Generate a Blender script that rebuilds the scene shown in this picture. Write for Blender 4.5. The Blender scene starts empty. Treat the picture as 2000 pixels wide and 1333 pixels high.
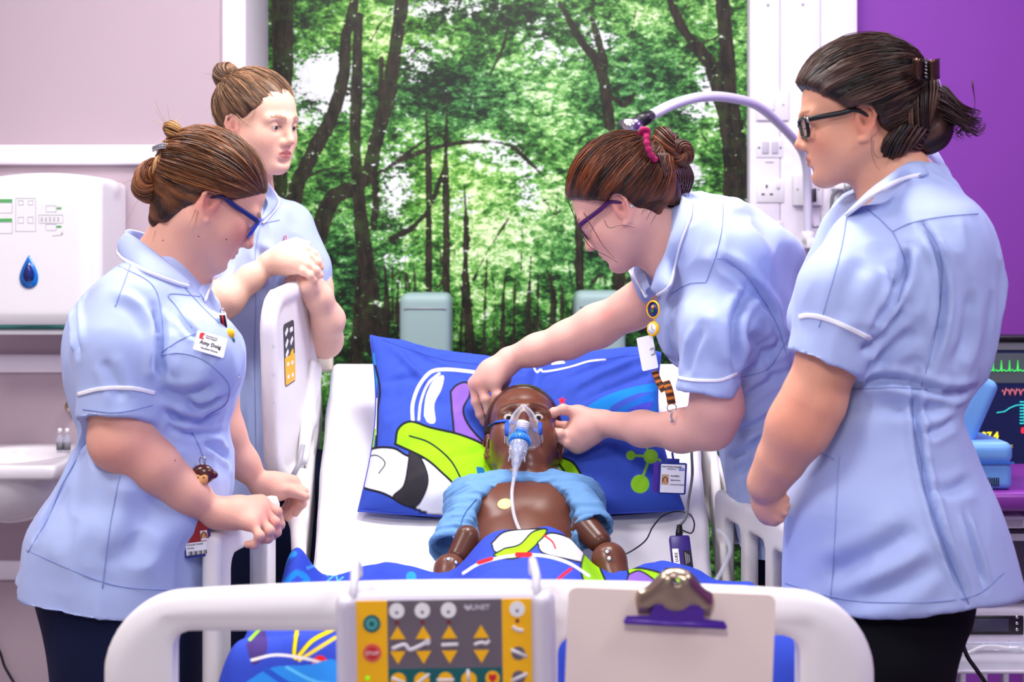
import bpy, math, random
import numpy as np
from mathutils import Vector, Matrix
from mathutils.bvhtree import BVHTree
random.seed(4); RNG = np.random.RandomState(7)
SC = bpy.context.scene
COL = SC.collection
# ------------------------------------------------------------ camera, world, lights, exposure
CAMZ, HZ, F = 1.316, 500.0, 2800.0
cam_d = bpy.data.cameras.new('camera'); cam = bpy.data.objects.new('camera', cam_d); COL.objects.link(cam)
cam.location = (0, 0, CAMZ); cam.rotation_euler = (math.pi/2, 0, 0)
cam_d.sensor_width = 36.0; cam_d.lens = F/2000*36
cam_d.shift_y = -(666.5-HZ)/2000.0
cam_d.clip_start = 0.05
cam_d.dof.use_dof = True; cam_d.dof.focus_distance = 2.62; cam_d.dof.aperture_fstop = 4.5
SC.camera = cam
SC.view_settings.view_transform = 'Standard'; SC.view_settings.look = 'None'
SC.view_settings.gamma = 1.0; SC.view_settings.use_curve_mapping = False
SC.view_settings.exposure = 0.17
W = bpy.data.worlds.new('world'); SC.world = W; W.use_nodes = True
bg = W.node_tree.nodes['Background']; bg.inputs[0].default_value = (0.86, 0.84, 1.0, 1); bg.inputs[1].default_value = 0.47
def area(name, loc, size, power, col=(1, 1, 1), target=None, sy=None):
    l = bpy.data.lights.new(name, 'AREA'); l.energy = power; l.color = col; l.size = size
    if sy: l.shape = 'RECTANGLE'; l.size_y = sy
    o = bpy.data.objects.new(name, l); COL.objects.link(o); o.location = loc
    d = (Vector(target) - Vector(loc)) if target else Vector((0, 0, -1))
    o.rotation_euler = d.to_track_quat('-Z', 'Y').to_euler()
    return o
area('ceiling_light', (0.15, 2.6, 2.66), 0.6, 30, (1.0, 0.97, 0.93), sy=0.6)
area('ceiling_light', (-1.3, 1.5, 2.66), 0.6, 24, (1.0, 0.97, 0.95), sy=0.6)
area('ceiling_light', (1.4, 1.2, 2.66), 0.6, 17, (0.92, 0.93, 1.0), sy=0.6)
area('ceiling_light', (-0.9, 2.8, 2.66), 0.6, 10, (1.0, 0.93, 0.98), sy=0.6)
area('ceiling_light', (1.2, 3.2, 2.66), 0.6, 9, (0.8, 0.68, 1.0), sy=0.6)
area('ceiling_light', (-0.2, -0.2, 2.66), 0.6, 27, (1.0, 0.98, 0.97), target=(0, 1.6, .8), sy=0.6)  # unseen fill lamp, added to brighten surfaces that face the camera
area('purple_rim_light', (1.55, 3.6, 1.9), 0.3, 4, (0.55, 0.35, 1.0), target=(0.9, 2.4, 1.4))  # unseen purple accent, added from behind right to rim the hair

def P(px, py, D):
    return np.array([(px-1000.0)/F*D, D, CAMZ-(py-HZ)/F*D])
def lin(r, g, b):
    f = lambda c: (c/255/12.92 if c/255 <= 0.04045 else ((c/255+0.055)/1.055)**2.4)
    return (f(r), f(g), f(b))
# ------------------------------------------------------------ materials
MATS = {}
def mat(name, rgb, rough=0.5, var=0.06, nscale=12, bump=0.0, bscale=80, metal=0.0, sss=0.0, spec=0.5, coat=0.0,
        attr=False, trans=0.0, alpha=1.0, emit=None, estr=1.0, sheen=0.0, ior=1.45, stretch=None):
    if name in MATS: return MATS[name]
    m = bpy.data.materials.new(name); m.use_nodes = True; nt = m.node_tree; N = nt.nodes; L = nt.links
    b = N['Principled BSDF']; c = lin(*rgb)
    tc = N.new('ShaderNodeTexCoord')
    vec = tc.outputs['Object']
    if stretch:
        mp = N.new('ShaderNodeMapping'); mp.inputs['Scale'].default_value = stretch; L.new(vec, mp.inputs[0]); vec = mp.outputs[0]
    nz = N.new('ShaderNodeTexNoise'); nz.inputs['Scale'].default_value = nscale; nz.inputs['Detail'].default_value = 4
    L.new(vec, nz.inputs['Vector'])
    mr = N.new('ShaderNodeMapRange'); mr.inputs[3].default_value = 1-var; mr.inputs[4].default_value = 1+var
    L.new(nz.outputs['Fac'], mr.inputs[0])
    mx = N.new('ShaderNodeMix'); mx.data_type = 'RGBA'; mx.blend_type = 'MULTIPLY'; mx.inputs[0].default_value = 1
    if attr:
        a = N.new('ShaderNodeAttribute'); a.attribute_name = 'Col'; L.new(a.outputs['Color'], mx.inputs[6])
    else: mx.inputs[6].default_value = (*c, 1)
    L.new(mr.outputs[0], mx.inputs[7]); L.new(mx.outputs[2], b.inputs['Base Color'])
    b.inputs['Roughness'].default_value = rough; b.inputs['Metallic'].default_value = metal
    b.inputs['Specular IOR Level'].default_value = spec; b.inputs['IOR'].default_value = ior
    b.inputs['Coat Weight'].default_value = coat; b.inputs['Coat Roughness'].default_value = 0.1
    if sheen: b.inputs['Sheen Weight'].default_value = sheen
    if sss:
        b.inputs['Subsurface Weight'].default_value = sss; b.inputs['Subsurface Radius'].default_value = (0.9, 0.35, 0.2)
        b.inputs['Subsurface Scale'].default_value = 0.008
    if trans: b.inputs['Transmission Weight'].default_value = trans
    if alpha < 1: b.inputs['Alpha'].default_value = alpha
    if bump:
        n2 = N.new('ShaderNodeTexNoise'); n2.inputs['Scale'].default_value = bscale; n2.inputs['Detail'].default_value = 3
        L.new(vec, n2.inputs['Vector'])
        bp = N.new('ShaderNodeBump'); bp.inputs['Strength'].default_value = bump; bp.inputs['Distance'].default_value = 0.002
        L.new(n2.outputs['Fac'], bp.inputs['Height']); L.new(bp.outputs[0], b.inputs['Normal'])
    if emit:
        b.inputs['Emission Color'].default_value = (*lin(*emit), 1); b.inputs['Emission Strength'].default_value = estr
    MATS[name] = m; return m
def M(n): return MATS[n]
mat('bed_plastic', (232, 228, 230), 0.35, 0.02, spec=0.5)
mat('white_plastic', (236, 234, 238), 0.3, 0.02)
mat('grey_plastic', (170, 168, 178), 0.4, 0.03)
mat('dark_plastic', (22, 22, 28), 0.35, 0.05)
mat('steel', (190, 190, 195), 0.25, 0.05, metal=1.0)
mat('brass_steel', (178, 160, 138), 0.28, 0.05, metal=1.0)
mat('purple_plastic', (78, 40, 150), 0.35, 0.05)
mat('skin', (230, 180, 160), 0.48, 0.05, nscale=28, bump=0.22, bscale=420, sss=0.10, attr=True, spec=0.35)
mat('brown_skin', (92, 50, 36), 0.30, 0.06, nscale=16, attr=True, sss=0.04, spec=0.5)
mat('hair', (60, 40, 30), 0.42, 0.22, nscale=60, attr=True, spec=0.45, bump=0.3, bscale=200)
mat('eyeball', (240, 240, 240), 0.12, 0.0, attr=True)
mat('tunic', (172, 188, 232), 0.72, 0.025, nscale=7, bump=0.10, bscale=900, sheen=0.1, spec=0.25)
mat('seam', (138, 155, 208), 0.8, 0.02)
mat('piping', (240, 240, 250), 0.7, 0.02)
mat('navy', (18, 26, 58), 0.8, 0.10, bump=0.1, bscale=600, spec=0.2)
mat('black_cloth', (12, 12, 18), 0.85, 0.10, spec=0.15)
mat('sheet', (238, 236, 242), 0.8, 0.02, bump=0.08, bscale=600, spec=0.2)
mat('print', (60, 80, 190), 0.78, 0.03, attr=True, bump=0.1, bscale=900, spec=0.2, nscale=30)
mat('flatprint', (60, 80, 190), 0.45, 0.0, attr=True)
mat('tshirt', (104, 148, 196), 0.85, 0.06, bump=0.15, bscale=700, spec=0.15)
mat('clear', (240, 242, 250), 0.06, 0.0, alpha=0.30, spec=0.8)
mat('clear_bowl', (205, 214, 240), 0.08, 0.15, alpha=0.34, spec=0.9)
mat('tube_clear', (225, 228, 240), 0.12, 0.0, alpha=0.40)
mat('blue_plastic', (20, 110, 205), 0.35, 0.05)
mat('red_ink', (206, 36, 48), 0.5, 0)
mat('black_ink', (24, 22, 26), 0.6, 0)
mat('white_ink', (240, 240, 240), 0.6, 0)
mat('card_white', (240, 240, 244), 0.45, 0.01)
mat('yellow', (255, 190, 8), 0.5, 0.02)
mat('panel_grey', (108, 98, 108), 0.5, 0.02)
mat('teal', (10, 95, 98), 0.5, 0.02)
mat('lens', (225, 232, 245), 0.03, 0, alpha=0.12, spec=0.8)

# ------------------------------------------------------------ object helpers
def wloc(o):
    v = np.zeros(3)
    while o is not None: v += np.array(o.location); o = o.parent
    return v
def mesh_np(name, V, Fq, smooth=True, color=None):
    V = np.asarray(V, dtype=np.float32); me = bpy.data.meshes.new(name)
    if isinstance(Fq, np.ndarray):
        n, k = Fq.shape
        me.vertices.add(len(V)); me.vertices.foreach_set('co', V.ravel())
        me.loops.add(n*k); me.loops.foreach_set('vertex_index', Fq.astype(np.int32).ravel())
        me.polygons.add(n); me.polygons.foreach_set('loop_start', np.arange(0, n*k, k, dtype=np.int32))
        me.update(calc_edges=True); me.validate()
    else:
        me.from_pydata(V.tolist(), [], Fq); me.update()
    if smooth and len(me.polygons): me.polygons.foreach_set('use_smooth', np.ones(len(me.polygons), dtype=bool))
    if color is not None:
        c = np.ones((len(V), 4), dtype=np.float32); c[:, :3] = color
        a = me.color_attributes.new('Col', 'FLOAT_COLOR', 'POINT'); a.data.foreach_set('color', c.ravel())
    return me
def obj(name, V, Fq, m, parent=None, smooth=True, color=None, base=None):
    """links one mesh object; V in world coordinates"""
    V = np.asarray(V, dtype=np.float64).reshape(-1, 3)
    if parent is None:
        o0 = base if base is not None else np.array([V[:, 0].mean(), V[:, 1].mean(), V[:, 2].min()])
    else: o0 = wloc(parent)
    me = mesh_np(name, V-o0, Fq, smooth, color)
    if m is not None: me.materials.append(M(m) if isinstance(m, str) else m)
    o = bpy.data.objects.new(name, me); COL.objects.link(o)
    if parent is None: o.location = Vector(o0)
    else: o.parent = parent
    return o
def thing(name, label, cat, loc, group=None):
    o = bpy.data.objects.new(name, None); COL.objects.link(o); o.location = Vector([float(c) for c in loc]); o.empty_display_size = 0.05
    return tag(o, label, cat, group)
def tag(o, label, cat, group=None):
    o['label'] = label; o['category'] = cat
    if group: o['group'] = group
    return o
def struct(o): o['kind'] = 'structure'; return o
def sharp(o, ang=35):
    me = o.data
    try: me.set_sharp_from_angle(angle=math.radians(ang))
    except Exception: pass
    return o
def cat_(parts):
    Vs, Fs, n = [], [], 0
    for V, Q in parts:
        V = np.asarray(V).reshape(-1, 3)
        Vs.append(V); Fs += [tuple(i+n for i in f) for f in (Q.tolist() if isinstance(Q, np.ndarray) else Q)]; n += len(V)
    return np.concatenate(Vs), Fs
def box(c, s, R=None, bev=0.0):
    """box with chamfered edges; c centre, s full sizes"""
    import bmesh
    bm = bmesh.new(); bmesh.ops.create_cube(bm, size=1)
    for v in bm.verts: v.co = Vector((v.co.x*s[0], v.co.y*s[1], v.co.z*s[2]))
    if bev: bmesh.ops.bevel(bm, geom=bm.edges[:], offset=min(bev, min(s)*0.45), segments=2, profile=0.5, affect='EDGES')
    bm.verts.ensure_lookup_table()
    V = np.array([v.co[:] for v in bm.verts]); Q = [tuple(v.index for v in f.verts) for f in bm.faces]; bm.free()
    if R is not None: V = V @ np.array(R).T
    return V+np.array(c), Q
def frames(pts):
    pts = np.asarray(pts, float); t = np.gradient(pts, axis=0); t /= np.linalg.norm(t, axis=1, keepdims=True)+1e-9
    up = np.array([0, 0, 1.]) if abs(t[0, 2]) < 0.9 else np.array([1., 0, 0])
    n = np.zeros_like(pts); v = up-t[0]*up.dot(t[0]); v /= np.linalg.norm(v)
    for i in range(len(pts)):
        v = v-t[i]*v.dot(t[i]); v /= np.linalg.norm(v)+1e-9; n[i] = v
    return t, n, np.cross(t, n)
def spl(pts, n=24):
    """Catmull-Rom resample of a polyline (any dimension)"""
    p = np.asarray(pts, float); p = np.vstack([2*p[0]-p[1], p, 2*p[-1]-p[-2]])
    out = []; k = len(p)-3
    for u in np.linspace(0, k-1e-6, n):
        i = int(u); t = u-i; a, b, c, d = p[i:i+4]
        out.append(0.5*((2*b)+(-a+c)*t+(2*a-5*b+4*c-d)*t*t+(-a+3*b-3*c+d)*t**3))
    return np.array(out)
def tube(pts, r, k=8, flat=1.0, nrm=None, closed=False):
    pts = np.asarray(pts, float); n = len(pts); r = np.broadcast_to(np.asarray(r, float), (n,))
    t, a, b = frames(pts)
    if nrm is not None:
        a = np.asarray(nrm, float)*np.ones((n, 3)); a = a-t*(a*t).sum(1, keepdims=True); a /= np.linalg.norm(a, axis=1, keepdims=True)+1e-9; b = np.cross(t, a)
    th = np.arange(k)*2*math.pi/k
    V = pts[:, None]+(a[:, None]*np.cos(th)[None, :, None]*flat+b[:, None]*np.sin(th)[None, :, None])*r[:, None, None]
    Q = []
    for i in range(n-1+(1 if closed else 0)):
        j = (i+1) % n
        for s in range(k): Q.append((i*k+s, i*k+(s+1) % k, j*k+(s+1) % k, j*k+s))
    V = V.reshape(-1, 3)
    if not closed: Q.append(tuple(range(k))[::-1]); Q.append(tuple((n-1)*k+s for s in range(k)))
    return V, Q
def tubes_batch(paths, radii, k=3):
    """paths (S,N,3), radii (S,N) -> big vertex/quads arrays"""
    S, N, _ = paths.shape
    t = np.gradient(paths, axis=1); t /= np.linalg.norm(t, axis=2, keepdims=True)+1e-9
    ref = np.array([0.31, 0.52, 0.79]); a = np.cross(t, ref); a /= np.linalg.norm(a, axis=2, keepdims=True)+1e-9; b = np.cross(t, a)
    th = np.arange(k)*2*math.pi/k
    V = paths[:, :, None]+(a[:, :, None]*np.cos(th)[None, None, :, None]+b[:, :, None]*np.sin(th)[None, None, :, None])*radii[:, :, None, None]
    idx = np.arange(S*N*k).reshape(S, N, k)
    q = np.stack([idx[:, :-1], np.roll(idx, -1, 2)[:, :-1], np.roll(idx, -1, 2)[:, 1:], idx[:, 1:]], -1)
    return V.reshape(-1, 3), q.reshape(-1, 4)
def lathe(c, prof, n=24, axis=(0, 0, 1)):
    """prof list of (r, h)"""
    ax = np.array(axis, float); ax /= np.linalg.norm(ax)
    u = np.cross(ax, [0, 0, 1.]) if abs(ax[2]) < 0.9 else np.cross(ax, [0, 1., 0]); u /= np.linalg.norm(u); w = np.cross(ax, u)
    th = np.arange(n)*2*math.pi/n; V = []
    for r, h in prof: V += [np.array(c)+ax*h+(u*math.cos(a)+w*math.sin(a))*r for a in th]
    Q = []
    for i in range(len(prof)-1):
        for s in range(n): Q.append((i*n+s, i*n+(s+1) % n, (i+1)*n+(s+1) % n, (i+1)*n+s))
    Q.append(tuple(range(n))[::-1]); Q.append(tuple((len(prof)-1)*n+s for s in range(n)))
    return np.array(V), Q
def slab(poly, z0, z1, R, o):
    """2D outline extruded from z0 to z1 in the frame R (columns), origin o"""
    poly = np.asarray(poly, float); n = len(poly); R = np.asarray(R)
    V = np.vstack([np.c_[poly, np.full(n, z0)], np.c_[poly, np.full(n, z1)]]) @ R.T+np.asarray(o)
    Q = [tuple(range(n))[::-1], tuple(range(n, 2*n))]+[(i, (i+1) % n, n+(i+1) % n, n+i) for i in range(n)]
    return V, Q
def rrect(w, h, r, n=5):
    out = []
    for cx, cy, a0 in ((w/2-r, h/2-r, 0), (-w/2+r, h/2-r, 90), (-w/2+r, -h/2+r, 180), (w/2-r, -h/2+r, 270)):
        for i in range(n+1):
            a = math.radians(a0+90*i/n); out.append((cx+r*math.cos(a), cy+r*math.sin(a)))
    return out
def ellp(cx, cy, rx, ry, n=20): return [(cx+rx*math.cos(a), cy+ry*math.sin(a)) for a in np.arange(n)*2*math.pi/n]
def gridmesh(Pg):
    """Pg (m,n,3) -> V, quads"""
    m, n = Pg.shape[:2]; idx = np.arange(m*n).reshape(m, n)
    q = np.stack([idx[:-1, :-1], idx[:-1, 1:], idx[1:, 1:], idx[1:, :-1]], -1).reshape(-1, 4)
    return Pg.reshape(-1, 3), q
def solid(Pg, off):
    """closed shell from a grid and an offset grid"""
    m, n = Pg.shape[:2]; V = np.vstack([Pg.reshape(-1, 3), (Pg+off).reshape(-1, 3)]); idx = np.arange(m*n).reshape(m, n); K = m*n
    a = np.stack([idx[:-1, :-1], idx[:-1, 1:], idx[1:, 1:], idx[1:, :-1]], -1).reshape(-1, 4)
    b = a[:, ::-1]+K
    rim = np.concatenate([idx[0, :], idx[1:, -1], idx[-1, -2::-1], idx[-2:0:-1, 0]])
    r2 = np.roll(rim, -1); c = np.stack([r2, rim, rim+K, r2+K], -1)
    return V, np.vstack([a, b, c])
def text(s, size, R, o, m, parent, name='lettering', align='LEFT', bold=0.0, ext=0.0004):
    cu = bpy.data.curves.new(name, 'FONT'); cu.body = s; cu.size = size; cu.extrude = ext; cu.align_x = align; cu.offset = bold; cu.resolution_u = 2
    t = bpy.data.objects.new(name, cu); me = bpy.data.meshes.new_from_object(t); bpy.data.objects.remove(t)
    V = np.array([v.co[:] for v in me.vertices]).reshape(-1, 3); Q = [tuple(p.vertices) for p in me.polygons]
    bpy.data.meshes.remove(me); bpy.data.curves.remove(cu)
    if len(V) == 0: return None
    return obj(name, V @ np.asarray(R).T+np.asarray(o), Q, m, parent, smooth=False)
def strip(pts, w, R, o, z=0.0006, closed=False):
    """flat thick ribbon along a 2D polyline in the frame R"""
    p = np.asarray(pts, float); t = np.gradient(p, axis=0); t /= np.linalg.norm(t, axis=1, keepdims=True)+1e-9
    n = np.c_[-t[:, 1], t[:, 0]]*w/2; k = len(p)
    V = np.vstack([np.c_[p+n, np.full(k, z)], np.c_[p-n, np.full(k, z)], np.c_[p+n, np.zeros(k)], np.c_[p-n, np.zeros(k)]]) @ np.asarray(R).T+np.asarray(o)
    Q = []
    for i in range(k-1):
        Q += [(i, k+i, k+i+1, i+1), (2*k+i, i, i+1, 2*k+i+1), (k+i, 3*k+i, 3*k+i+1, k+i+1)]
    return V, Q
# ------------------------------------------------------------ numpy noise
_PT = RNG.rand(64, 64, 64).astype(np.float32)
def noise(p, s=1.0):
    q = p*s; i = np.floor(q).astype(int); f = (q-i); f = f*f*(3-2*f); i &= 63; j = (i+1) & 63
    x0, y0, z0 = i[..., 0], i[..., 1], i[..., 2]; x1, y1, z1 = j[..., 0], j[..., 1], j[..., 2]; fx, fy, fz = f[..., 0], f[..., 1], f[..., 2]
    L = lambda a, b, t: a+(b-a)*t
    return L(L(L(_PT[x0, y0, z0], _PT[x1, y0, z0], fx), L(_PT[x0, y1, z0], _PT[x1, y1, z0], fx), fy),
             L(L(_PT[x0, y0, z1], _PT[x1, y0, z1], fx), L(_PT[x0, y1, z1], _PT[x1, y1, z1], fx), fy), fz)-0.5
# ------------------------------------------------------------ signed distance fields
class Field:
    def __init__(s): s.pr = []
    def add(s, fn, c, rad, k=0.01, op='u'): s.pr.append((fn, np.asarray(c, float), float(rad), k, op)); return s
    def cap(s, a, b, r0, r1=None, k=0.01, op='u'):
        a = np.asarray(a, np.float32); b = np.asarray(b, np.float32); r1 = r0 if r1 is None else r1; ab = b-a; l2 = float(ab.dot(ab))+1e-12
        def fn(p):
            t = np.clip(((p-a) @ ab)/l2, 0, 1); q = p-a-t[:, None]*ab
            return np.sqrt((q*q).sum(1))-(r0+(r1-r0)*t)
        return s.add(fn, (a+b)/2, math.sqrt(l2)/2+max(r0, r1), k, op)
    def chain(s, pts, rs, k=0.01, op='u'):
        for i in range(len(pts)-1): s.cap(pts[i], pts[i+1], rs[i], rs[i+1], k, op)
        return s
    def ell(s, c, rr, R=None, k=0.01, op='u'):
        c = np.asarray(c, np.float32); rr = np.asarray(rr, np.float32); Rm = None if R is None else np.asarray(R, np.float32)
        def fn(p):
            q = p-c
            if Rm is not None: q = q @ Rm
            k0 = np.sqrt(((q/rr)**2).sum(1)); k1 = np.sqrt(((q/(rr*rr))**2).sum(1))+1e-9
            return k0*(k0-1)/k1
        return s.add(fn, c, float(rr.max()), k, op)
    def rbox(s, c, h, r, R=None, k=0.001, op='u'):
        c = np.asarray(c, np.float32); h = np.asarray(h, np.float32)-r; Rm = None if R is None else np.asarray(R, np.float32)
        def fn(p):
            q = p-c
            if Rm is not None: q = q @ Rm
            q = np.abs(q)-h
            return np.sqrt((np.maximum(q, 0)**2).sum(1))+np.minimum(q.max(1), 0)-r
        return s.add(fn, c, float(np.linalg.norm(h))+r, k, op)
    def plane(s, pt, n, k=0.004):
        """keeps the side n points away from (cuts where (p-pt).n>0)"""
        n = np.asarray(n, np.float32); n = n/np.linalg.norm(n); pt = np.asarray(pt, np.float32)
        return s.add(lambda p: -((p-pt) @ n), pt, 1e3, k, 's')
    def hloft(s, rows, k=0.02, op='u', n=2.0):
        """rows: (z, cx, cy, a, b[, yaw]); horizontal elliptical sections"""
        rows = sorted([tuple(r)+((0.0,) if len(r) == 5 else ()) for r in rows]); A = np.array(rows)
        zz = A[:, 0]; fine = spl(A, 60); fine = fine[np.argsort(fine[:, 0])]
        def fn(p):
            z = p[:, 2]; v = [np.interp(z, fine[:, 0], fine[:, i]).astype(np.float32) for i in range(1, 6)]
            dx = p[:, 0]-v[0]; dy = p[:, 1]-v[1]; cs, sn = np.cos(v[4]), np.sin(v[4])
            u = (dx*cs+dy*sn)/v[2]; w = (-dx*sn+dy*cs)/v[3]
            q = (np.abs(u)**n+np.abs(w)**n+1e-9)**(1/n); d = (q-1)*np.minimum(v[2], v[3])*0.9
            dz = np.maximum(z-zz[-1], zz[0]-z)
            return np.where(dz > 0, np.sqrt(np.maximum(d, 0)**2+dz*dz), np.maximum(d, dz))
        c = np.array([A[:, 1].mean(), A[:, 2].mean(), (zz[0]+zz[-1])/2]); rad = (zz[-1]-zz[0])/2+A[:, 3:5].max()+0.2
        return s.add(fn, c, rad, k, op)
    def ev(s, p, sel=None):
        p = p.astype(np.float32); d = np.full(len(p), 9.0, np.float32)
        for fn, c, rad, k, op in (s.pr if sel is None else sel):
            e = fn(p)
            if op == 'u': h = np.maximum(k-np.abs(d-e), 0)/k; d = np.minimum(d, e)-h*h*k*0.25
            else: e = -e; h = np.maximum(k-np.abs(d-e), 0)/k; d = np.maximum(d, e)+h*h*k*0.25
        return d
    def bounds(s):
        lo = np.min([c-r for _, c, r, k, op in s.pr if op == 'u'], 0); hi = np.max([c+r for _, c, r, k, op in s.pr if op == 'u'], 0)
        return lo, hi
    def mesh(s, h, lo=None, hi=None, B=14):
        l0, h0 = s.bounds(); lo = l0-2*h if lo is None else np.asarray(lo, float); hi = h0+2*h if hi is None else np.asarray(hi, float)
        nb = np.ceil((hi-lo)/(h*B)).astype(int); n = nb*B+1
        G = np.full(n, 1.0, np.float32)
        ci = np.stack(np.meshgrid(*[np.arange(k) for k in nb], indexing='ij'), -1).reshape(-1, 3)
        cc = lo+(ci+0.5)*B*h; R = B*h*0.87
        dc = s.ev(cc)
        near = np.abs(dc) < R*1.7+0.012
        for i, c3 in enumerate(ci):
            if not near[i] and dc[i] < 0:
                a = c3*B; G[a[0]:a[0]+B+1, a[1]:a[1]+B+1, a[2]:a[2]+B+1] = -1
        ax = np.arange(B+1)*h; off = np.stack(np.meshgrid(ax, ax, ax, indexing='ij'), -1).reshape(-1, 3)
        for i in np.nonzero(near)[0]:
            c3 = ci[i]; c = cc[i]; best = [q for q in s.pr if np.linalg.norm(q[1]-c)-q[2] < R+q[3]+0.03]
            if not any(q[4] == 'u' for q in best): continue
            a = c3*B; d = s.ev(lo+a*h+off, best)
            G[a[0]:a[0]+B+1, a[1]:a[1]+B+1, a[2]:a[2]+B+1] = d.reshape(B+1, B+1, B+1)
        return nets(G, lo, h)
def nets(G, lo, h):
    I = G < 0; n = G.shape
    s = I[:-1, :-1, :-1].astype(np.int8)
    for dx in (0, 1):
        for dy in (0, 1):
            for dz in (0, 1):
                if dx+dy+dz: s += I[dx:n[0]-1+dx, dy:n[1]-1+dy, dz:n[2]-1+dz]
    c = np.argwhere((s > 0) & (s < 8)); idx = np.full((n[0]-1, n[1]-1, n[2]-1), -1, np.int32)
    idx[c[:, 0], c[:, 1], c[:, 2]] = np.arange(len(c))
    acc = np.zeros((len(c), 3)); cnt = np.zeros(len(c))
    E = [(a, b) for a in range(8) for b in range(a+1, 8) if bin(a ^ b).count('1') == 1]
    o = [np.array([(a >> 2) & 1, (a >> 1) & 1, a & 1]) for a in range(8)]
    val = [G[c[:, 0]+q[0], c[:, 1]+q[1], c[:, 2]+q[2]] for q in o]
    for a, b in E:
        va, vb = val[a], val[b]; m = (va < 0) != (vb < 0); t = np.where(m, va/(va-vb+1e-12), 0)
        acc[m] += (o[a]+(o[b]-o[a])*t[:, None])[m]; cnt[m] += 1
    V = lo+(c+acc/cnt[:, None])*h
    Q = []
    for ax in range(3):
        u, v = [(1, 2), (2, 0), (0, 1)][ax]
        sl0 = [slice(None)]*3; sl1 = [slice(None)]*3; sl0[ax] = slice(0, -1); sl1[ax] = slice(1, None)
        A = I[tuple(sl0)]; Bq = I[tuple(sl1)]; e = np.argwhere(A != Bq)
        e = e[(e[:, u] > 0) & (e[:, v] > 0) & (e[:, u] < n[u]-1) & (e[:, v] < n[v]-1)]
        fl = A[e[:, 0], e[:, 1], e[:, 2]]
        def g(du, dv):
            f = e.copy(); f[:, u] -= du; f[:, v] -= dv; return idx[f[:, 0], f[:, 1], f[:, 2]]
        q = np.stack([g(1, 1), g(0, 1), g(0, 0), g(1, 0)], -1)
        q[~fl] = q[~fl][:, ::-1]; Q.append(q)
    Q = np.vstack(Q); Q = Q[(Q >= 0).all(1)]
    return V, Q
def vnormals(V, Q):
    a = V[Q[:, 2]]-V[Q[:, 0]]; b = V[Q[:, 3]]-V[Q[:, 1]]; fn = np.cross(a, b); N = np.zeros_like(V)
    for i in range(4): np.add.at(N, Q[:, i], fn)
    return N/(np.linalg.norm(N, axis=1, keepdims=True)+1e-12)
def smooth(V, Q, it=1, w=0.5):
    e = np.vstack([Q[:, [0, 1]], Q[:, [1, 2]], Q[:, [2, 3]], Q[:, [3, 0]]]); e = np.vstack([e, e[:, ::-1]])
    cnt = np.bincount(e[:, 0], minlength=len(V))[:, None]+1e-9
    for _ in range(it):
        A = np.stack([np.bincount(e[:, 0], V[e[:, 1], i], minlength=len(V)) for i in range(3)], -1)/cnt
        V = V+(A-V)*w
    return V
class Hit:
    """casts photo pixels on to a built mesh, to place things where they sit on it"""
    def __init__(s, V, Q): s.b = BVHTree.FromPolygons([tuple(v) for v in V], Q.tolist() if isinstance(Q, np.ndarray) else Q)
    def __call__(s, px, py, lift=0.0):
        d = P(px, py, 1.0)-np.array([0, 0, CAMZ]); d /= np.linalg.norm(d)
        l, n, i, t = s.b.ray_cast(Vector((0, 0, CAMZ)), Vector(d))
        if l is None: return None, None
        l = np.array(l); n = np.array(n)
        if n.dot(d) > 0: n = -n
        return l+n*lift, n
    def path(s, pts, lift=0.0, n=None):
        pts = spl(pts, n or len(pts)*5) if len(pts) > 2 else spl([pts[0], ((pts[0][0]+pts[1][0])/2, (pts[0][1]+pts[1][1])/2), pts[1]], n or 8)
        L, Nn = [], []
        for q in pts:
            l, m = s(q[0], q[1], lift)
            if l is not None and (not L or np.linalg.norm(l-L[-1]) < 0.12): L.append(l); Nn.append(m)
        return (np.array(L), np.array(Nn)) if len(L) > 2 else (None, None)
def seams(hit, paths, m, parent, r=0.0008, name='seam', lift=0.0007):
    for p in paths:
        L, Nn = hit.path(p, lift, n=len(p)*9)
        if L is not None: obj(name, *tube(smoothline(L, 1), r, 6), m, parent)
def smoothline(L, it=2):
    L = L.copy()
    for _ in range(it): L[1:-1] = (L[:-2]+2*L[1:-1]+L[2:])/4
    return L
def band(hit, path, w, m, parent, name='piping', th=0.0012):
    L, Nn = hit.path(path, 0.0012, n=len(path)*9)
    if L is None: return
    L = smoothline(L, 1); Nn = smoothline(Nn, 4); t = np.gradient(L, axis=0); t /= np.linalg.norm(t, axis=1, keepdims=True)+1e-9
    s = np.cross(t, Nn); s /= np.linalg.norm(s, axis=1, keepdims=True)+1e-9
    G = np.stack([L+s*w*c+Nn*(th*(1-abs(c)*0.5)) for c in (-0.5, -0.25, 0, 0.25, 0.5)], 1)
    return obj(name, *solid(G, np.repeat((-Nn*0.004)[:, None], 5, 1)), m, parent)
def basis(az, pitch, roll=0.0):
    a, p, r = map(math.radians, (az, pitch, roll))
    f0 = np.array([math.cos(a), math.sin(a), 0]); z = np.array([0, 0, 1.])
    f = f0*math.cos(p)-z*math.sin(p); u = f0*math.sin(p)+z*math.cos(p); r0 = np.cross(f, u)
    u2 = u*math.cos(r)+r0*math.sin(r); r2 = np.cross(f, u2)
    return np.stack([r2, f, u2], 1)
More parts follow.
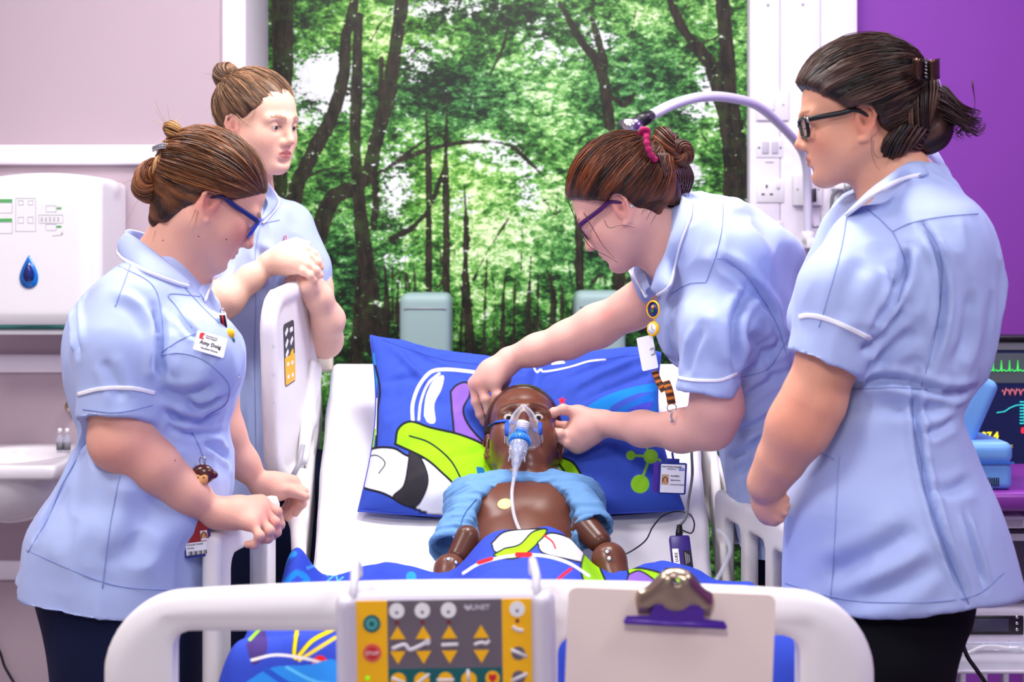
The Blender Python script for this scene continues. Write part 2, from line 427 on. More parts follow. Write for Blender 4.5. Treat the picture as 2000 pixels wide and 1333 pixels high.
# ============================================================ room
mat('wall_pink', (186, 168, 178), .7, .015, nscale=2, bump=.05, bscale=200)
mat('wall_purple', (136, 62, 168), .6, .02, nscale=2)
mat('wall_white', (226, 216, 226), .5, .01)
mat('ceiling_white', (238, 238, 240), .8, .01)
mat('floor_vinyl', (150, 140, 150), .35, .08, nscale=90)
mat('ceramic', (240, 236, 242), .12, .01, coat=.4)
mat('trunk_white', (240, 234, 244), .35, .01)
mat('sage', (150, 178, 176), .45, .02)
mat('paper_teal', (50, 110, 105), .8, .1)
mat('led_panel', (255, 255, 255), .5, 0, emit=(255, 250, 245), estr=4)
def bx(c0, c1, bev=0.0):
    c0, c1 = np.array(c0, float), np.array(c1, float); return box((c0+c1)/2, np.abs(c1-c0), None, bev)
YB, YL = 4.15, 3.78
struct(obj('floor', *bx((-2.7, -2.5, -.1), (2.7, 4.3, 0)), 'floor_vinyl', smooth=False))
struct(obj('ceiling', *bx((-2.7, -2.5, 2.75), (2.7, 4.3, 2.85)), 'ceiling_white', smooth=False))
struct(obj('wall_left', *bx((-2.8, -2.5, 0), (-2.7, 4.3, 2.75)), 'wall_pink', smooth=False))
struct(obj('wall_right', *bx((2.7, -2.5, 0), (2.8, 4.3, 2.75)), 'wall_purple', smooth=False))
struct(obj('wall_back', *bx((-.70, YB, 0), (2.7, YB+.1, 2.75)), 'wall_purple', smooth=False))
struct(obj('wall_back_left', *bx((-2.7, YL, 0), (-.763, YL+.1, 2.75)), 'wall_pink', smooth=False))
struct(obj('trim_1', *bx((-.763, YL-.012, 0), (-.70, YB, 2.75), .004), 'wall_white'))
zz = lambda py, D: CAMZ-(py-HZ)/F*D
for i, (y0, y1) in enumerate(((284, 323), (692, 727), (1094, 1131))):
    struct(obj('trim_%d' % (i+2), *bx((-2.7, YL-.022, zz(y1, YL)), (-.765, YL, zz(y0, YL)), .006), 'trunk_white'))
for i, (x, y) in enumerate(((0, 2.6), (-1.3, 1.5), (1.4, 1.2), (-.9, 2.8), (1.2, 3.2), (-.2, -.2))):  # the last panel is an added housing for the front fill lamp
    t = thing('ceiling_light', ['square ceiling light panel above the bed', 'square ceiling light panel in front of the sink', 'square ceiling light panel nearest the purple side wall', 'square ceiling light panel above the sink wall', 'square ceiling light panel above the monitor', 'added unseen fill light panel behind the viewer, before the footboard'][i], 'light', (x, y, 2.72), 'square ceiling light panels')
    obj('frame', *cat_([bx((x-.31, y-.31, 2.715), (x+.31, y-.295, 2.75)), bx((x-.31, y+.295, 2.715), (x+.31, y+.31, 2.75)), bx((x-.31, y-.295, 2.715), (x-.295, y+.295, 2.75)), bx((x+.295, y-.295, 2.715), (x+.31, y+.295, 2.75))]), 'white_plastic', t, smooth=False)
    obj('diffuser', *bx((x-.295, y-.295, 2.73), (x+.295, y+.295, 2.74)), 'led_panel', t, smooth=False)
# ------------------------------------------------------------ forest mural: a printed photograph of woodland
def mural():
    D = YB-.035; x0, x1 = -.700, (1459-1000)/F*D; z0, z1 = .03, 2.55
    nx, nz = 340, 450; X, Z = np.meshgrid(np.linspace(x0, x1, nx), np.linspace(z0, z1, nz))
    px = 1000+X/D*F; py = HZ+(CAMZ-Z)/D*F; cx, cy = (px-500)*1.754, py*1.754
    wob = noise(np.stack([cx, cy, cx*0], -1), 1/40.)*14+noise(np.stack([cx, cy, cx*0+9], -1), 1/14.)*6
    tr = np.full(px.shape, 99.0)
    def line(pts, ws, s=1.0):
        nonlocal tr
        p = spl(np.c_[np.array(pts, float), np.array(ws, float)], len(pts)*5)
        for i in range(len(p)-1):
            a, b = p[i], p[i+1]; ab = b[:2]-a[:2]; t = np.clip(((cx-a[0])*ab[0]+(cy-a[1])*ab[1])/(ab.dot(ab)+1e-9), 0, 1)
            d = np.hypot(cx-a[0]-t*ab[0], cy-a[1]-t*ab[1])-(a[2]+(b[2]-a[2])*t)*.5*s; tr = np.minimum(tr, d)
    line([(92, -300), (90, 0), (92, 260), (84, 480), (80, 700)], [80, 78, 72, 58, 52])
    line([(345, -250), (335, 0), (308, 130), (300, 260), (255, 410), (185, 540), (140, 640), (128, 720)], [30, 34, 42, 46, 50, 54, 52, 48])
    line([(350, 60), (345, 300), (340, 500), (355, 700), (370, 850), (392, 1000), (402, 1190)], [34, 42, 42, 48, 56, 64, 62])
    line([(505, -250), (500, 0), (472, 200), (452, 330), (412, 480), (388, 590)], [40, 46, 50, 54, 52, 54])
    line([(395, 570), (345, 640), (262, 680), (222, 780), (198, 870)], [50, 52, 60, 62, 52])
    line([(388, 590), (412, 650), (402, 780)], [30, 28, 24]); line([(430, 200), (425, 400), (415, 560)], [22, 22, 22])
    line([(462, 822), (540, 775), (600, 700), (646, 570)], [22, 20, 18, 12]); line([(410, 600), (470, 560), (580, 480), (640, 450)], [16, 14, 10, 6])
    line([(655, 330), (650, 560), (652, 760), (652, 1010)], [4, 20, 26, 30]); line([(580, 350), (590, 540), (592, 760), (592, 1010)], [5, 20, 24, 26])
    line([(712, 620), (720, 780), (718, 950), (735, 1200)], [4, 18, 24, 36]); line([(745, 960), (800, 850), (900, 700)], [9, 7, 4]); line([(740, 1050), (690, 900), (670, 840)], [9, 7, 4])
    line([(1040, 10), (1120, 150), (1182, 240), (1212, 430)], [22, 30, 38, 44]); line([(1215, 420), (1210, 330), (1260, 360), (1300, 320)], [20, 16, 16, 10])
    line([(1408, -20), (1470, 110), (1550, 210), (1600, 320), (1640, 500), (1650, 740)], [26, 34, 50, 74, 90, 100]); line([(1590, -60), (1612, 160), (1622, 400)], [50, 52, 56])
    line([(1150, 60), (1190, 200), (1195, 300)], [20, 26, 26]); line([(870, 20), (850, 150), (800, 260)], [9, 9, 6]); line([(1300, 40), (1280, 150), (1270, 210)], [7, 7, 5])
    line([(420, 600), (540, 530), (700, 490), (850, 492), (930, 550), (1000, 620)], [8, 16, 14, 12, 14, 10])
    line([(1090, 620), (1105, 800), (1112, 1010)], [8, 26, 30]); line([(1245, 880), (1240, 1010)], [42, 50]); line([(1180, 930), (1140, 990)], [7, 9]); line([(170, 610), (240, 580), (320, 572)], [9, 8, 6])
    line([(150, 90), (240, 110), (300, 120)], [8, 8, 8]); line([(520, 200), (600, 120), (650, 60)], [8, 6, 4]); line([(620, 820), (640, 950), (600, 1010)], [8, 8, 8])
    for (x, w) in ((780, 14), (842, 16), (880, 12), (960, 16), (1012, 26), (1044, 14), (1078, 12), (540, 12), (520, 10), (700, 12), (812, 8), (930, 8), (1150, 10), (345, 40), (440, 30), (480, 14), (250, 20), (930, 24)): line([(x+(x*13 % 50)-25, 800+(x*7 % 170)), (x+6, 1000), (x+4, 1100), (x-3, 1240)], [1.5, w*.7, w, w*1.1])
    rs = np.random.RandomState(21)
    for i in range(26):
        x = rs.uniform(180, 1500); y = rs.uniform(880, 1150); h_ = rs.uniform(160, 420); w = rs.uniform(3, 8); lean = rs.uniform(-60, 60)
        line([(x, y+60), (x+lean*.3, y-h_*.5), (x+lean, y-h_)], [w, w*.7, 2])
        for j in range(3): f = rs.uniform(.3, .8); sx = rs.choice([-1, 1]); line([(x+lean*f*.7, y-h_*f), (x+lean*f+sx*40, y-h_*f-50), (x+lean*f+sx*90, y-h_*f-70*rs.rand()-40)], [w*.5, w*.4, 1.2])
    for i in range(16):
        x = rs.uniform(150, 1600); y = rs.uniform(20, 520); sx = rs.choice([-1, 1]); line([(x, y), (x+sx*50, y-50-30*rs.rand()), (x+sx*130, y-70-50*rs.rand())], [7, 5, 1.5])
    tr = tr+wob*.4
    # broad tones of the picture: R = lightness, G = yellow-green to blue-green, B = sky gaps
    G2 = lambda ax, ay, rx, ry: np.exp(-((cx-ax)/rx)**2-((cy-ay)/ry)**2)
    br = .55+.30*G2(830, 640, 260, 300)-.36*G2(700, 330, 260, 110)-.22*G2(980, 560, 120, 150)-.10*G2(560, 250, 120, 120)+.25*G2(960, 260, 160, 120)+.28*G2(420, 90, 130, 120)+.18*G2(780, 900, 140, 160)-.25*G2(250, 1000, 200, 180)-.22*G2(1300, 250, 200, 200)*.5-.3*G2(900, 60, 300, 80)-.2*np.clip((cy-1050)/150, 0, 1)-.30*G2(1100, 1180, 300, 120)+.2*G2(1010, 750, 80, 120)-.28*G2(40+40, 60, 150, 100)+.25*G2(1300, 60, 160, 90)+.2*G2(1030, 380, 60, 200)
    hue = .22-.5*G2(430, 90, 200, 150)-.3*G2(620, 620, 200, 160)+.5*G2(700, 340, 260, 140)+.45*G2(1300, 300, 260, 200)+.4*G2(1200, 900, 300, 250)+.4*G2(300, 950, 200, 250)
    sky = .05+.75*G2(240, 310, 110, 110)+.6*G2(480, 640, 70, 150)+.75*G2(100+130, 250, 80, 60)+.5*G2(810, 520, 130, 70)+.45*G2(930, 660, 50, 110)+.5*G2(620, 20, 200, 40)+.45*G2(1490, 600, 60, 60)+.5*G2(1540, 300, 40, 90)+.5*G2(540, 210, 60, 70)+.35*G2(1000, 180, 120, 120)+.5*G2(480, 900, 60, 60)*.4+.4*G2(1180, 130, 60, 60)+.4*G2(1480, 380, 60, 50)+.35*G2(700, 700, 60, 60)
    Pg = np.stack([X, np.full_like(X, D), Z], -1)
    V, Q = gridmesh(Pg[::-1]) if False else gridmesh(Pg)
    o = thing('forest_mural', 'large woodland photograph print covering the wall behind the bed', 'mural', (x0, D, z0))
    col = np.stack([np.clip(tr, -40, 60)/100+.4, np.clip(br, 0, 1), np.clip(sky, 0, 1)], -1).reshape(-1, 3)
    m = bpy.data.materials.new('forest_print'); m.use_nodes = True; nt = m.node_tree; N = nt.nodes; L = nt.links; b = N['Principled BSDF']
    at = N.new('ShaderNodeAttribute'); at.attribute_name = 'Col'; sp = N.new('ShaderNodeSeparateColor'); L.new(at.outputs['Color'], sp.inputs[0])
    a2 = N.new('ShaderNodeAttribute'); a2.attribute_name = 'Hue'
    tc = N.new('ShaderNodeTexCoord')
    def nz(s, d=5, rough=.6, st=None, kind='ShaderNodeTexNoise', dist=0):
        n = N.new(kind); n.inputs['Scale'].default_value = s; v = tc.outputs['Object']
        if st: mp = N.new('ShaderNodeMapping'); mp.inputs['Scale'].default_value = st; L.new(v, mp.inputs[0]); v = mp.outputs[0]
        L.new(v, n.inputs['Vector'])
        if kind == 'ShaderNodeTexNoise': n.inputs['Detail'].default_value = d; n.inputs['Roughness'].default_value = rough; n.inputs['Distortion'].default_value = dist
        return n
    def mth(op, a, c, clamp=False):
        n = N.new('ShaderNodeMath'); n.operation = op; n.use_clamp = clamp
        for i, v in enumerate((a, c)):
            if hasattr(v, 'node'): L.new(v, n.inputs[i])
            else: n.inputs[i].default_value = v
        return n.outputs[0]
    def mrng(v, a, b_, c=0, d=1, smooth_=True):
        n = N.new('ShaderNodeMapRange'); n.inputs[1].default_value = a; n.inputs[2].default_value = b_; n.inputs[3].default_value = c; n.inputs[4].default_value = d
        if smooth_: n.interpolation_type = 'SMOOTHSTEP'
        L.new(v, n.inputs[0]); return n.outputs[0]
    def mixc(f, a, c):
        n = N.new('ShaderNodeMix'); n.data_type = 'RGBA'
        if hasattr(f, 'node'): L.new(f, n.inputs[0])
        else: n.inputs[0].default_value = f
        for i, v in ((6, a), (7, c)):
            if hasattr(v, 'node'): L.new(v, n.inputs[i])
            else: n.inputs[i].default_value = (*lin(*v), 1)
        return n.outputs[2]
    n1 = nz(9, 8, .62, (1, 1, 1.5)); n2 = nz(34, 5, .65, (1, 1, 1.6), dist=.6); n3 = nz(95, 3, .6); v1 = nz(120, kind='ShaderNodeTexVoronoi', st=(1, 1, 1.5)); v2 = nz(42, kind='ShaderNodeTexVoronoi', st=(1, 1, 1.7)); s1 = N.new('ShaderNodeSeparateColor'); L.new(v1.outputs['Color'], s1.inputs[0]); s2 = N.new('ShaderNodeSeparateColor'); L.new(v2.outputs['Color'], s2.inputs[0])
    t = mth('ADD', mth('MULTIPLY', n1.outputs[0], 1.2), mth('MULTIPLY', n2.outputs[0], .9)); t = mth('ADD', t, mth('MULTIPLY', s1.outputs[0], .22)); t = mth('ADD', t, mth('MULTIPLY', s2.outputs[0], .22))
    t = mth('SUBTRACT', t, 1.31); t = mth('MULTIPLY', t, 1.45); t = mth('ADD', t, sp.outputs[1], True)
    ra = N.new('ShaderNodeValToRGB'); L.new(t, ra.inputs[0]); rb = N.new('ShaderNodeValToRGB'); L.new(t, rb.inputs[0])
    def ramp(r, st):
        e = r.color_ramp.elements
        while len(e) > 1: e.remove(e[-1])
        e[0].position = st[0][0]; e[0].color = (*lin(*st[0][1]), 1)
        for p_, c_ in st[1:]: q = e.new(p_); q.color = (*lin(*c_), 1)
    ramp(ra, [(0, (10, 22, 8)), (.22, (22, 58, 14)), (.42, (52, 112, 30)), (.62, (100, 172, 62)), (.80, (160, 214, 105)), (1, (232, 250, 190))])
    ramp(rb, [(0, (8, 20, 14)), (.22, (16, 48, 26)), (.42, (34, 90, 50)), (.62, (72, 146, 84)), (.80, (136, 200, 130)), (1, (214, 242, 205))])
    c = mixc(mrng(a2.outputs['Fac'], 0, 1, 0, 1, False), ra.outputs[0], rb.outputs[0])
    v = mth('ADD', sp.outputs[2], mth('MULTIPLY', mth('SUBTRACT', n2.outputs[0], .5), 1.6)); v = mth('ADD', v, mth('MULTIPLY', mth('SUBTRACT', n1.outputs[0], .5), 1.5)); v = mth('ADD', v, mth('MULTIPLY', mth('SUBTRACT', s1.outputs[1], .5), .35))
    c = mixc(mrng(v, .38, .56), c, (234, 240, 238))
    trk = mth('ADD', sp.outputs[0], mth('MULTIPLY', mth('SUBTRACT', n2.outputs[0], .5), .10)); bark = nz(60, 4, .7, (1, 1, .25))
    bc = mixc(mrng(bark.outputs[0], .35, .72), (15, 13, 10), (58, 50, 36)); mossy = mixc(mrng(n1.outputs[0], .5, .68), bc, (46, 66, 26))
    lf = mrng(mth('ADD', n2.outputs[0], mth('MULTIPLY', s1.outputs[2], .16)), .73, .78); mk = mth('MULTIPLY', mrng(trk, .375, .405, 1, 0), mth('SUBTRACT', 1, lf))
    c = mixc(mk, c, mossy)
    tw = nz(7, 3, .5, (1, 1, .8), dist=2.2); tw2 = mth('ABSOLUTE', mth('SUBTRACT', tw.outputs[0], .5), 0); c = mixc(mth('MULTIPLY', mrng(tw2, .0, .006, 1, 0), .55), c, (40, 40, 26))
    L.new(c, b.inputs['Base Color']); b.inputs['Roughness'].default_value = .42; b.inputs['Specular IOR Level'].default_value = .3
    me_o = obj('print', V, Q, m, o, smooth=False, color=col)
    h = np.zeros(len(V), np.float32); h[:] = np.clip(hue, 0, 1).reshape(-1); a = me_o.data.attributes.new('Hue', 'FLOAT', 'POINT'); a.data.foreach_set('value', h)
    obj('backing_board', *bx((x0, D+.001, z0), (x1, YB-.003, z1)), 'wall_white', o, smooth=False)
    obj('edge_trim', *bx((x1, D-.006, z0), (x1+.006, YB-.003, z1), .002), 'grey_plastic', o)
mural()
# ------------------------------------------------------------ wall buffers behind the bed
for i, (xa, xb, yt) in enumerate(((780, 880, 573), (1123, 1222, 569))):
    D = 3.92; t = thing('wall_buffer', ['pale green padded buffer behind the left side of the pillow', 'pale green padded buffer behind the arm of the leaning nurse'][i], 'buffer', P((xa+xb)/2, 900, D), 'padded buffers behind the bed')
    S = Field(); a, b = P(xa, yt, D), P(xb, yt, D); w = (b[0]-a[0]); S.rbox([(a[0]+b[0])/2, D+.07, a[2]-.35], [w/2, .085, .35], .022)
    V, Q = S.mesh(.008); obj('pad', V, Q, 'sage', t)
    obj('seam', *tube([P(xa, yt+30, D-.017)+[.012, 0, 0], P(xb, yt+30, D-.017)-[.012, 0, 0]], .0015, 6), 'grey_plastic', t)
    obj('bracket', *bx((a[0]+.01, D+.15, .5), (b[0]-.01, YB-.034, .9)), 'grey_plastic', t, smooth=False)
# ------------------------------------------------------------ service trunking with sockets and switches
def trunking():
    D = YB-.06; xa, xb = (1464-1000)/F*D, (1675-1000)/F*D
    t = thing('service_trunking', 'tall white service trunking panel between the mural and the purple wall', 'panel', (xa, D, .3))
    cuts = [1464, 1524, 1603, 1675]
    for i in range(3):
        a, b = (cuts[i]-1000)/F*D+.0008, (cuts[i+1]-1000)/F*D-.0008
        obj('cover_panel', *bx((a, D, .3), (b, YB-.003, 2.5), .003), 'trunk_white', t)
    for (sx, sy) in ((1500, 10), (1568, 9)): obj('screw', *lathe(P(sx, sy, D), [(.0002, .002), (.004, .0016), (.0045, 0)], 10, (0, -1, 0)), 'grey_plastic', t)
    def plate(name, label, cat, x0, y0, x1, y1, th=.008):
        a, b = P(x0, y1, D), P(x1, y0, D); q = thing(name, label, cat, ((a[0]+b[0])/2, D, a[2])); obj('plate', *bx((a[0], D-th, a[2]), (b[0], D, b[2]), .002), 'white_plastic', q); return q, D-th
    def rock(q, x0, y0, x1, y1, d, m='white_plastic', name='rocker'):
        a, b = P(x0, y1, D), P(x1, y0, D); obj(name, *bx((a[0], d-.004, a[2]), (b[0], d, b[2]), .0012), m, q)
    def dot(q, x, y, d, r=.0022, m='dark_plastic', name='screw'): obj(name, *lathe(np.array([P(x, y, D)[0], d, P(x, y, D)[2]]), [(.0002, .0012), (r, .001), (r, 0)], 10, (0, -1, 0)), m, q)
    q, d = plate('wall_switch', 'upper light switch on the white trunking behind the gooseneck lamp', 'switch', 1476, 180, 1540, 236); rock(q, 1497, 193, 1512, 216, d); dot(q, 1483, 206, d); dot(q, 1529, 206, d)
    q, d = plate('wall_switch', 'double rocker switch below the upper switch on the trunking', 'switch', 1477, 268, 1529, 308, .003); rock(q, 1488, 277, 1501, 300, d, 'grey_light'); rock(q, 1507, 277, 1519, 300, d, 'grey_light'); dot(q, 1482, 289, d, .003); dot(q, 1524, 289, d, .003)
    obj('marking', *bx((P(1495, 319, D)[0], D-.0006, P(1495, 319, D)[2]), (P(1511, 316, D)[0], D, P(1511, 316, D)[2])), 'grey_plastic', t, smooth=False)
    q, d = plate('power_socket', 'white three-pin power socket on the trunking beside the mural edge', 'socket', 1477, 350, 1531, 396, .004)
    for (x0, y0, x1, y1) in ((1495, 361, 1499, 368), (1487, 378, 1493, 382), (1503, 378, 1509, 382)): rock(q, x0, y0, x1, y1, d+.003, 'dark_plastic', 'pin_slot')
    rock(q, 1515, 352, 1523, 368, d); dot(q, 1520, 371, d, .0015)
    q, d = plate('isolator_box', 'square white isolator plate behind the upright of the gooseneck lamp', 'socket', 1547, 343, 1603, 402, .02); dot(q, 1555, 371, d); dot(q, 1567, 371, d); dot(q, 1596, 371, d)
    q, d = plate('call_switch', 'small pull switch low on the trunking above the leaning nurse\'s back', 'switch', 1512, 432, 1530, 470, .004); rock(q, 1516, 434, 1525, 452, d); dot(q, 1521, 451, d, .0015)
    q, d = plate('data_outlet', 'white outlet strip with two small jacks left of the far right nurse\'s shoulder', 'socket', 1546, 480, 1574, 545, .006)
    for y in (491, 519): dot(q, 1555, y, d, .006, 'steel', 'jack'); dot(q, 1555, y, d-.001, .003, 'dark_plastic', 'jack_hole')
    # bracket with cables behind the far right nurse's neck
    br = thing('cable_bracket', 'white wall bracket with looped grey cables beside the far right nurse\'s chin', 'bracket', P(1660, 420, D))
    obj('arm', *bx(P(1622, 372, D)+[0, -.05, 0], P(1700, 360, D)+[0, 0, 0], .004), 'white_plastic', br); obj('clamp', *box(P(1650, 368, D)+[0, -.05, 0], (.03, .03, .03), None, .004), 'steel', br)
    obj('backplate', *bx(P(1628, 420, D)+[0, -.012, 0], P(1672, 352, D), .003), 'white_plastic', br)
    for pts in ([(1634, 372), (1626, 385), (1624, 420), (1626, 470)], [(1655, 366), (1668, 372), (1672, 400), (1680, 450)]): obj('cable', *tube(spl([P(x, y, D-.05) for x, y in pts], 16), .0055, 8), 'cable_grey', br)
    # flexible gooseneck lamp
    g = thing('gooseneck_lamp', 'white flexible gooseneck examination lamp arching over the leaning nurse', 'lamp', P(1578, 470, D-.06))
    pts = [(1578, 460, D-.05), (1577, 380, D-.05), (1574, 320, D-.08), (1560, 285, D-.12), (1525, 245, D-.22), (1480, 207, D-.35), (1430, 192, D-.47), (1375, 189, D-.58), (1320, 202, D-.68), (1270, 226, D-.76)]
    obj('neck', *tube(spl([P(*q) for q in pts], 70), .0125, 14), 'lamp_white', g)
    obj('collar', *tube([P(1578, 475, D-.05), P(1578, 452, D-.05)], .017, 14), 'white_plastic', g); obj('wall_mount', *bx(P(1566, 486, D)+[0, -.07, 0], P(1592, 466, D), .004), 'white_plastic', g)
    obj('ring', *tube([P(1272, 225, D-.757), P(1262, 231, D-.77), P(1246, 238, D-.79)], [.0125, .0165, .0165], 16), 'dark_plastic', g)
    obj('lamp_head', *tube([P(1246, 238, D-.79), P(1238, 243, D-.80), P(1222, 252, D-.82)], [.0160, .0165, .024], 18), 'steel', g)
    obj('cable_clip', *bx(P(1582, 396, D)+[0, -.06, 0], P(1586, 370, D)+[0, -.0205, 0], .001), 'dark_plastic', g)
    obj('power_cord', *tube(spl([P(1584, 395, D-.05), P(1586, 440, D-.05), P(1596, 444, D-.03), P(1604, 442, D-.006)], 16), .0022, 6), 'dark_plastic', g)
mat('grey_light', (200, 196, 206), .4, 0); mat('cable_grey', (110, 112, 118), .5, 0); mat('lamp_white', (205, 203, 222), .35, .01)
trunking()
# ------------------------------------------------------------ paper towel dispenser
def dispenser():
    D = YL-.24; t = thing('paper_towel_dispenser', 'white paper towel dispenser with blue drop window above the sink', 'dispenser', P(60, 640, YL-.1))
    a = P(-75, 640, D); b = P(198, 348, D); S = Field(); cx, hw = (a[0]+b[0])/2, (b[0]-a[0])/2; zc, hh = (a[2]+b[2])/2, (b[2]-a[2])/2
    S.rbox([cx, D+.12, zc], [hw, .12, hh], .018); S.ell([cx, D+.13, b[2]-.02], [hw*1.02, .105, .04], k=.02); S.rbox([cx, D+.10, zc-.01], [hw-.035, .108, hh-.03], .02, k=.02)
    S.plane([0, YL-.001, 0], [0, 1, 0]); V, Q = S.mesh(.006); obj('cover', V, Q, 'white_plastic', t); hit = Hit(V, Q)
    obj('bottom_tray', *bx(P(-60, 655, D)+[0, .012, 0], P(196, 643, D)+[0, .20, 0], .004), 'white_plastic', t)
    pts = [P(x, y, D+.004) for x, y in ((-40, 636), (20, 634), (45, 628), (70, 625), (95, 628), (120, 634), (190, 637))]; pts = spl(pts, 20)
    lo = pts.copy(); lo[:, 2] = P(0, 643, D)[2]; G = np.stack([pts, lo], 1); obj('paper_towel', *solid(G, np.broadcast_to([0, .06, 0], G.shape)), 'paper_teal', t)
    c, n = hit(57, 535); y0 = c[1]
    def drop(s, dy): return [(x*s, z*s) for x, z in [(0, .046), (.007, .034), (.015, .018), (.0215, .0), (.0225, -.014), (.018, -.027), (.009, -.034), (0, -.036), (-.009, -.034), (-.018, -.027), (-.0225, -.014), (-.0215, 0), (-.015, .018), (-.007, .034)]]
    R = np.array([[1, 0, 0], [0, 0, -1], [0, 1, 0]], float)
    obj('window_rim', *slab(spl(drop(1, 0)+[drop(1, 0)[0]], 40)[:-1], -.003, .003, R, [c[0], y0, c[2]]), 'drop_blue', t); obj('window_pane', *slab(spl(drop(.62, 0)+[drop(.62, 0)[0]], 30)[:-1], .002, .0038, R, [c[0], y0, c[2]+.002]), 'drop_dark', t)
    g = lambda x, y: np.array([P(x, y, y0)[0], y0-.0003, P(x, y, y0)[2]])
    def fr(x0, y0_, x1, y1, m='line_grey', w=.0008, name='printed_box'):
        p = [(x0, y0_), (x1, y0_), (x1, y1), (x0, y1), (x0, y0_)]; obj(name, *cat_([tube([g(*p[i]), g(*p[i+1])], w, 4) for i in range(4)]), m, t, smooth=False)
    def fill(x0, y0_, x1, y1, m, name='printed_band'): obj(name, *bx(g(x0, y1)+[0, -.0006, 0], g(x1, y0_)+[0, .003, 0]), m, t, smooth=False)
    for q in ((-40, 393, 24, 416), (-40, 432, 24, 456), (31, 387, 70, 452), (76, 420, 123, 436), (90, 402, 110, 414), (90, 438, 110, 450), (36, 392, 46, 400), (55, 392, 65, 400), (36, 424, 46, 436), (55, 424, 65, 436)): fr(*q)
    fill(-40, 389, 24, 396, 'print_green'); fill(-40, 427, 24, 434, 'print_green'); fill(111, 405, 120, 409, 'print_green'); fill(111, 441, 120, 445, 'print_green')
    for i in range(5): fill(80+i*8, 424, 84+i*8, 433, 'line_grey', 'printed_icon')
    obj('printed_line', *tube([g(88, 377), g(122, 374)], .0006, 4), 'line_grey', t); obj('printed_line', *tube([g(102, 461), g(122, 459)], .0008, 4), 'line_grey', t)
    obj('printed_mark', *slab([(-.004, -.005), (.004, 0), (0, .006)], 0, .001, R, g(121, 456)), 'line_grey', t, smooth=False)
mat('drop_blue', (20, 120, 215), .25, 0, coat=.5); mat('drop_dark', (18, 40, 120), .15, 0, coat=.5); mat('line_grey', (190, 190, 196), .6, 0); mat('print_green', (80, 170, 90), .6, 0)
dispenser()
# ------------------------------------------------------------ sink, bottles, tap knob, cable
def sink():
    t = thing('wash_basin', 'white ceramic wash basin on the left wall under the dispenser', 'sink', (P(40, 930, 3.5)[0], 3.55, .55)); S = Field(); z = zz(900, 3.45); cx = P(10, 0, 3.5)[0]; yc = YL-.21
    S.rbox([cx, yc, z-.018], [.165, .205, .018], .012); S.ell([cx, yc, z-.03], [.155, .19, .14], k=.02); S.plane([0, 0, z], [0, 0, 1]); S.plane([0, YL-.001, 0], [0, 1, 0])
    S.ell([cx, yc-.01, z+.0], [.125, .15, .10], k=.012, op='s'); V, Q = S.mesh(.007); obj('basin', V, Q, 'ceramic', t)
    obj('waste_fitting', *lathe([cx, yc, z-.105], [(.0003, 0), (.022, .001), (.022, .005), (.0003, .005)], 16), 'steel', t)
    for i, x in enumerate((117, 131)):
        b = thing('gel_bottle', ['small clear bottle at the sink edge, nearer the wall end', 'small clear bottle at the sink edge, beside the nurse\'s tunic'][i], 'bottle', P(x, 898, 3.58), 'clear bottles on the sink'); c = P(x, 900, 3.58); c[2] = z
        obj('bottle_body', *lathe(c, [(.0003, 0), (.0085, .001), (.0085, .038), (.004, .046), (.004, .052), (.0003, .052)], 14), 'clear_bowl', b); obj('cap', *lathe(c+[0, 0, .05], [(.0003, 0), (.0052, 0), (.0048, .012), (.0003, .012)], 12), 'white_plastic', b); obj('label_strip', *lathe(c+[0, 0, .008], [(.0003, 0), (.0088, 0), (.0088, .018), (.0003, .018)], 14), 'cable_grey', b)
    k = thing('tap_sensor', 'round grey tap sensor on the wall between the nurse\'s sleeve and the sink', 'tap', P(147, 792, YL)); obj('sensor_body', *lathe(P(147, 792, YL), [(.0003, .045), (.012, .044), (.017, .036), (.017, 0), (.0003, 0)], 20, (0, -1, 0)), 'brass_steel', k)
    c = thing('power_cable', 'thin black cable trailing down the wall at the bottom left corner', 'cable', P(15, 1300, YL-.03)); obj('cord', *tube(spl([P(-75, 1120, YL-.006), P(-50, 1190, YL-.01), P(-14, 1250, YL-.01), P(0, 1275, YL-.01), P(8, 1300, YL-.01), P(20, 1322, YL-.01), P(34, 1345, YL-.01), P(56, 1385, YL-.015), np.array([P(70, 0, YL)[0], YL-.03, .05]), np.array([P(90, 0, YL)[0], YL-.12, .006])], 50), .0035, 8), 'dark_plastic', c)
sink()
# ============================================================ bed
def paint(px, py, base, shapes):
    """flat fabric print: shapes = (kind, data, colour, soft px)"""
    C = np.tile(np.array(lin(*base)), (len(px), 1))
    for kind, dat, col in shapes:
        if kind == 'poly': d = sdpoly(px, py, np.array(dat, float))
        elif kind == 'line':
            p = spl(dat[0], len(dat[0])*6) if len(dat[0]) > 2 else np.array(dat[0], float); d = np.full(len(px), 1e3)
            for i in range(len(p)-1):
                a, b = p[i], p[i+1]; ab = b-a; t = np.clip(((px-a[0])*ab[0]+(py-a[1])*ab[1])/(ab.dot(ab)+1e-9), 0, 1); d = np.minimum(d, np.hypot(px-a[0]-t*ab[0], py-a[1]-t*ab[1]))
            d = d-dat[1]
        elif kind == 'disc': d = np.hypot(px-dat[0], (py-dat[1]))-dat[2]
        m = np.clip(.5-d/1.4, 0, 1)[:, None]; C = C*(1-m)+np.array(lin(*col))*m
    return C
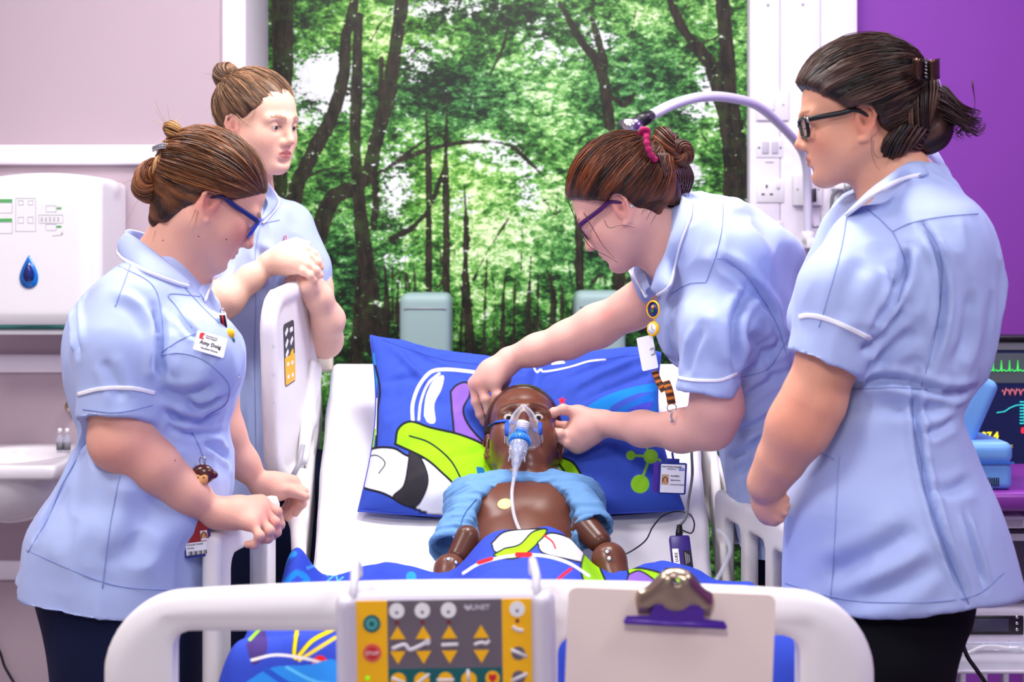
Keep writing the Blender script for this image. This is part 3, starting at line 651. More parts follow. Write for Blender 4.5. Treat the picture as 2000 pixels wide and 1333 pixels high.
def sdpoly(x, y, p):
    d = np.full(len(x), 1e9); s = np.ones(len(x)); n = len(p)
    for i in range(n):
        a, b = p[i], p[i-1]; e = b-a; wx, wy = x-a[0], y-a[1]; t = np.clip((wx*e[0]+wy*e[1])/(e.dot(e)+1e-9), 0, 1)
        d = np.minimum(d, (wx-e[0]*t)**2+(wy-e[1]*t)**2); c1 = y >= a[1]; c2 = y < b[1]; c3 = e[0]*wy > e[1]*wx
        s = np.where((c1 & c2 & c3) | (~c1 & ~c2 & ~c3), -s, s)
    return s*np.sqrt(d)
def rnd(pts, n=None): return [tuple(q) for q in spl(list(pts)+[pts[0]], (n or len(pts)*5))[:-1]]
def outl(pts, col, w=2.0, oc=(26, 26, 34)):
    p = rnd(pts); return [('poly', p, col), ('line', (list(p)+[p[0]], w), oc)]
def star(x, y, r): return [(x+r*(1 if i % 2 == 0 else .4)*math.sin(i*math.pi/5), y-r*(1 if i % 2 == 0 else .4)*math.cos(i*math.pi/5)) for i in range(10)]
def topx(V): return 1000+V[:, 0]/V[:, 1]*F, HZ+(CAMZ-V[:, 2])/V[:, 1]*F
def bed():
    t = thing('hospital_bed', 'white hospital bed with raised backrest and slatted plastic footboard facing us', 'bed', (0, 2.5, 0))
    # footboard
    D = 1.72; S = Field(); k = D/F; X = lambda px: (px-1000)*k; Zq = lambda py: CAMZ-(py-HZ)*k
    S.rbox([X(955), D+.02, Zq(1150)-.30], [765*k, .024, .30], .022, k=.01)
    f0 = S.pr.pop()[0]
    # rounded outline with a slightly crowned top edge
    cx, hw, zt, rr = X(955), 765*k, Zq(1136), .098
    def out2(p):
        u = (p[:, 0]-cx); top = zt-.018*(u/hw)**2; zb = .38; zc = (top+zb)/2; hz = (top-zb)/2
        q = np.stack([np.abs(u)-hw+rr, np.abs(p[:, 2]-zc)-hz+rr], 1); return np.sqrt((np.maximum(q, 0)**2).sum(1))+np.minimum(q.max(1), 0)-rr
    def foot(p):
        d2 = out2(p)+.004; dy = np.abs(p[:, 1]-(D+.022))-.024+.014*np.clip(1+d2/.03, 0, 1)**2
        return np.maximum(d2, dy).astype(np.float32)
    S.add(foot, [cx, D+.02, .62], .62, .001)
    for (a, b, ya, yb) in ((334, 700, 1236, 1500), (700, 1100, 1245, 1500), (1090, 1565, 1245, 1500)):
        S.rbox([(X(a)+X(b))/2, D+.02, (Zq(ya)+Zq(yb))/2], [(X(b)-X(a))/2, .08, (Zq(ya)-Zq(yb))/2], .022, k=.004, op='s')
        if a == 700: S.pr.pop()
        else: S.rbox([(X(a)+X(b))/2, D-.012, (Zq(ya)+Zq(yb))/2], [(X(b)-X(a))/2+.018, .012, (Zq(ya)-Zq(yb))/2+.022], .012, k=.006, op='s')
    V, Q = S.mesh(.0055); obj('footboard', V, Q, 'bed_plastic', t)
    # mattress with sheet
    prof = spl([(1.80, .705), (2.1, .715), (2.40, .720), (2.53, .725), (2.62, .758), (2.80, .850), (3.0, .950), (3.20, 1.050), (3.27, 1.07)], 200)
    half = np.interp(prof[:, 0], [1.8, 2.5, 3.27], [.355, .358, .415]); m = 130; u = np.linspace(-1, 1, m)
    ue = np.sign(u)*(1-(1-np.abs(u))**1.0); dn = np.zeros(m)
    Xg = []; s = np.abs(u); top = s < .80; xx = np.where(top, u/.80*.955, np.sign(u)*(.955+.045*np.sin(np.clip((s-.80)/.08, 0, 1)*math.pi/2))); dz = np.where(s < .80, 0, np.where(s < .88, -.028*(1-np.cos(np.clip((s-.80)/.08, 0, 1)*math.pi/2)), -.028-(s-.88)/.12*.10))
    t_ = np.gradient(prof, axis=0); t_ /= np.linalg.norm(t_, axis=1, keepdims=True); nrm = np.c_[-t_[:, 1], t_[:, 0]]
    G = np.zeros((200, m, 3)); G[..., 0] = half[:, None]*xx[None]; G[..., 1] = prof[:, 0][:, None]+nrm[:, 0][:, None]*dz[None]; G[..., 2] = prof[:, 1][:, None]+nrm[:, 1][:, None]*dz[None]
    w = noise(G*np.array([5, 16, 16])+3)*.016+noise(G*np.array([14, 40, 40])+7)*.004; ridg = -np.abs(noise(G*np.array([4, 11, 11])+1))*.022
    side = np.clip((s-.80)/.1, 0, 1)[None]; wr = (w+ridg)*(1-.6*side)*np.clip((3.15-prof[:, 0])/.3, .25, 1)[:, None]
    G[..., 1] += wr*nrm[:, 0][:, None]; G[..., 2] += wr*nrm[:, 1][:, None]; G[..., 0] += side*np.sign(u)[None]*noise(G*np.array([9, 12, 9]))*.012
    off = np.zeros_like(G); off[..., 1] = -nrm[:, 0][:, None]*.02; off[..., 2] = -nrm[:, 1][:, None]*.02
    sh = thing('bed_sheet', 'white wrinkled fitted sheet over the mattress of the bed', 'sheet', (0, 2.5, .7)); V, Q = solid(G, off); obj('sheet_cloth', V, Q, 'sheet', sh)
    Gm = G.copy(); Gm -= 0; cen = np.zeros((60, 2, 3)); ii = np.linspace(0, 199, 60).astype(int)
    lowL = np.stack([-half[ii]*.97, prof[ii, 0]-nrm[ii, 0]*.022, prof[ii, 1]-nrm[ii, 1]*.022-.012], 1); lowR = lowL*[-1, 1, 1]; Gb = np.stack([lowL, lowR], 1); o2 = np.zeros_like(Gb); o2[..., 1] = -nrm[ii, 0][:, None]*.105; o2[..., 2] = -nrm[ii, 1][:, None]*.105
    V, Q = solid(Gb, o2); obj('mattress', V, Q, 'mattress_grey', t)
    # bed deck and side plates that follow the backrest
    for sg in (-1, 1):
        edge = np.stack([sg*(half[ii]+.022), prof[ii, 0]-nrm[ii, 0]*.03, prof[ii, 1]-nrm[ii, 1]*.03], 1)[14:]
        Gs = np.stack([edge, edge-np.c_[0*edge[:, 0], nrm[ii, 0][14:]*.11, nrm[ii, 1][14:]*.11]], 1); obj('side_plate', *solid(Gs, np.broadcast_to([sg*.012, 0, 0], Gs.shape)), 'bed_plastic', t)
        e = edge[-1]; obj('mattress_stop', *box(e+[-sg*.01, .0, .035], (.035, .04, .05), None, .008), 'stop_beige', t)
    obj('deck', *bx((-.38, 1.80, .52), (.38, 2.55, .585), .01), 'bed_plastic', t); obj('backrest_deck', *box([0, 2.92, .76], (.76, .78, .03), Matrix.Rotation(math.radians(26.8), 3, 'X'), .008), 'bed_plastic', t)
    for (x, y) in ((-.34, 1.95), (.34, 1.95), (-.34, 3.1), (.34, 3.1)):
        obj('leg', *bx((x-.03, y-.03, .12), (x+.03, y+.03, .54), .01), 'bed_plastic', t); cs = obj('castor', *lathe([x-.02, y, .062], [(.0005, 0), (.05, 0), (.062, .01), (.062, .03), (.05, .04), (.0005, .04)], 22, (1, 0, 0)), 'dark_plastic', t)
    obj('chassis', *cat_([bx((-.37, 1.90, .30), (-.31, 3.2, .37), .01), bx((.31, 1.90, .30), (.37, 3.2, .37), .01), bx((-.37, 1.9, .30), (.37, 1.97, .37), .01), bx((-.37, 3.1, .30), (.37, 3.17, .37), .01)]), 'bed_plastic', t)
    # lower side rails: frames with an oblong opening
    def rail_frame(name, pa, pb, z1, z0, th=.018, post=.032, parent=t, mid=None):
        a, b = np.array(pa, float), np.array(pb, float); d = (b-a); L = np.linalg.norm(d); d /= L; R = np.stack([[d[0], d[1], 0], [-d[1], d[0], 0], [0, 0, 1.]], 1); c = np.array([(a[0]+b[0])/2, (a[1]+b[1])/2, (z0+z1)/2])
        S = Field(); S.rbox(c, [L/2+post, th, (z1-z0)/2], .016, R)
        def hole(u0, u1, za, zb): S.rbox(c+R @ np.array([(u0+u1)/2, 0, (za+zb)/2-(z0+z1)/2]), [(u1-u0)/2, .06, (zb-za)/2], .02, R, k=.010, op='s')
        if mid is None: hole(-L/2+post, L/2-post, z0+.05, z1-.048)
        else:
            for (u0, u1, za, zb) in mid: hole(u0, u1, za, zb)
        V, Q = S.mesh(.0055); return obj(name, V, Q, 'bed_plastic', parent)
    rail_frame('side_rail', (-.484, 2.345), (-.444, 2.56), .868, .40, post=.028)
    obj('rail_knob', *lathe(P(530, 985, 2.56)+[0, 0, -.02], [(.0005, .035), (.010, .033), (.015, .02), (.015, -.03), (.0005, -.03)], 18), 'bed_plastic', t)
    rail_frame('side_rail', (.480, 2.30), (.405, 2.74), .868, .40, mid=[(-.20, -.075, .46, .815), (-.035, .055, .48, .820), (.095, .19, .50, .820)], post=.03, th=.013)
    # upper side rails follow the backrest
    def rail_up(c, dirv, hl, hz, rot, hole=False):
        d = np.array([*dirv, 0.0]); d /= np.linalg.norm(d); n = np.array([-d[1], d[0], 0]); u = np.array([0, 0, 1.]); ca, sa = math.cos(rot), math.sin(rot); a1 = d*ca+u*sa; a2 = -d*sa+u*ca; R = np.stack([a1, n, a2], 1); S = Field()
        S.rbox(c, [hl, .015, hz], .0145, R, k=.01); S.pr.pop()
        def body(p, rr=.085):
            q = (p-np.array(c)) @ R; e = np.abs(q[:, [0, 2]])-np.array([hl-rr, hz-rr]); d2 = np.sqrt((np.maximum(e, 0)**2).sum(1))+np.minimum(e.max(1), 0)-rr
            th = .017-.006*np.clip(-(d2+.028)/.012, 0, 1); return np.maximum(d2+.006, np.abs(q[:, 1])-th+.010*np.clip(1+d2/.018, 0, 1)**2).astype(np.float32)
        S.add(body, c, max(hl, hz)*1.5, .001)
        if hole: S.rbox(np.array(c)+R @ np.array([hl*.1, 0, hz*.3]), [hl*.45, .05, hz*.35], .035, R, k=.012, op='s')
        V, Q = S.mesh(.0055); return obj('side_rail', V, Q, 'bed_plastic', t), R
    o, R = rail_up(P(568, 742, 2.90), (.050, .40), .160, .200, .10)
    hit = Hit(*[np.array([v.co[:] for v in o.data.vertices])+wloc(t), [tuple(p.vertices) for p in o.data.polygons]])
    # printed sticker on the rail
    l, n = hit(565, 690)
    if l is not None:
        nn = n; y2 = R[:, 2]-nn*R[:, 2].dot(nn); y2 /= np.linalg.norm(y2); x2 = np.cross(y2, nn); Rs = np.stack([x2, y2, nn], 1)
        obj('sticker', *slab(rrect(.075, .125, .01), 0, .0008, Rs, l), 'dark_sticker', t, smooth=False); obj('sticker_band', *slab(rrect(.07, .055, .006), .0008, .0013, Rs, l-y2*.032), 'yellow', t, smooth=False)
        rs = np.random.RandomState(2)
        for (u, v) in ((-.018, .045), (.016, .045), (-.018, .022), (.016, .022), (-.018, .002), (.016, -.002)): obj('sticker_symbol', *slab(rrect(.02, .009, .002), .0008, .0014, Rs @ np.array(Matrix.Rotation(rs.rand()*1.2, 3, 'Z')), l+x2*u+y2*v), 'white_ink' if v > 0 else 'yellow', t, smooth=False)
        for (u, v) in ((-.015, -.02), (.015, -.022), (-.015, -.045), (.015, -.047)): obj('sticker_symbol', *slab(rrect(.014, .007, .002), .0013, .0018, Rs, l+x2*u+y2*v), 'white_ink', t, smooth=False)
    rail_up([.432, 2.95, .895], (-.06, .40), .16, .15, .25, True)
    # rail hinge casting on the left
    S = Field(); S.chain([P(597, 700, 3.02), P(604, 760, 3.0), P(600, 820, 2.95), P(592, 900, 2.88)], [.013, .016, .015, .011], k=.02); S.rbox(P(612, 770, 3.0), np.array([.008, .03, .07]), .01, basis(80, 15), k=.01); S.cap(P(604, 705, 2.98), P(612, 745, 2.96), .008, .008, k=.002, op='s')
    V, Q = S.mesh(.006); obj('rail_hinge', V, Q, 'bed_plastic', t)
    S = Field(); S.chain([P(590, 930, 2.80), P(582, 1010, 2.72), P(584, 1085, 2.66)], [.016, .016, .014], k=.02); V, Q = S.mesh(.005); obj('rail_arm', V, Q, 'bed_plastic', t)
    obj('rail_link', *tube([P(592, 870, 2.82), P(585, 905, 2.80), P(570, 935, 2.78)], .005, 10), 'grey_plastic', t)
    return t
mat('mattress_grey', (200, 200, 210), .7, .03); mat('stop_beige', (226, 214, 196), .5, .02); mat('dark_sticker', (50, 56, 66), .4, 0); mat('clipboard_beige', (246, 228, 217), .45, .02, nscale=3)
BED = bed()
# ------------------------------------------------------------ pillow
BLUE = (52, 78, 180)
def pillow():
    m, n = 300, 400; v, u = np.meshgrid(np.linspace(0, 1, m), np.linspace(0, 1, n), indexing='ij')
    def border(c): return spl([P(*q) for q in c], n)
    top = border([(723, 656, 3.05), (790, 672, 3.07), (850, 690, 3.08), (930, 700, 3.09), (1020, 711, 3.09), (1100, 705, 3.09), (1170, 692, 3.08), (1250, 683, 3.06), (1290, 690, 3.04)])
    bot = border([(700, 998, 2.73), (770, 1003, 2.72), (850, 1008, 2.72), (930, 1012, 2.72), (1020, 1012, 2.72), (1110, 1008, 2.72), (1200, 1003, 2.72), (1270, 1000, 2.72), (1336, 996, 2.73)])
    vv = v[..., None]; G = top[None]*(1-vv)+bot[None]*vv
    pinch = .022*np.sin(np.pi*v)**1; G[..., 0] += np.where(u < .5, pinch, -pinch*1.1)*(np.abs(u-.5)*2)**6
    nrm = np.array([0, -.67, .74]); puff = (np.clip(1-(2*u-1)**4, 0, 1)*np.clip(1-(2*v-1)**4, 0, 1))**.55
    th = .062*puff; f1 = noise(np.stack([u*5+v*2, v*5-u*2, u*0+1], -1))*.030+noise(np.stack([u*16+v*8, v*9, u*0+4], -1))*.010+noise(np.stack([u*40, v*26+u*20, u*0+7], -1))*.004
    # folds that radiate from the corners and the hollow under the head
    def fold(x0, y0, x1, y1, w, a):
        ab = np.array([x1-x0, y1-y0]); t = np.clip(((u-x0)*ab[0]+(v-y0)*ab[1])/ab.dot(ab), 0, 1); d = np.hypot(u-x0-t*ab[0], (v-y0-t*ab[1])*.7); return a*np.exp(-(d/w)**2)*np.sin(np.pi*np.clip(t, .02, .98))
    fl = fold(.03, .05, .3, .45, .02, .010)+fold(.05, .02, .42, .30, .018, .009)+fold(.02, .35, .22, .30, .02, -.010)+fold(.56, .03, .52, .35, .02, -.014)+fold(.6, .35, .95, .12, .02, .011)+fold(.62, .45, .97, .22, .018, -.009)+fold(.62, .25, .9, .10, .018, -.009)+fold(.6, .55, .9, .6, .03, .007)+fold(.97, .9, .75, .7, .03, .008)+fold(.45, .05, .5, .2, .012, -.010)
    hole = .055*np.exp(-(((u-.53)/.15)**2+((v-.58)/.26)**2))
    G = G+nrm*(th+(f1*.6+fl)*np.clip(puff*1.3, .15, 1)-hole)[..., None]
    t = thing('pillow', 'blue pillow with bright printed shapes under the manikin\'s head', 'pillow', (0, 2.85, .85))
    V, Q = gridmesh(G); px, py = topx(V)
    sh = [('poly', [(700, 680), (731, 690), (738, 740), (732, 790), (716, 800)], (46, 150, 214)), ('line', ([(733, 715), (742, 760), (738, 800), (737, 830), (735, 872)], 2), (26, 26, 34)), ('poly', [(715, 780), (737, 778), (735, 850), (700, 860)], (230, 232, 240)), ('poly', [(690, 845), (735, 838), (730, 875), (700, 900)], (150, 214, 20))]
    sh += [('line', ([(806, 822), (806, 790), (818, 755), (840, 728), (866, 722), (900, 724), (932, 728)], 3.2), (240, 240, 250)), ('line', ([(818, 820), (822, 785), (836, 750), (858, 730)], 2.2), (240, 240, 250)), ('poly', rnd([(828, 812), (832, 775), (846, 745), (866, 734), (862, 760), (848, 790), (850, 824), (836, 826)]), (240, 240, 250))]
    sh += outl([(880, 765), (893, 752), (912, 748), (918, 770), (905, 800), (915, 830), (945, 865), (985, 905), (970, 915), (930, 900), (892, 860), (884, 815)], (132, 92, 190), 2)
    sh += outl([(706, 905), (725, 878), (768, 876), (800, 892), (860, 900), (905, 930), (938, 985), (915, 1010), (860, 1010), (800, 990), (750, 965), (704, 948)], (226, 226, 236), 2.4)
    sh += outl([(800, 880), (822, 896), (836, 940), (818, 985), (796, 990), (768, 972), (788, 950), (796, 915)], (46, 44, 50), 1.5)
    sh += outl([(772, 868), (778, 838), (802, 824), (842, 836), (900, 850), (950, 872), (990, 905), (992, 935), (940, 960), (912, 968), (870, 930), (830, 896)], (150, 214, 20), 2.4)
    sh += [('line', ([(800, 852), (840, 866), (880, 900), (905, 945)], 1.8), (26, 26, 34)), ('poly', rnd([(930, 912), (945, 916), (948, 940), (936, 948)]), (20, 110, 170)), ('line', ([(712, 895), (735, 890), (752, 905), (740, 925)], 1.2), (26, 26, 34))]
    sh += outl([(1085, 890), (1100, 895), (1120, 905), (1135, 930), (1140, 960), (1110, 960), (1090, 930)], (150, 214, 20), 2.2) + [('line', ([(1078, 905), (1095, 930), (1100, 960)], 5), (235, 235, 240)), ('line', ([(1085, 898), (1104, 925), (1112, 960)], 2), (26, 26, 34))]
    sh += [('poly', star(1098, 783, 9), (226, 30, 44)), ('poly', star(1168, 862, 9), (226, 30, 44))]
    T2 = (16, 120, 200)
    sh += [('poly', rnd([(1140, 800), (1170, 780), (1215, 762), (1270, 750), (1300, 748), (1300, 765), (1250, 768), (1200, 790), (1180, 812), (1160, 812)]), T2), ('poly', rnd([(1185, 815), (1215, 795), (1255, 775), (1300, 760), (1300, 800), (1255, 808), (1230, 830), (1200, 835)]), (14, 96, 186)), ('poly', rnd([(1225, 800), (1250, 790), (1275, 785), (1270, 800), (1245, 812)]), (58, 64, 180))]
    LG = (140, 205, 40)
    sh += [('line', ([(1232, 890), (1270, 892)], 2.4), LG), ('line', ([(1270, 892), (1250, 946)], 2.4), LG), ('line', ([(1270, 892), (1262, 872)], 2), LG), ('line', ([(1270, 892), (1290, 900)], 2.4), LG), ('disc', (1232, 890, 9), LG), ('disc', (1271, 892, 14), LG), ('disc', (1250, 946, 18), LG)]
    sh += [('line', ([(1040, 712), (1048, 727), (1056, 722), (1064, 726), (1110, 718), (1150, 706), (1182, 703)], 1.6), (235, 238, 250)), ('line', ([(745, 664), (850, 700), (930, 712), (1010, 722)], .7), (34, 48, 130)), ('line', ([(1062, 735), (1110, 720), (1200, 700), (1280, 692)], .7), (34, 48, 130)), ('poly', [(1076, 706), (1100, 704), (1104, 710), (1078, 713)], (230, 230, 235))]
    C = paint(px, py, BLUE, sh); obj('pillow_case_front', V, Q, 'print', t, color=C)
    Gb = top[None]*(1-vv)+bot[None]*vv; Gb[..., 0] += np.where(u < .5, pinch, -pinch*1.1)*(np.abs(u-.5)*2)**6; Gb = Gb-nrm*(th*.9)[..., None]
    Gb = Gb[::6, ::6]; V, Q = gridmesh(Gb[:, ::-1]); obj('pillow_case_back', V, Q, 'print', t, color=np.tile(np.array(lin(*BLUE)), (len(V), 1)))
    e = np.concatenate([top[::8], np.array([G[i, -1] for i in range(0, m, 8)]), bot[::-8], np.array([G[i, 0] for i in range(m-1, -1, -8)])]); obj('hem', *tube(e, .0022, 6, closed=True), 'hem_blue', t)
mat('hem_blue', (50, 74, 184), .8, 0)
pillow()
# ------------------------------------------------------------ duvet
def duvet():
    n, m = 560, 440; xs = np.linspace(-.40, .43, n)
    backy = np.interp(xs, [-.40, -.36, -.30, -.2, -.12, -.08, .02, .12, .17, .2, .3, .43], [2.30, 2.42, 2.45, 2.45, 2.44, 2.44, 2.45, 2.44, 2.43, 2.42, 2.40, 2.34])
    tq = np.linspace(0, 1, m)[:, None]; v = np.where(tq < .6, tq/.6*.80, .80+(tq-.6)/.4*.20); X = np.broadcast_to(xs, (m, n)).copy(); Y = backy[None]*(1-v)+1.845*v
    body = .090*np.exp(-((X-.025)/.105)**4)*np.clip((2.47-Y)/.05, 0, 1)**.5
    arch = np.clip(1-((Y-2.32)/.50)**2, 0, 1)
    Z = .742+.030*np.clip((2.46-Y)/.03, 0, 1)+body*arch+.010*np.exp(-((X+.25)/.12)**2)*np.clip((2.3-Y)/.1, 0, 1)+.03*np.clip((2.15-Y)/.2, 0, 1)
    Z += .075*np.exp(-((X+.355)/.035)**2-((Y-2.37)/.05)**2)+.02*np.exp(-((X+.2)/.1)**2-((Y-2.4)/.05)**2)+.022*np.exp(-((X-.25)/.08)**2-((Y-2.38)/.06)**2)
    q = np.stack([X, Y, X*0], -1); amp = np.interp(X, [-.4, -.2, -.1, .12, .2, .43], [1.6, 1.2, .35, .35, .9, 1.2])
    Z += amp*(np.abs(noise(q*[9, 9, 1]+2))*-.045+.010+noise(q*[26, 20, 1]+5)*.014+noise(q*[60, 50, 1])*.003)
    Z -= np.clip((1.93-Y)/.085, 0, 1)**2*.17; ed = np.clip((X+.36)/-.04, 0, 1)+np.clip((X-.38)/.05, 0, 1); Z -= ed**2*.09
    Z -= np.clip(1-v/.03, 0, 1)*.016
    Z = np.maximum(Z, np.where(ed > 0, .55, .735-np.clip((1.93-Y)/.085, 0, 1)*.2))
    G = np.stack([X, Y, Z], -1); V, Q = gridmesh(G); px, py = topx(V)
    sh = []
    sh += outl([(960, 1062), (985, 1040), (1030, 1034), (1065, 1036), (1052, 1056), (1010, 1078), (970, 1080)], (226, 226, 236), 1.8)+outl([(985, 1072), (1015, 1064), (1040, 1040), (1066, 1034), (1062, 1048), (1030, 1080), (1000, 1092), (965, 1086)], (150, 214, 20), 1.8)
    sh += outl([(1050, 1060), (1075, 1042), (1115, 1052), (1140, 1070), (1146, 1098), (1105, 1092), (1060, 1080)], (228, 228, 238), 1.8)+outl([(1148, 1060), (1160, 1070), (1172, 1110), (1185, 1150), (1150, 1150), (1135, 1110)], (150, 214, 20), 1.8)
    sh += [('line', ([(905, 1120), (940, 1100), (1000, 1086), (1060, 1086), (1110, 1100), (1150, 1125)], 3), (228, 228, 236)), ('line', ([(935, 1100), (960, 1092)], 4), (204, 30, 40)), ('line', ([(1010, 1084), (1035, 1084)], 5), (204, 30, 40)), ('line', ([(1062, 1046), (1078, 1058), (1085, 1072)], 2), (204, 30, 40)), ('line', ([(1115, 1112), (1095, 1128), (1080, 1146)], 3), (204, 30, 40))]
    sh += outl([(1225, 1110), (1260, 1112), (1300, 1125), (1320, 1150), (1240, 1150)], (150, 214, 20), 2)+outl([(1228, 1122), (1250, 1116), (1280, 1135), (1290, 1150), (1225, 1150)], (132, 92, 190), 1.6)
    sh += outl([(1300, 1112), (1330, 1112), (1356, 1128), (1368, 1150), (1335, 1150)], (150, 214, 20), 2)
    sh += [('line', ([(543, 1125), (552, 1108), (560, 1090), (575, 1082)], 5), (40, 140, 226)), ('line', ([(600, 1110), (625, 1105), (640, 1125)], 2), (70, 160, 230)), ('line', ([(556, 1140), (580, 1120), (600, 1135), (575, 1150)], 6), (30, 130, 220)), ('line', ([(640, 1108), (652, 1112)], 3), (230, 150, 70)), ('line', ([(640, 1135), (655, 1124), (660, 1135), (670, 1128)], 1.6), (80, 170, 235)), ('disc', (803, 1127, 10), (40, 140, 226)), ('disc', (700, 1122, 6), (90, 120, 220))]
    # foot end, seen through the footboard opening
    sh += [('line', ([(581, 1222), (576, 1286), (610, 1252), (655, 1228)], 5), (30, 30, 40)), ('line', ([(581, 1222), (576, 1286), (610, 1252), (655, 1228)], 3.6), (250, 216, 20)), ('line', ([(585, 1290), (655, 1246)], 3.2), (250, 216, 20)), ('disc', (625, 1296, 15), (226, 30, 34)),
           ('poly', rnd([(480, 1260), (505, 1225), (520, 1240), (520, 1275), (495, 1300)]), (70, 50, 120)), ('line', ([(488, 1250), (505, 1232), (512, 1225)], 3), (150, 214, 20)), ('line', ([(492, 1290), (540, 1280), (600, 1288), (640, 1300)], 3), (226, 222, 220)), ('poly', rnd([(470, 1340), (530, 1305), (600, 1300), (655, 1290), (655, 1345)]), (46, 140, 226)), ('line', ([(520, 1310), (570, 1340), (640, 1350)], 6), (40, 84, 196)), ('line', ([(560, 1304), (610, 1330), (655, 1338)], 3), (96, 190, 240))]
    C = paint(px, py, (50, 74, 188), sh)
    t = thing('duvet', 'blue patterned duvet bunched over the manikin\'s legs and the foot of the bed', 'duvet', (0, 2.2, .74)); V, Q = solid(G, np.broadcast_to([0, 0, -.012], G.shape)); obj('cover', V, Q, 'print', t, color=np.vstack([C, C]))
duvet()
# ------------------------------------------------------------ bed control panel hooked on the footboard
def control_panel():
    D = 1.655; a = math.radians(-.9); R = np.array([[math.cos(a), 0, math.sin(a)], [0, 0, -1], [0, 1, 0]]).T
    R = np.stack([[math.cos(a), 0, -math.sin(a)], [math.sin(a), 0, math.cos(a)], [0, -1, 0]], 1)
    c0 = P(868, 1250, D); k = D/F; t = thing('bed_control_panel', 'bed control panel with yellow and grey keypad hooked over the footboard', 'control panel', P(868, 1400, D))
    g = lambda x, y, h=0.0: c0+R @ np.array([(x-868)*k, -(y-1250)*k, h])
    def sb(pts, h0, h1, m, name): pts = [((x-868)*k, -(y-1250)*k) for x, y in pts]; return obj(name, *slab(pts[::-1], h0, h1, R, c0), m, t, smooth=False)
    S = Field(); S.rbox(g(870, 1300, -.014), [216*k, .132*0+140*k, .014], .012, R, k=.01); S.rbox(g(690-14, 1300, .000), [15*k, 135*k, .010], .009, R, k=.006); S.rbox(g(1062, 1300, .000), [15*k, 135*k, .010], .009, R, k=.006); V, Q = S.mesh(.003); obj('casing', V, Q, 'panel_lilac', t)
    rr = lambda x0, y0, x1, y1: [(x0, y0), (x1, y0), (x1, y1), (x0, y1)]
    sb(rr(697, 1172, 757, 1420), .0002, .0014, 'yellow', 'keypad_strip'); sb(rr(981, 1172, 1039, 1420), .0002, .0014, 'yellow', 'keypad_strip'); sb(rr(757, 1172, 981, 1305), .0002, .0013, 'panel_grey', 'keypad_field'); sb(rr(757, 1305, 981, 1420), .0002, .0013, 'teal', 'keypad_field')
    C = lambda x, y, r, h0, h1, m, n: sb(ellp(x, y, r, r, 26), h0, h1, m, n)
    for x in (776, 826, 877, 1011): C(x, 1192, 15, .001, .0024, 'white_ink', 'key'); C(x, 1195, 3, .0024, .0028, 'panel_grey', 'key_mark'); C(x, 1215, 4, .0012, .0020, 'dark_red', 'indicator')
    C(727, 1216, 17, .001, .0024, 'teal', 'key'); C(727, 1216, 12, .0024, .0027, 'teal_light', 'key_mark'); C(727, 1216, 5, .0027, .003, 'teal', 'key_mark'); C(727, 1273, 18, .001, .0022, 'red_soft', 'key'); C(727, 1273, 12, .0022, .0028, 'red_ink', 'key_mark'); text('STOP', .0062, R, g(727, 1277, .0029), 'white_ink', t, align='CENTER')
    for x in (777, 827, 878, 940):
        y0 = 1222; w = 15; sb([(x-w, y0+25), (x, y0), (x+w, y0+25)], .0012, .0024, 'yellow', 'arrow_key'); sb([(x-w, 1271), (x+w, 1271), (x, 1296)], .0012, .0024, 'yellow', 'arrow_key')
    def ln(pts, r, m='bed_icon', name='bed_symbol'): pts = spl([g(*q, .0022) for q in pts], 22) if len(pts) > 2 else np.array([g(*q, .0022) for q in pts]); obj(name, *tube(pts, r, 8, flat=.5, nrm=R[:, 2]), m, t)
    ln([(766, 1266), (790, 1258), (800, 1268), (818, 1262), (836, 1252)], .0024); C(835, 1253, 6, .001, .004, 'bed_icon', 'bed_symbol'); ln([(862, 1260), (895, 1259)], .0022); ln([(926, 1260), (940, 1256), (950, 1258), (956, 1252)], .0020)
    text('LINET', .0082, R, g(921, 1192, .0016), 'logo_white', t, bold=.0002); sb([(910, 1181), (915, 1186), (920, 1181), (921, 1188), (916, 1194), (911, 1191), (907, 1186)], .0012, .002, 'logo_white', 'logo_emblem'); ln([(1002, 1226), (1010, 1232), (1022, 1234)], .0022)
    for y, s in ((1278, 1), (1325, -1)): C(1012, y, 13, .001, .0022, 'panel_grey', 'key'); ln([(998, y-s*7), (1029, y+s*7)], .0020)
    C(717, 1322, 4.5, .001, .002, 'led_green', 'indicator'); C(1012, 1385, 13, .001, .0022, 'panel_grey', 'key')
    for i, x in enumerate((777, 823, 869, 915)): C(x, 1328, 15, .001, .0022, 'yellow', 'key'); ln([[(764, 1322), (790, 1333)], [(812, 1336), (824, 1326), (838, 1316)], [(852, 1328), (886, 1328)], [(913, 1308), (914, 1335)]][i], .0018)
    C(961, 1326, 14, .001, .0022, 'yellow', 'key'); sb([(953, 1320), (957, 1317), (961, 1320), (965, 1317), (969, 1320), (968, 1327), (961, 1335), (954, 1327)], .0022, .003, 'red_ink', 'heart_symbol')
    for x in (690, 1050): obj('hook', *tube(spl([g(x, 1185, -.006), g(x, 1160, -.008), g(x, 1138, -.022), g(x-4, 1126, -.050), g(x-6, 1130, -.085), g(x-6, 1160, -.102)], 26), .0052, 10), 'hook_grey', t)
mat('panel_lilac', (205, 200, 214), .35, .02); mat('dark_red', (130, 40, 40), .5, 0); mat('teal_light', (80, 160, 160), .5, 0); mat('red_soft', (226, 100, 80), .5, 0); mat('bed_icon', (226, 222, 228), .5, 0); mat('logo_white', (205, 198, 208), .5, 0); mat('led_green', (130, 210, 20), .4, 0, emit=(130, 220, 20), estr=.6); mat('hook_grey', (206, 204, 214), .3, 0)
control_panel()
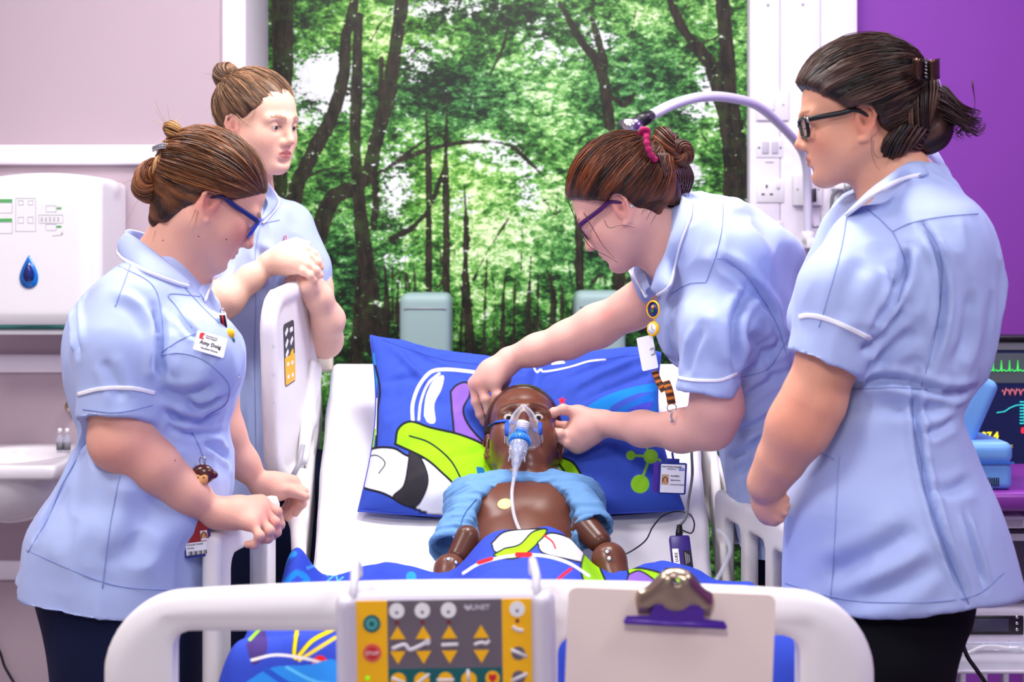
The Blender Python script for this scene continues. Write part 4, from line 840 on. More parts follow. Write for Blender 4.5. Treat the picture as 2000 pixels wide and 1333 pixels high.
# ------------------------------------------------------------ clipboard
def clipboard():
    D = 1.66; a = math.radians(2.2); R = np.stack([[math.cos(a), 0, -math.sin(a)], [math.sin(a), 0, math.cos(a)], [0, -1, 0]], 1); k = D/F; c0 = P(1313, 1155, D)
    t = thing('clipboard', 'cream clipboard with a purple and metal clip hanging on the footboard', 'clipboard', P(1313, 1450, D)); g = lambda x, y, h=0.0: c0+R @ np.array([(x-1313)*k, -(y-1155)*k, h])
    o = obj('board', *slab(rrect(405*k, .31, .010), -.003, 0, R, g(1313, 1155+.155/k)), 'clipboard_beige', t, smooth=False)
    S = Field(); S.rbox(g(1317, 1178, .003), [72*k, 24*k, .0035], .003, R, k=.006); S.ell(g(1318, 1150, .006), [40*k, 42*k, .014], R, k=.012); S.cap(g(1262, 1172, .004), g(1300, 1130, .012), .010, .009, k=.01); S.cap(g(1375, 1172, .004), g(1336, 1130, .012), .010, .009, k=.01); S.plane(g(0, 0, .0005), -R[:, 2]); S.rbox(g(1318, 1131, .012), [9*k, 5*k, .03], .003, R, k=.002, op='s')
    V, Q = S.mesh(.0022); obj('clip_base', V, Q, 'brass_steel', t)
    for x in (1252, 1384): obj('rivet', *lathe(g(x, 1172, .006), [(.0003, .003), (.004, .002), (.0045, 0)], 14, R[:, 2]), 'steel', t)
    poly = [(1218, 1214), (1224, 1203), (1268, 1201), (1276, 1182), (1298, 1150), (1358, 1148), (1372, 1180), (1374, 1203), (1414, 1206), (1420, 1218)]
    sb = [((x-1313)*k, -(y-1155)*k) for x, y in poly]; obj('clip_lever', *slab(sb, .009, .0125, R, c0), 'purple_plastic', t, smooth=False)
    for i in range(5): w = 30+i*2.2; obj('grip_ridge', *tube([g(1328-w, 1156+i*5.4, .0128), g(1328+w, 1156+i*5.4, .0128)], .0010, 6), 'purple_light', t)
    obj('clip_edge', *tube([g(1220, 1213, .0115), g(1418, 1216, .0115)], .0032, 10), 'purple_plastic', t)
mat('purple_light', (120, 84, 190), .4, 0)
clipboard()
# ============================================================ people
class Frame:
    def __init__(s, R, s_, ear=None, side=1, O=None):
        s.R = R; s.s = s_
        s.O = O if O is not None else P(*ear)-R @ (np.array([side*0.076, -0.006, -0.012])*s_)
        s.side = side
    def w(s, *p): return s.O+s.R @ (np.array(p, float)*s.s)
    def W(s, p): return s.O+(np.asarray(p)*s.s) @ s.R.T
    def L(s, v): return ((v-s.O) @ s.R)/s.s
EAR = [(.004, .007, -.034), (.002, -.003, -.032), (.008, -.016, -.012), (.012, -.024, .006), (.011, -.021, .022), (.007, -.010, .030), (.002, .003, .026), (.000, .007, .012)]
def head(Fd, fr, child=False, lids=0.5, fat=0.0, lips=1.0, nose=1.0):
    w, s, R = fr.w, fr.s, fr.R
    Fd.ell(w(0, -.014, .036), np.array([.0745, .092, .083])*s, R, k=.02*s)
    Fd.ell(w(0, .034, -.022), np.array([.0575+fat, .058, .082])*s, R, k=.03*s)
    Fd.ell(w(0, .036, .046), np.array([.060, .049, .052])*s, R, k=.03*s)
    for sg in (-1, 1):
        Fd.cap(w(sg*.053, -.004, -.048), w(sg*.020, .066, -.090), (.018+fat)*s, .017*s, k=.035*s)
        Fd.ell(w(sg*(.035+fat), .052, -.032), np.array([.026, .028, .032])*s, R, k=.03*s)
        Fd.cap(w(sg*.012, .089, .021), w(sg*.044, .074, .019), .0085*s, .009*s, k=.018*s)
        Fd.ell(w(sg*.031, .094, .002), np.array([.0175, .013, .0125])*s, R, k=.012*s, op='s')
    Fd.ell(w(0, .062, -.064), np.array([.033, .031, .030])*s, R, k=.022*s)
    Fd.ell(w(0, .074, -.095), np.array([.021, .018, .016])*s, R, k=.022*s)
    # nose
    Fd.cap(w(0, .088, .014), w(0, .106*nose, -.027), .0075*s, .0090*s, k=.016*s)
    Fd.ell(w(0, .1075*nose, -.0305), np.array([.0098, .0095, .0085])*s, R, k=.008*s)
    for sg in (-1, 1):
        Fd.ell(w(sg*.0115, .094, -.0355), np.array([.0075, .0105, .0075])*s, R, k=.008*s)
        Fd.ell(w(sg*.0062, .099, -.0425), np.array([.0032, .0055, .004])*s, R, k=.002*s, op='s')
        # lids: ball with an almond slit
        Fd.ell(w(sg*.031, .0745, .002), np.array([.0150, .0145, .0145])*s, R, k=.005*s)
        Fd.ell(w(sg*.031, .0905, .0008-.0025*lids), np.array([.0125, .0105, .0056-.0036*lids])*s, R, k=.0015*s, op='s')
    # mouth
    if not child:
        Fd.ell(w(0, .0905, -.0575), np.array([.021, .0085, .0058])*s, R, k=.007*s)
        Fd.ell(w(0, .0890, -.0680), np.array([.018, .0090, .0068])*s, R, k=.007*s)
        Fd.chain([w(-.023, .083, -.0635), w(-.012, .096, -.0622), w(0, .0995, -.0628), w(.012, .096, -.0622), w(.023, .083, -.0635)], [.0009*s, .0016*s, .0016*s, .0016*s, .0009*s], k=.003*s, op='s')
    Fd.ell(w(0, .0925, -.081), np.array([.018, .006, .005])*s, R, k=.012*s, op='s')
    # ears
    for sg in (-1, 1):
        E = lambda x, y, z: w(sg*(.0735+x), y-.004, z-.010)
        Fd.ell(E(.0025, -.007, -.001), np.array([.0055, .018, .029])*s, R, k=.004*s)
        Fd.chain([E(*q) for q in EAR], np.array([.0052, .0048, .0036, .0036, .0036, .0036, .0034, .003])*s, k=.0025*s)
        Fd.ell(E(.010, -.007, .003), np.array([.0080, .0120, .0190])*s, R, k=.002*s, op='s'); Fd.ell(E(.004, -.003, -.004), np.array([.0055, .0055, .0080])*s, R, k=.002*s, op='s')
        Fd.chain([E(.003, -.009, -.014), E(.0055, -.0155, .000), E(.0050, -.012, .014), E(.003, -.002, .020)], [.0026*s]*4, k=.002*s)
        Fd.ell(E(.004, .0045, -.005), np.array([.0035, .0038, .0055])*s, R, k=.002*s)
def paint_head(V, fr, col, lipc, flush=None, brow=None, blush=0.35):
    """skin colour with the redder lips, cheeks, nose, ears and the brows that the person has"""
    L = fr.L(V); col = np.array(col); n = len(V); C = np.tile(col, (n, 1)); red = np.array(flush if flush is not None else col*[1.0, .74, .72])
    def mixin(m, c): m = np.clip(m, 0, 1)[:, None]; C[:] = C*(1-m)+np.array(c)*m
    x, y, z = np.abs(L[:, 0]), L[:, 1], L[:, 2]; inh = (np.abs(L) < .16).all(1)
    g = lambda cx, cy, cz, r: np.exp(-(((x-cx)**2+(y-cy)**2+(z-cz)**2)/(r*r)))
    mixin(inh*g(.042, .068, -.032, .026)*blush, red); mixin(inh*g(0, .112, -.03, .016)*.4, red); mixin(inh*g(.082, -.01, -.012, .026)*.75, red); mixin(inh*g(.0745, -.008, -.013, .008)*.75, col*.45)
    lip = ((x/.0225)**2+((z+.0630)/(.0105-.15*x))**2 < 1) & (y > .074) & inh
    mixin(lip*.8, lipc)
    if brow is not None:
        bz = .0225+.0035*np.sin(np.clip((x-.012)/.036, 0, 1)*2.6); bm = (x > .011) & (x < .050) & (y > .05) & (np.abs(z-bz) < .0042-.05*np.maximum(x-.028, 0)) & inh
        mixin(bm*(.62+.25*noise(L*900)), brow)
    mixin(inh*(y > .07)*np.exp(-((x-.031)/.014)**2-((z-.009)/.004)**2)*.25, np.array(col)*.55)
    mixin(0.16*noise(V*60)+0.03, red)
    return C
def eye(fr, sg, look, iris, parent, r=.0122, white=(.80, .74, .72)):
    c = fr.w(sg*.031, .0765, .001); R = fr.R; rr = r*fr.s; g = np.array(look, float); g /= np.linalg.norm(g)
    u = np.linspace(0, math.pi, 25); v = np.linspace(0, 2*math.pi, 33)
    a = np.cross(g, [0, 0, 1.]); a /= np.linalg.norm(a); b = np.cross(a, g)
    th = u[:, None, None]; ph = v[None, :, None]
    D = g*np.cos(th)+(a*np.cos(ph)+b*np.sin(ph))*np.sin(th)
    G = D*rr*(1+0.02*np.exp(-(th/.5)**2)); V, Q = gridmesh(G @ R.T+c)
    T = np.repeat(u, 33)[:, None]; C = np.where(T < .17, 0.008, np.where(T < .44, np.array(iris), np.where(T < .50, np.array(iris)*.4, np.array(white))))
    return obj('eye', V, Q, 'eyeball', parent, color=C)
def hand(Fd, wrist, fingers, thumb=None, palm=None, k=.006):
    """fingers: chains (px,py,D,rpx) starting at the knuckle; the palm is webbed from the wrist to each knuckle"""
    c = lambda q: (P(q[0], q[1], q[2]), q[3]*q[2]/F)
    W0, rw = c(wrist); prev = None
    for f in fingers:
        K, rk = c(f[0]); Fd.cap(W0, K, rw*.62, rk*1.22, k=.020)
        if prev is not None: Fd.cap((W0*1.2+prev*.8)/2, (W0+K)/2, rk*1.3, k=.02); Fd.cap(prev*.85+W0*.15, K*.85+W0*.15, rk*1.05, k=.014)
        prev = K; pts = [c(q) for q in f]
        for i in range(len(pts)-1):
            Fd.cap(pts[i][0], pts[i+1][0], pts[i][1], pts[i+1][1], k=.0035 if i else .007)
            if i: Fd.ell(pts[i][0], [pts[i][1]*1.08]*3, k=.003)
    if thumb:
        pts = [c(q) for q in thumb]; Fd.cap(W0, pts[0][0], rw*.6, pts[0][1]*1.15, k=.02)
        for i in range(len(pts)-1): Fd.cap(pts[i][0], pts[i+1][0], pts[i][1], pts[i+1][1], k=k if i else .012)
    for q in palm or []: p, r = c(q); Fd.ell(p, [r]*3, k=.02)
def nail(fr_pts, parent):
    pass
HC = np.array([0, -.020, .038])
def hair_dirs(Qd):
    Qd = np.array(Qd, float)-HC; Qd /= np.linalg.norm(Qd); e1 = np.cross(Qd, [1., 0, 0.1]); e1 /= np.linalg.norm(e1); return Qd, e1, np.cross(Qd, e1)
def make_hair(fr, parent, Qd, c0, c1, rr=(.0865, .104, .096), slope=.90, off=-.006, bun=None, ns=1500, seed=1, extra=None, earr=.030, gloss=None, lift=.0015, name='hair', earz=-.010, groove=.0022, minang=.30, nape=None):
    rs = np.random.RandomState(seed); rr = np.array(rr); H = Field(); s = fr.s
    H.ell(fr.w(*HC), rr*s, fr.R, k=.01)
    for (a, b, r0, r1) in (extra or []): H.cap(fr.w(*a), fr.w(*b), r0*s, r1*s, k=.022)
    nrm = fr.R @ np.array([0, slope, -1.0])
    H.plane(fr.w(0, .0, off), nrm, k=.012)
    for (a, b, r0, r1) in (nape or []): H.cap(fr.w(*a), fr.w(*b), r0*s, r1*s, k=.014)
    for sg in (-1, 1): H.ell(fr.w(sg*.084, -.008, earz), np.array([.026, earr*.8, earr])*s, fr.R, k=.008, op='s')
    V, Q = H.mesh(.003)
    qd, e1, e2 = hair_dirs(Qd); L = fr.L(V); d = L-HC; d /= np.linalg.norm(d, axis=1, keepdims=True)
    def grv(d):
        ph = np.arctan2(d @ e2, d @ e1); th = np.arccos(np.clip(d @ qd, -1, 1))
        q = np.stack([np.cos(ph)*3, np.sin(ph)*3, th*.5], -1)
        return noise(q*2.2+5)*.55+noise(q*6)*.3+noise(q*15)*.25, th
    g, th = grv(d); N = vnormals(V, Q)
    V = V+N*(g*groove*2*np.clip((th-.15)*3, 0, 1))[:, None]*s
    c0 = np.array(c0); c1 = np.array(c1)
    def colr(g, n): return c0+(c1-c0)*np.clip(.24+g*1.6+n, 0, 1)[..., None]
    h = obj(name, V, Q, 'hair', parent, color=colr(g, noise(V*30)*.3)*.8)
    # strands that follow the comb direction
    dd = rs.randn(ns*5, 3); dd /= np.linalg.norm(dd, axis=1, keepdims=True)
    rad = lambda d: 1/np.sqrt(((d/rr)**2).sum(-1)); pt = HC+dd*rad(dd)[:, None]
    ok = (pt @ np.array([0, slope, -1.0]) < -off*1.0+.001-.002) & (np.arccos(np.clip(dd @ qd, -1, 1)) > minang)
    ok &= np.minimum(np.linalg.norm(pt-[.084, -.008, earz], axis=1), np.linalg.norm(pt-[-.084, -.008, earz], axis=1)) > earr*.85
    dd = dd[ok][:ns]; om = np.arccos(np.clip(dd @ qd, -1, 1)); n = 16; t = np.linspace(0, 1, n)
    tt = t[None]*np.clip((om-.12)/om, 0, 1)[:, None]*(.35+.65*rs.rand(len(dd)))[:, None]
    D = (np.sin((1-tt)*om[:, None])[..., None]*dd[:, None]+np.sin(tt*om[:, None])[..., None]*qd)/np.sin(om)[:, None, None]
    D /= np.linalg.norm(D, axis=2, keepdims=True); g, th = grv(D.reshape(-1, 3)); g = g.reshape(D.shape[:2]); th = th.reshape(D.shape[:2])
    bow = np.sin(np.pi*t)[None]*(rs.rand(len(dd))**3*.004+lift*.5)[:, None]; jit = (rs.randn(len(dd))*.0007)[:, None]
    R_ = rad(D)+g*groove*2+bow+jit-.0006
    pts = HC+D*R_[..., None]; wv = rs.randn(len(dd), 3)*.0018; pts = pts+np.sin(t*3.1)[None, :, None]*wv[:, None]
    pts = fr.W(pts); rd = (.0004+.0009*rs.rand(len(dd))**2)[:, None]*(np.sin(np.pi*(t*.96+.02))**.5)[None]*s
    V2, Q2 = tubes_batch(pts, rd, 3); gc = np.clip(rs.rand(len(dd))*.9-.25, -.3, 1)[:, None]+g*.5
    C = np.repeat(colr(g*.6, gc).reshape(-1, 3), 3, 0)
    obj('strands', V2, Q2, 'hair', h, color=C)['kind'] = 'stuff'
    if bun: make_bun(fr, h, c0, c1, rs, **bun)
    return h
def make_bun(fr, parent, c0, c1, rs, c, R, r, axis, n=46, turns=.95, twist=2.5, sy=1.0, name='bun', a0=0.0, loose=0):
    n = int(n*1.7); c = np.array(c); ax = np.array(axis, float); ax /= np.linalg.norm(ax); u = np.cross(ax, [.2, .3, .9]); u /= np.linalg.norm(u); v = np.cross(ax, u)
    N = 40; t = np.linspace(0, 1, N); ps, rd, cl = [], [], []
    for i in range(n):
        f0 = 2*math.pi*i/n+rs.randn()*.05; th = a0+2*math.pi*turns*t+rs.randn()*.1; f = f0+twist*t*2*math.pi
        q = r*(1+rs.randn()*.05)*(1-.35*np.abs(2*t-1)**4); Rm = R*(1+.06*rs.randn())
        e = np.cos(th)[:, None]*u+np.sin(th)[:, None]*v*sy
        ps.append(c+e*(Rm+q*np.cos(f))[:, None]+ax*(q*np.sin(f))[:, None]); rd.append(np.full(N, r*2.6/n*(1.9+rs.rand()))*(np.sin(np.pi*(t*.9+.05))**.3)); cl.append(rs.rand())
    for i in range(loose):
        f = rs.rand()*6.3; e = u*math.cos(f)+v*math.sin(f); d = e*.9+rs.randn(3)*.35; p0 = c+e*R
        b = rs.randn(3)*.012; ps.append(np.array([p0+d*(.006+.045*s_)+b*s_*s_ for s_ in t])); rd.append(.0004*(1-t*.7)); cl.append(.6+.4*rs.rand())
    ps = fr.W(np.array(ps)); rd = np.array(rd)*fr.s
    V, Q = tubes_batch(ps, rd, 6); cc = c0+(c1-c0)*np.array(cl)[:, None]**1.6
    C = np.repeat(cc, N*6, 0)*(1+.25*noise(V*[180, 180, 180]))[:, None]
    return obj(name, V, Q, 'hair', parent, color=np.clip(C, 0, 1))
def wisps(paths, parent, col, r=.0005, name='hair_wisp'):
    """px paths of loose hairs (px,py,D)"""
    out = []
    for p in paths:
        q = spl([P(*a) for a in p], 18); out.append(tube(q, r*np.linspace(1.1, .3, 18), 4))
    for V, Q in (out if len(out) < 15 else [cat_(out)]):
        o = obj(name, V, Q, 'hair', parent, color=np.tile(np.array(col), (len(V), 1)))
        if len(out) >= 15: o['kind'] = 'stuff'
def rows(R_): return [(CAMZ-(y-HZ)/F*D, ((xl+xr)/2-1000)/F*D, D, (xr-xl)/2/F*D, b) for (y, xl, xr, D, b) in R_]
def chain_px(Fd, pts, k=.012, grow=0.0):
    Fd.chain([P(*q[:3]) for q in pts], [q[3]*q[2]/F+grow for q in pts], k=k)
def sleeve(T, pts, k=.03, d=None, inner=.010, hol=.014, ks=.035):
    """sleeve cone with an open, hollow cuff at its last point"""
    q = [P(*a[:3]) for a in pts]; r = [a[3]*a[2]/F for a in pts]; S = Field(); e = q[-1]
    if d is None: d = q[-1]-q[-2]
    d = np.array(d)/np.linalg.norm(d)
    q2 = q[:-1]+[e+d*.03]; S.chain(q2, r, k=ks); S.plane(e, -d, k=.002) if False else None
    df = d.astype(np.float32); ef = e.astype(np.float32)
    S.pr.append((lambda p: -((p-ef) @ df), e, 1e3, .003, 's'))
    S.cap(e-d*hol, e+d*.06, r[-1]-inner-.004, r[-1]-inner, k=.003, op='s')
    c = np.mean(q, 0); rad = max(np.linalg.norm(x-c) for x in q)+max(r)+.03
    T.add(lambda p: S.ev(p), c, rad, k)
    return e, d, r[-1]
def crease(V, N, hit, items):
    for path, wd, dep in items:
        L, _ = hit.path(path, n=22)
        if L is None: continue
        D = np.full(len(V), 9.0)
        box_ = ((V > L.min(0)-wd*3) & (V < L.max(0)+wd*3)).all(1); idx = np.nonzero(box_)[0]
        if len(idx) == 0: continue
        X = V[idx]; dm = np.full(len(idx), 9.0); tt = np.zeros(len(idx))
        for i in range(len(L)-1):
            ab = L[i+1]-L[i]; t = np.clip(((X-L[i]) @ ab)/(ab.dot(ab)+1e-12), 0, 1); e = np.linalg.norm(X-L[i]-t[:, None]*ab, axis=1)
            m = e < dm; dm[m] = e[m]; tt[m] = (i+t[m])/(len(L)-1)
        fade = np.clip(np.sin(np.pi*np.clip(tt, .03, .97))*1.8, 0, 1)
        V[idx] -= N[idx]*(dep*1.5*fade*(np.exp(-(dm/wd)**2)-.45*np.exp(-((dm-wd*1.6)/wd)**2)))[:, None]
    return V
def grid_collar(inner, outer, parent, hit=None, name='collar', th=.0028, pip=True, bulge=.006, n=26, m=7, mt='tunic'):
    Bp = []
    for a in outer:
        q = P(*a)
        if hit is not None:
            l, _ = hit(a[0], a[1], .0035)
            if l is not None and abs(l[1]-a[2]) < .09: q = l
        Bp.append(q)
    A = spl([P(*a) for a in inner], n); B = spl(Bp, n); u = np.linspace(0, 1, m)
    G = A[:, None]*(1-u)[None, :, None]+B[:, None]*u[None, :, None]
    du = np.gradient(G, axis=0); dv = np.gradient(G, axis=1); N = np.cross(du, dv); N /= np.linalg.norm(N, axis=2, keepdims=True)+1e-9
    tocam = np.array([0, 0, CAMZ])-G; sg = np.sign((N*tocam).sum(2).mean()); N = N*sg
    G = G+N*(np.sin(np.pi*u)*bulge)[None, :, None]
    o = obj(name, *solid(G, -N*th), mt, parent)
    if pip:
        E = G[:, -1]; V, Q = tube(smoothline(E, 2), .0022, 8, flat=1.6); obj('piping', V, Q, 'piping', o)
    return o
def glasses(fr, label, col, temple_col, group=None, y0=.100, z0=-.002, hh=.0185, hw=.0265, th=.0022, tilt=.12):
    mat('frame_'+col, dict(blue=(28, 60, 190), purple=(60, 18, 70), black=(18, 18, 22))[col], .3, 0)
    mat('temple_'+temple_col, dict(darkblue=(24, 36, 110), purple=(72, 22, 92), black=(20, 20, 24))[temple_col], .35, 0)
    t = thing('glasses', label, 'glasses', fr.w(0, y0, z0), 'glasses worn by the nurses'); out = []
    for sg in (-1, 1):
        poly = np.array(rrect(hw*2, hh*2, .009, 6)); poly[:, 0] *= 1-.08*(poly[:, 1] < 0)
        pts = [fr.w(sg*.034+a, y0-.010*((sg*.034+a)/.06)**2-tilt*(-b)*.4, z0+b) for a, b in poly]
        out.append(tube(np.array(pts+[pts[0]]), th*fr.s, 8, flat=1.35))
        cpt = np.mean(pts, 0); V = np.vstack([pts, [cpt]]); obj('lens', np.vstack([V, V-fr.R[:, 1]*.0015]), [(i, (i+1) % len(pts), len(pts)) for i in range(len(pts))]+[((i+1) % len(pts)+len(V), i+len(V), 2*len(V)-1) for i in range(len(pts))], 'lens', t)
    out.append(tube(spl([fr.w(-.010, y0, z0+.004), fr.w(0, y0+.003, z0+.008), fr.w(.010, y0, z0+.004)], 10), th*fr.s*.9, 8))
    obj('frame', *cat_(out), 'frame_'+col, t)
    for sg in (-1, 1):
        p = spl([fr.w(sg*.0615, y0-.010, z0+.011), fr.w(sg*.070, y0-.022, z0+.012), fr.w(sg*.0775, .03, z0+.012), fr.w(sg*.0805, .004, z0+.013), fr.w(sg*.080, -.022, z0-.006)], 22)
        up = fr.R[:, 2]
        obj('temple', *tube(p, .0026*fr.s*np.r_[np.full(14, 1.9), np.linspace(1.8, .8, 8)], 8, flat=.45, nrm=fr.R[:, 0]), 'temple_'+temple_col, t)
        if col == 'black': obj('hinge', *box(fr.w(sg*.064, y0-.0115, z0+.011), (.006*.9, .004, .008), fr.R, .0008), 'steel', t)
    return t
def person_root(label, loc): return thing('person', label, 'person', loc, 'nurses in pale blue tunics around the bed')
def nose_skin(base): return np.array(lin(*base))
def legs(rt, hip, D, feet, rpx, m, name='trousers'):
    """hip: two (px,py) hip points, feet: two world xy points"""
    T = Field()
    for (hx, hy, hd, r0), (fx, fy) in zip(hip, feet):
        a = P(hx, hy, hd); f = np.array([fx, fy, .07]); kn = a*.48+f*.52+np.array([0, 0, .0])
        T.cap(a, kn, r0, r0*.72, k=.05); T.cap(kn, f, r0*.72, .062, k=.02)
    a = P(*hip[0][:3]); b = P(*hip[1][:3]); T.cap(a, b, hip[0][3]*1.02, k=.05)
    T.plane([0, 0, .045], [0, 0, -1]); V, Q = T.mesh(.008); N = vnormals(V, Q); V = V+N*(noise(V*[9, 9, 3])*.010)[:, None]
    return obj(name, V, Q, m, rt)
def shoes(rt, feet, az):
    for fx, fy in feet:
        S = Field(); R = basis(az, 0); c = np.array([fx, fy, 0.0])
        g = lambda x, y, z: c+R @ np.array([x, y, z])
        S.ell(g(0, .0, .045), [.040, .06, .045], R, k=.03); S.ell(g(0, .09, .030), [.044, .085, .032], R, k=.03); S.plane([0, 0, 0.002], [0, 0, -1])
        V, Q = S.mesh(.007); obj('shoe', V, Q, 'black_cloth', rt)
def drape(V, N, z1, z0, amp, freq=(16, 16, 3.5), seed=0):
    w = np.clip((z1-V[:, 2])/(z1-z0), 0, 1)
    q = V+noise(V*5+seed)[:, None]*.10
    r1 = .0055-np.abs(noise(q*np.array([14, 14, 6.5])+seed+3))*.044; r2 = .0030-np.abs(noise(q*np.array([25, 25, 17])+seed+9))*.022
    msk = np.clip(noise(V*5+seed+20)*3+.75, .15, 1)
    return V+N*((noise(V*np.array(freq)+seed)*amp*w)+noise(V*9+seed)*.004+(r1+r2)*msk*.55)[:, None]
SK = lin(244, 205, 188)
# ------------------------------------------------------------ A: nurse at the left of the bed, bowed head, blue glasses
def nurse_a():
    fr = Frame(basis(22, 32, 0), .87, (412, 399, 2.37), 1)
    rt = person_root('nurse in pale blue tunic and blue glasses bending over the side rail', (-.62, 2.42, 0))
    B = Field(); head(B, fr, lids=.75, fat=.005)
    B.cap(fr.w(0, -.018, -.03), P(322, 545, 2.45), .056, .060, k=.03)
    B.cap(P(322, 545, 2.45), P(285, 640, 2.44), .062, .07, k=.04); B.cap(P(290, 640, 2.44), P(290, 1000, 2.42), .10, .11, k=.04)
    arm = [(240, 625, 2.32, 42), (228, 770, 2.28, 54), (247, 860, 2.28, 51), (302, 912, 2.29, 44), (365, 963, 2.31, 33), (418, 1002, 2.33, 25)]
    chain_px(B, arm, .03)
    B.ell(P(228, 862, 2.285), [.043, .043, .043], k=.03)
    arm2 = [(380, 650, 2.58, 40), (420, 760, 2.6, 42), (440, 848, 2.6, 36), (475, 905, 2.61, 28), (506, 944, 2.62, 20)]
    chain_px(B, arm2, .02)
    hand(B, (424, 1003, 2.33, 27), [[(494, 1025, 2.315, 9.5), (507, 1047, 2.30, 9), (497, 1064, 2.305, 8), (483, 1064, 2.315, 7.5)],
                                    [(505, 1011, 2.335, 10.5), (526, 1037, 2.325, 10), (524, 1052, 2.33, 9), (512, 1056, 2.34, 8)],
                                    [(512, 996, 2.355, 11), (537, 1021, 2.35, 10), (540, 1040, 2.355, 9), (530, 1050, 2.36, 8)],
                                    [(510, 981, 2.375, 11), (540, 1000, 2.375, 10), (547, 1025, 2.38, 9), (538, 1043, 2.385, 8)]],
         thumb=[(465, 990, 2.38, 11), (492, 990, 2.40, 10), (515, 1000, 2.41, 9)], palm=[(462, 1003, 2.34, 22)])
    hand(B, (512, 948, 2.62, 19), [[(572, 944, 2.61, 11), (592, 962, 2.60, 9.5), (590, 985, 2.60, 8.5), (577, 1003, 2.61, 7.5)],
                                   [(566, 946, 2.63, 11), (584, 972, 2.63, 9), (577, 992, 2.63, 8), (562, 1012, 2.63, 7.5)],
                                   [(560, 950, 2.65, 10), (574, 975, 2.65, 9), (567, 995, 2.65, 8), (552, 1010, 2.65, 7)],
                                   [(552, 955, 2.67, 10), (566, 978, 2.67, 8), (560, 990, 2.67, 7), (549, 1000, 2.67, 7)]],
         thumb=[(545, 962, 2.60, 12), (572, 961, 2.585, 10.5), (597, 971, 2.58, 8.5)], palm=[(540, 952, 2.62, 20)])
    V, Q = B.mesh(.0024); V = smooth(V, Q, 1, .3)
    C = paint_head(V, fr, lin(228, 172, 152), lin(192, 104, 100), flush=lin(218, 118, 108), brow=lin(90, 60, 45), blush=1.0)
    for (x, y, d, r) in ((494, 1023, 2.315, 12), (515, 996, 2.34, 14), (538, 1021, 2.34, 10), (505, 1012, 2.33, 12), (240, 880, 2.26, 40)):
        m = np.exp(-(np.linalg.norm(V-P(x, y, d), axis=1)/(r*d/F*1.3))**2)[:, None]*.45; C = C*(1-m)+np.array(lin(232, 140, 130))*m
    hb = Hit(V, Q)
    body = obj('body', V, Q, 'skin', rt, color=C)
    for mx, my in ((318, 470), (442, 468), (388, 462), (342, 900)):
        l, n = hb(mx, my)
        if l is not None: obj('mole', *lathe(l-n*.0006, [(0.0001, .0012), (.0012, .0009), (.0016, 0)], 8, n), 'mole_brown', body)
    for sg in (-1, 1): eye(fr, sg, (0, .8, -.55), lin(70, 90, 110), body)
    make_hair(fr, rt, fr.L(P(318, 318, 2.44)), lin(40, 23, 15), lin(150, 92, 50), bun=None, ns=2300, seed=2, slope=.86, off=-.004, rr=(.093, .113, .098),
              extra=[((0, -.080, .0), (0, -.062, -.070), .040, .024)], nape=[((.045, -.045, -.015), (.030, -.062, -.070), .034, .016), ((-.045, -.045, -.015), (-.030, -.062, -.070), .034, .016), ((0, -.062, -.02), (0, -.066, -.082), .040, .018)])
    h = [c for c in rt.children if c.name.startswith('hair')][0]; rs = np.random.RandomState(3)
    make_bun(fr, h, np.array(lin(96, 60, 32)), np.array(lin(226, 170, 96)), rs, c=fr.L(P(343, 262, 2.42)), R=.013, r=.0145, axis=(.2, .4, 1), n=34, twist=1.4, turns=1.3, loose=16)
    make_bun(fr, h, np.array(lin(84, 46, 26)), np.array(lin(190, 118, 70)), rs, c=fr.L(P(298, 352, 2.41)), R=.015, r=.022, axis=(1, .2, .1), n=44, twist=1.2, turns=1.2, loose=6, sy=1.25)
    make_bun(fr, h, np.array(lin(110, 66, 36)), np.array(lin(228, 178, 120)), rs, c=fr.L(P(318, 308, 2.40)), R=.013, r=.013, axis=(.2, 1, .2), n=30, twist=1.0, turns=.8, sy=1.5)
    wisps([[(390, 395, 2.36), (383, 430, 2.355), (374, 455, 2.35)], [(386, 400, 2.36), (376, 425, 2.355), (368, 440, 2.35)], [(305, 440, 2.4), (300, 455, 2.4), (293, 470, 2.4)], [(312, 436, 2.39), (304, 450, 2.39), (297, 474, 2.38)]], h, lin(150, 92, 50))
    clip = thing('hair_clip', 'beaded silver hair clip below the top bun of the nurse with blue glasses', 'hair clip', P(320, 292, 2.40))
    pc = spl([P(300, 291, 2.40), P(318, 285, 2.385), P(340, 290, 2.39)], 12)
    obj('clasp', *tube(pc, .004, 8, flat=.6), 'steel', clip)
    bd = [lathe(pc[i]+np.array([0, -.003, dz]), [(0.0002, -.0022), (.0022, 0), (.0002, .0022)], 6) for i in range(12) for dz in (-.0035, 0, .0035)]
    obj('beads', *cat_(bd), 'grey_plastic', clip)['kind'] = 'stuff'
    glasses(fr, 'dark blue plastic glasses on the bowed face of the nurse at left of bed', 'blue', 'darkblue')
    # tunic
    T = Field()
    T.hloft(rows([(500, 262, 372, 2.44, .075), (530, 225, 388, 2.44, .13), (565, 190, 402, 2.43, .16), (620, 146, 432, 2.43, .165), (680, 132, 460, 2.43, .17), (735, 138, 467, 2.43, .17),
                  (790, 150, 455, 2.43, .16), (835, 163, 444, 2.43, .155), (870, 158, 446, 2.43, .158), (915, 128, 454, 2.43, .168), (960, 98, 456, 2.43, .175), (1010, 68, 438, 2.42, .185), (1060, 50, 422, 2.42, .19), (1190, 34, 412, 2.42, .195)]), k=.03)
    T.ell(P(398, 700, 2.33), [.066, .075, .078], k=.05)
    T.ell(P(412, 715, 2.52), [.055, .07, .07], k=.04)
    e, d, r = sleeve(T, [(258, 596, 2.33, 60), (233, 680, 2.29, 75), (228, 818, 2.275, 73)])
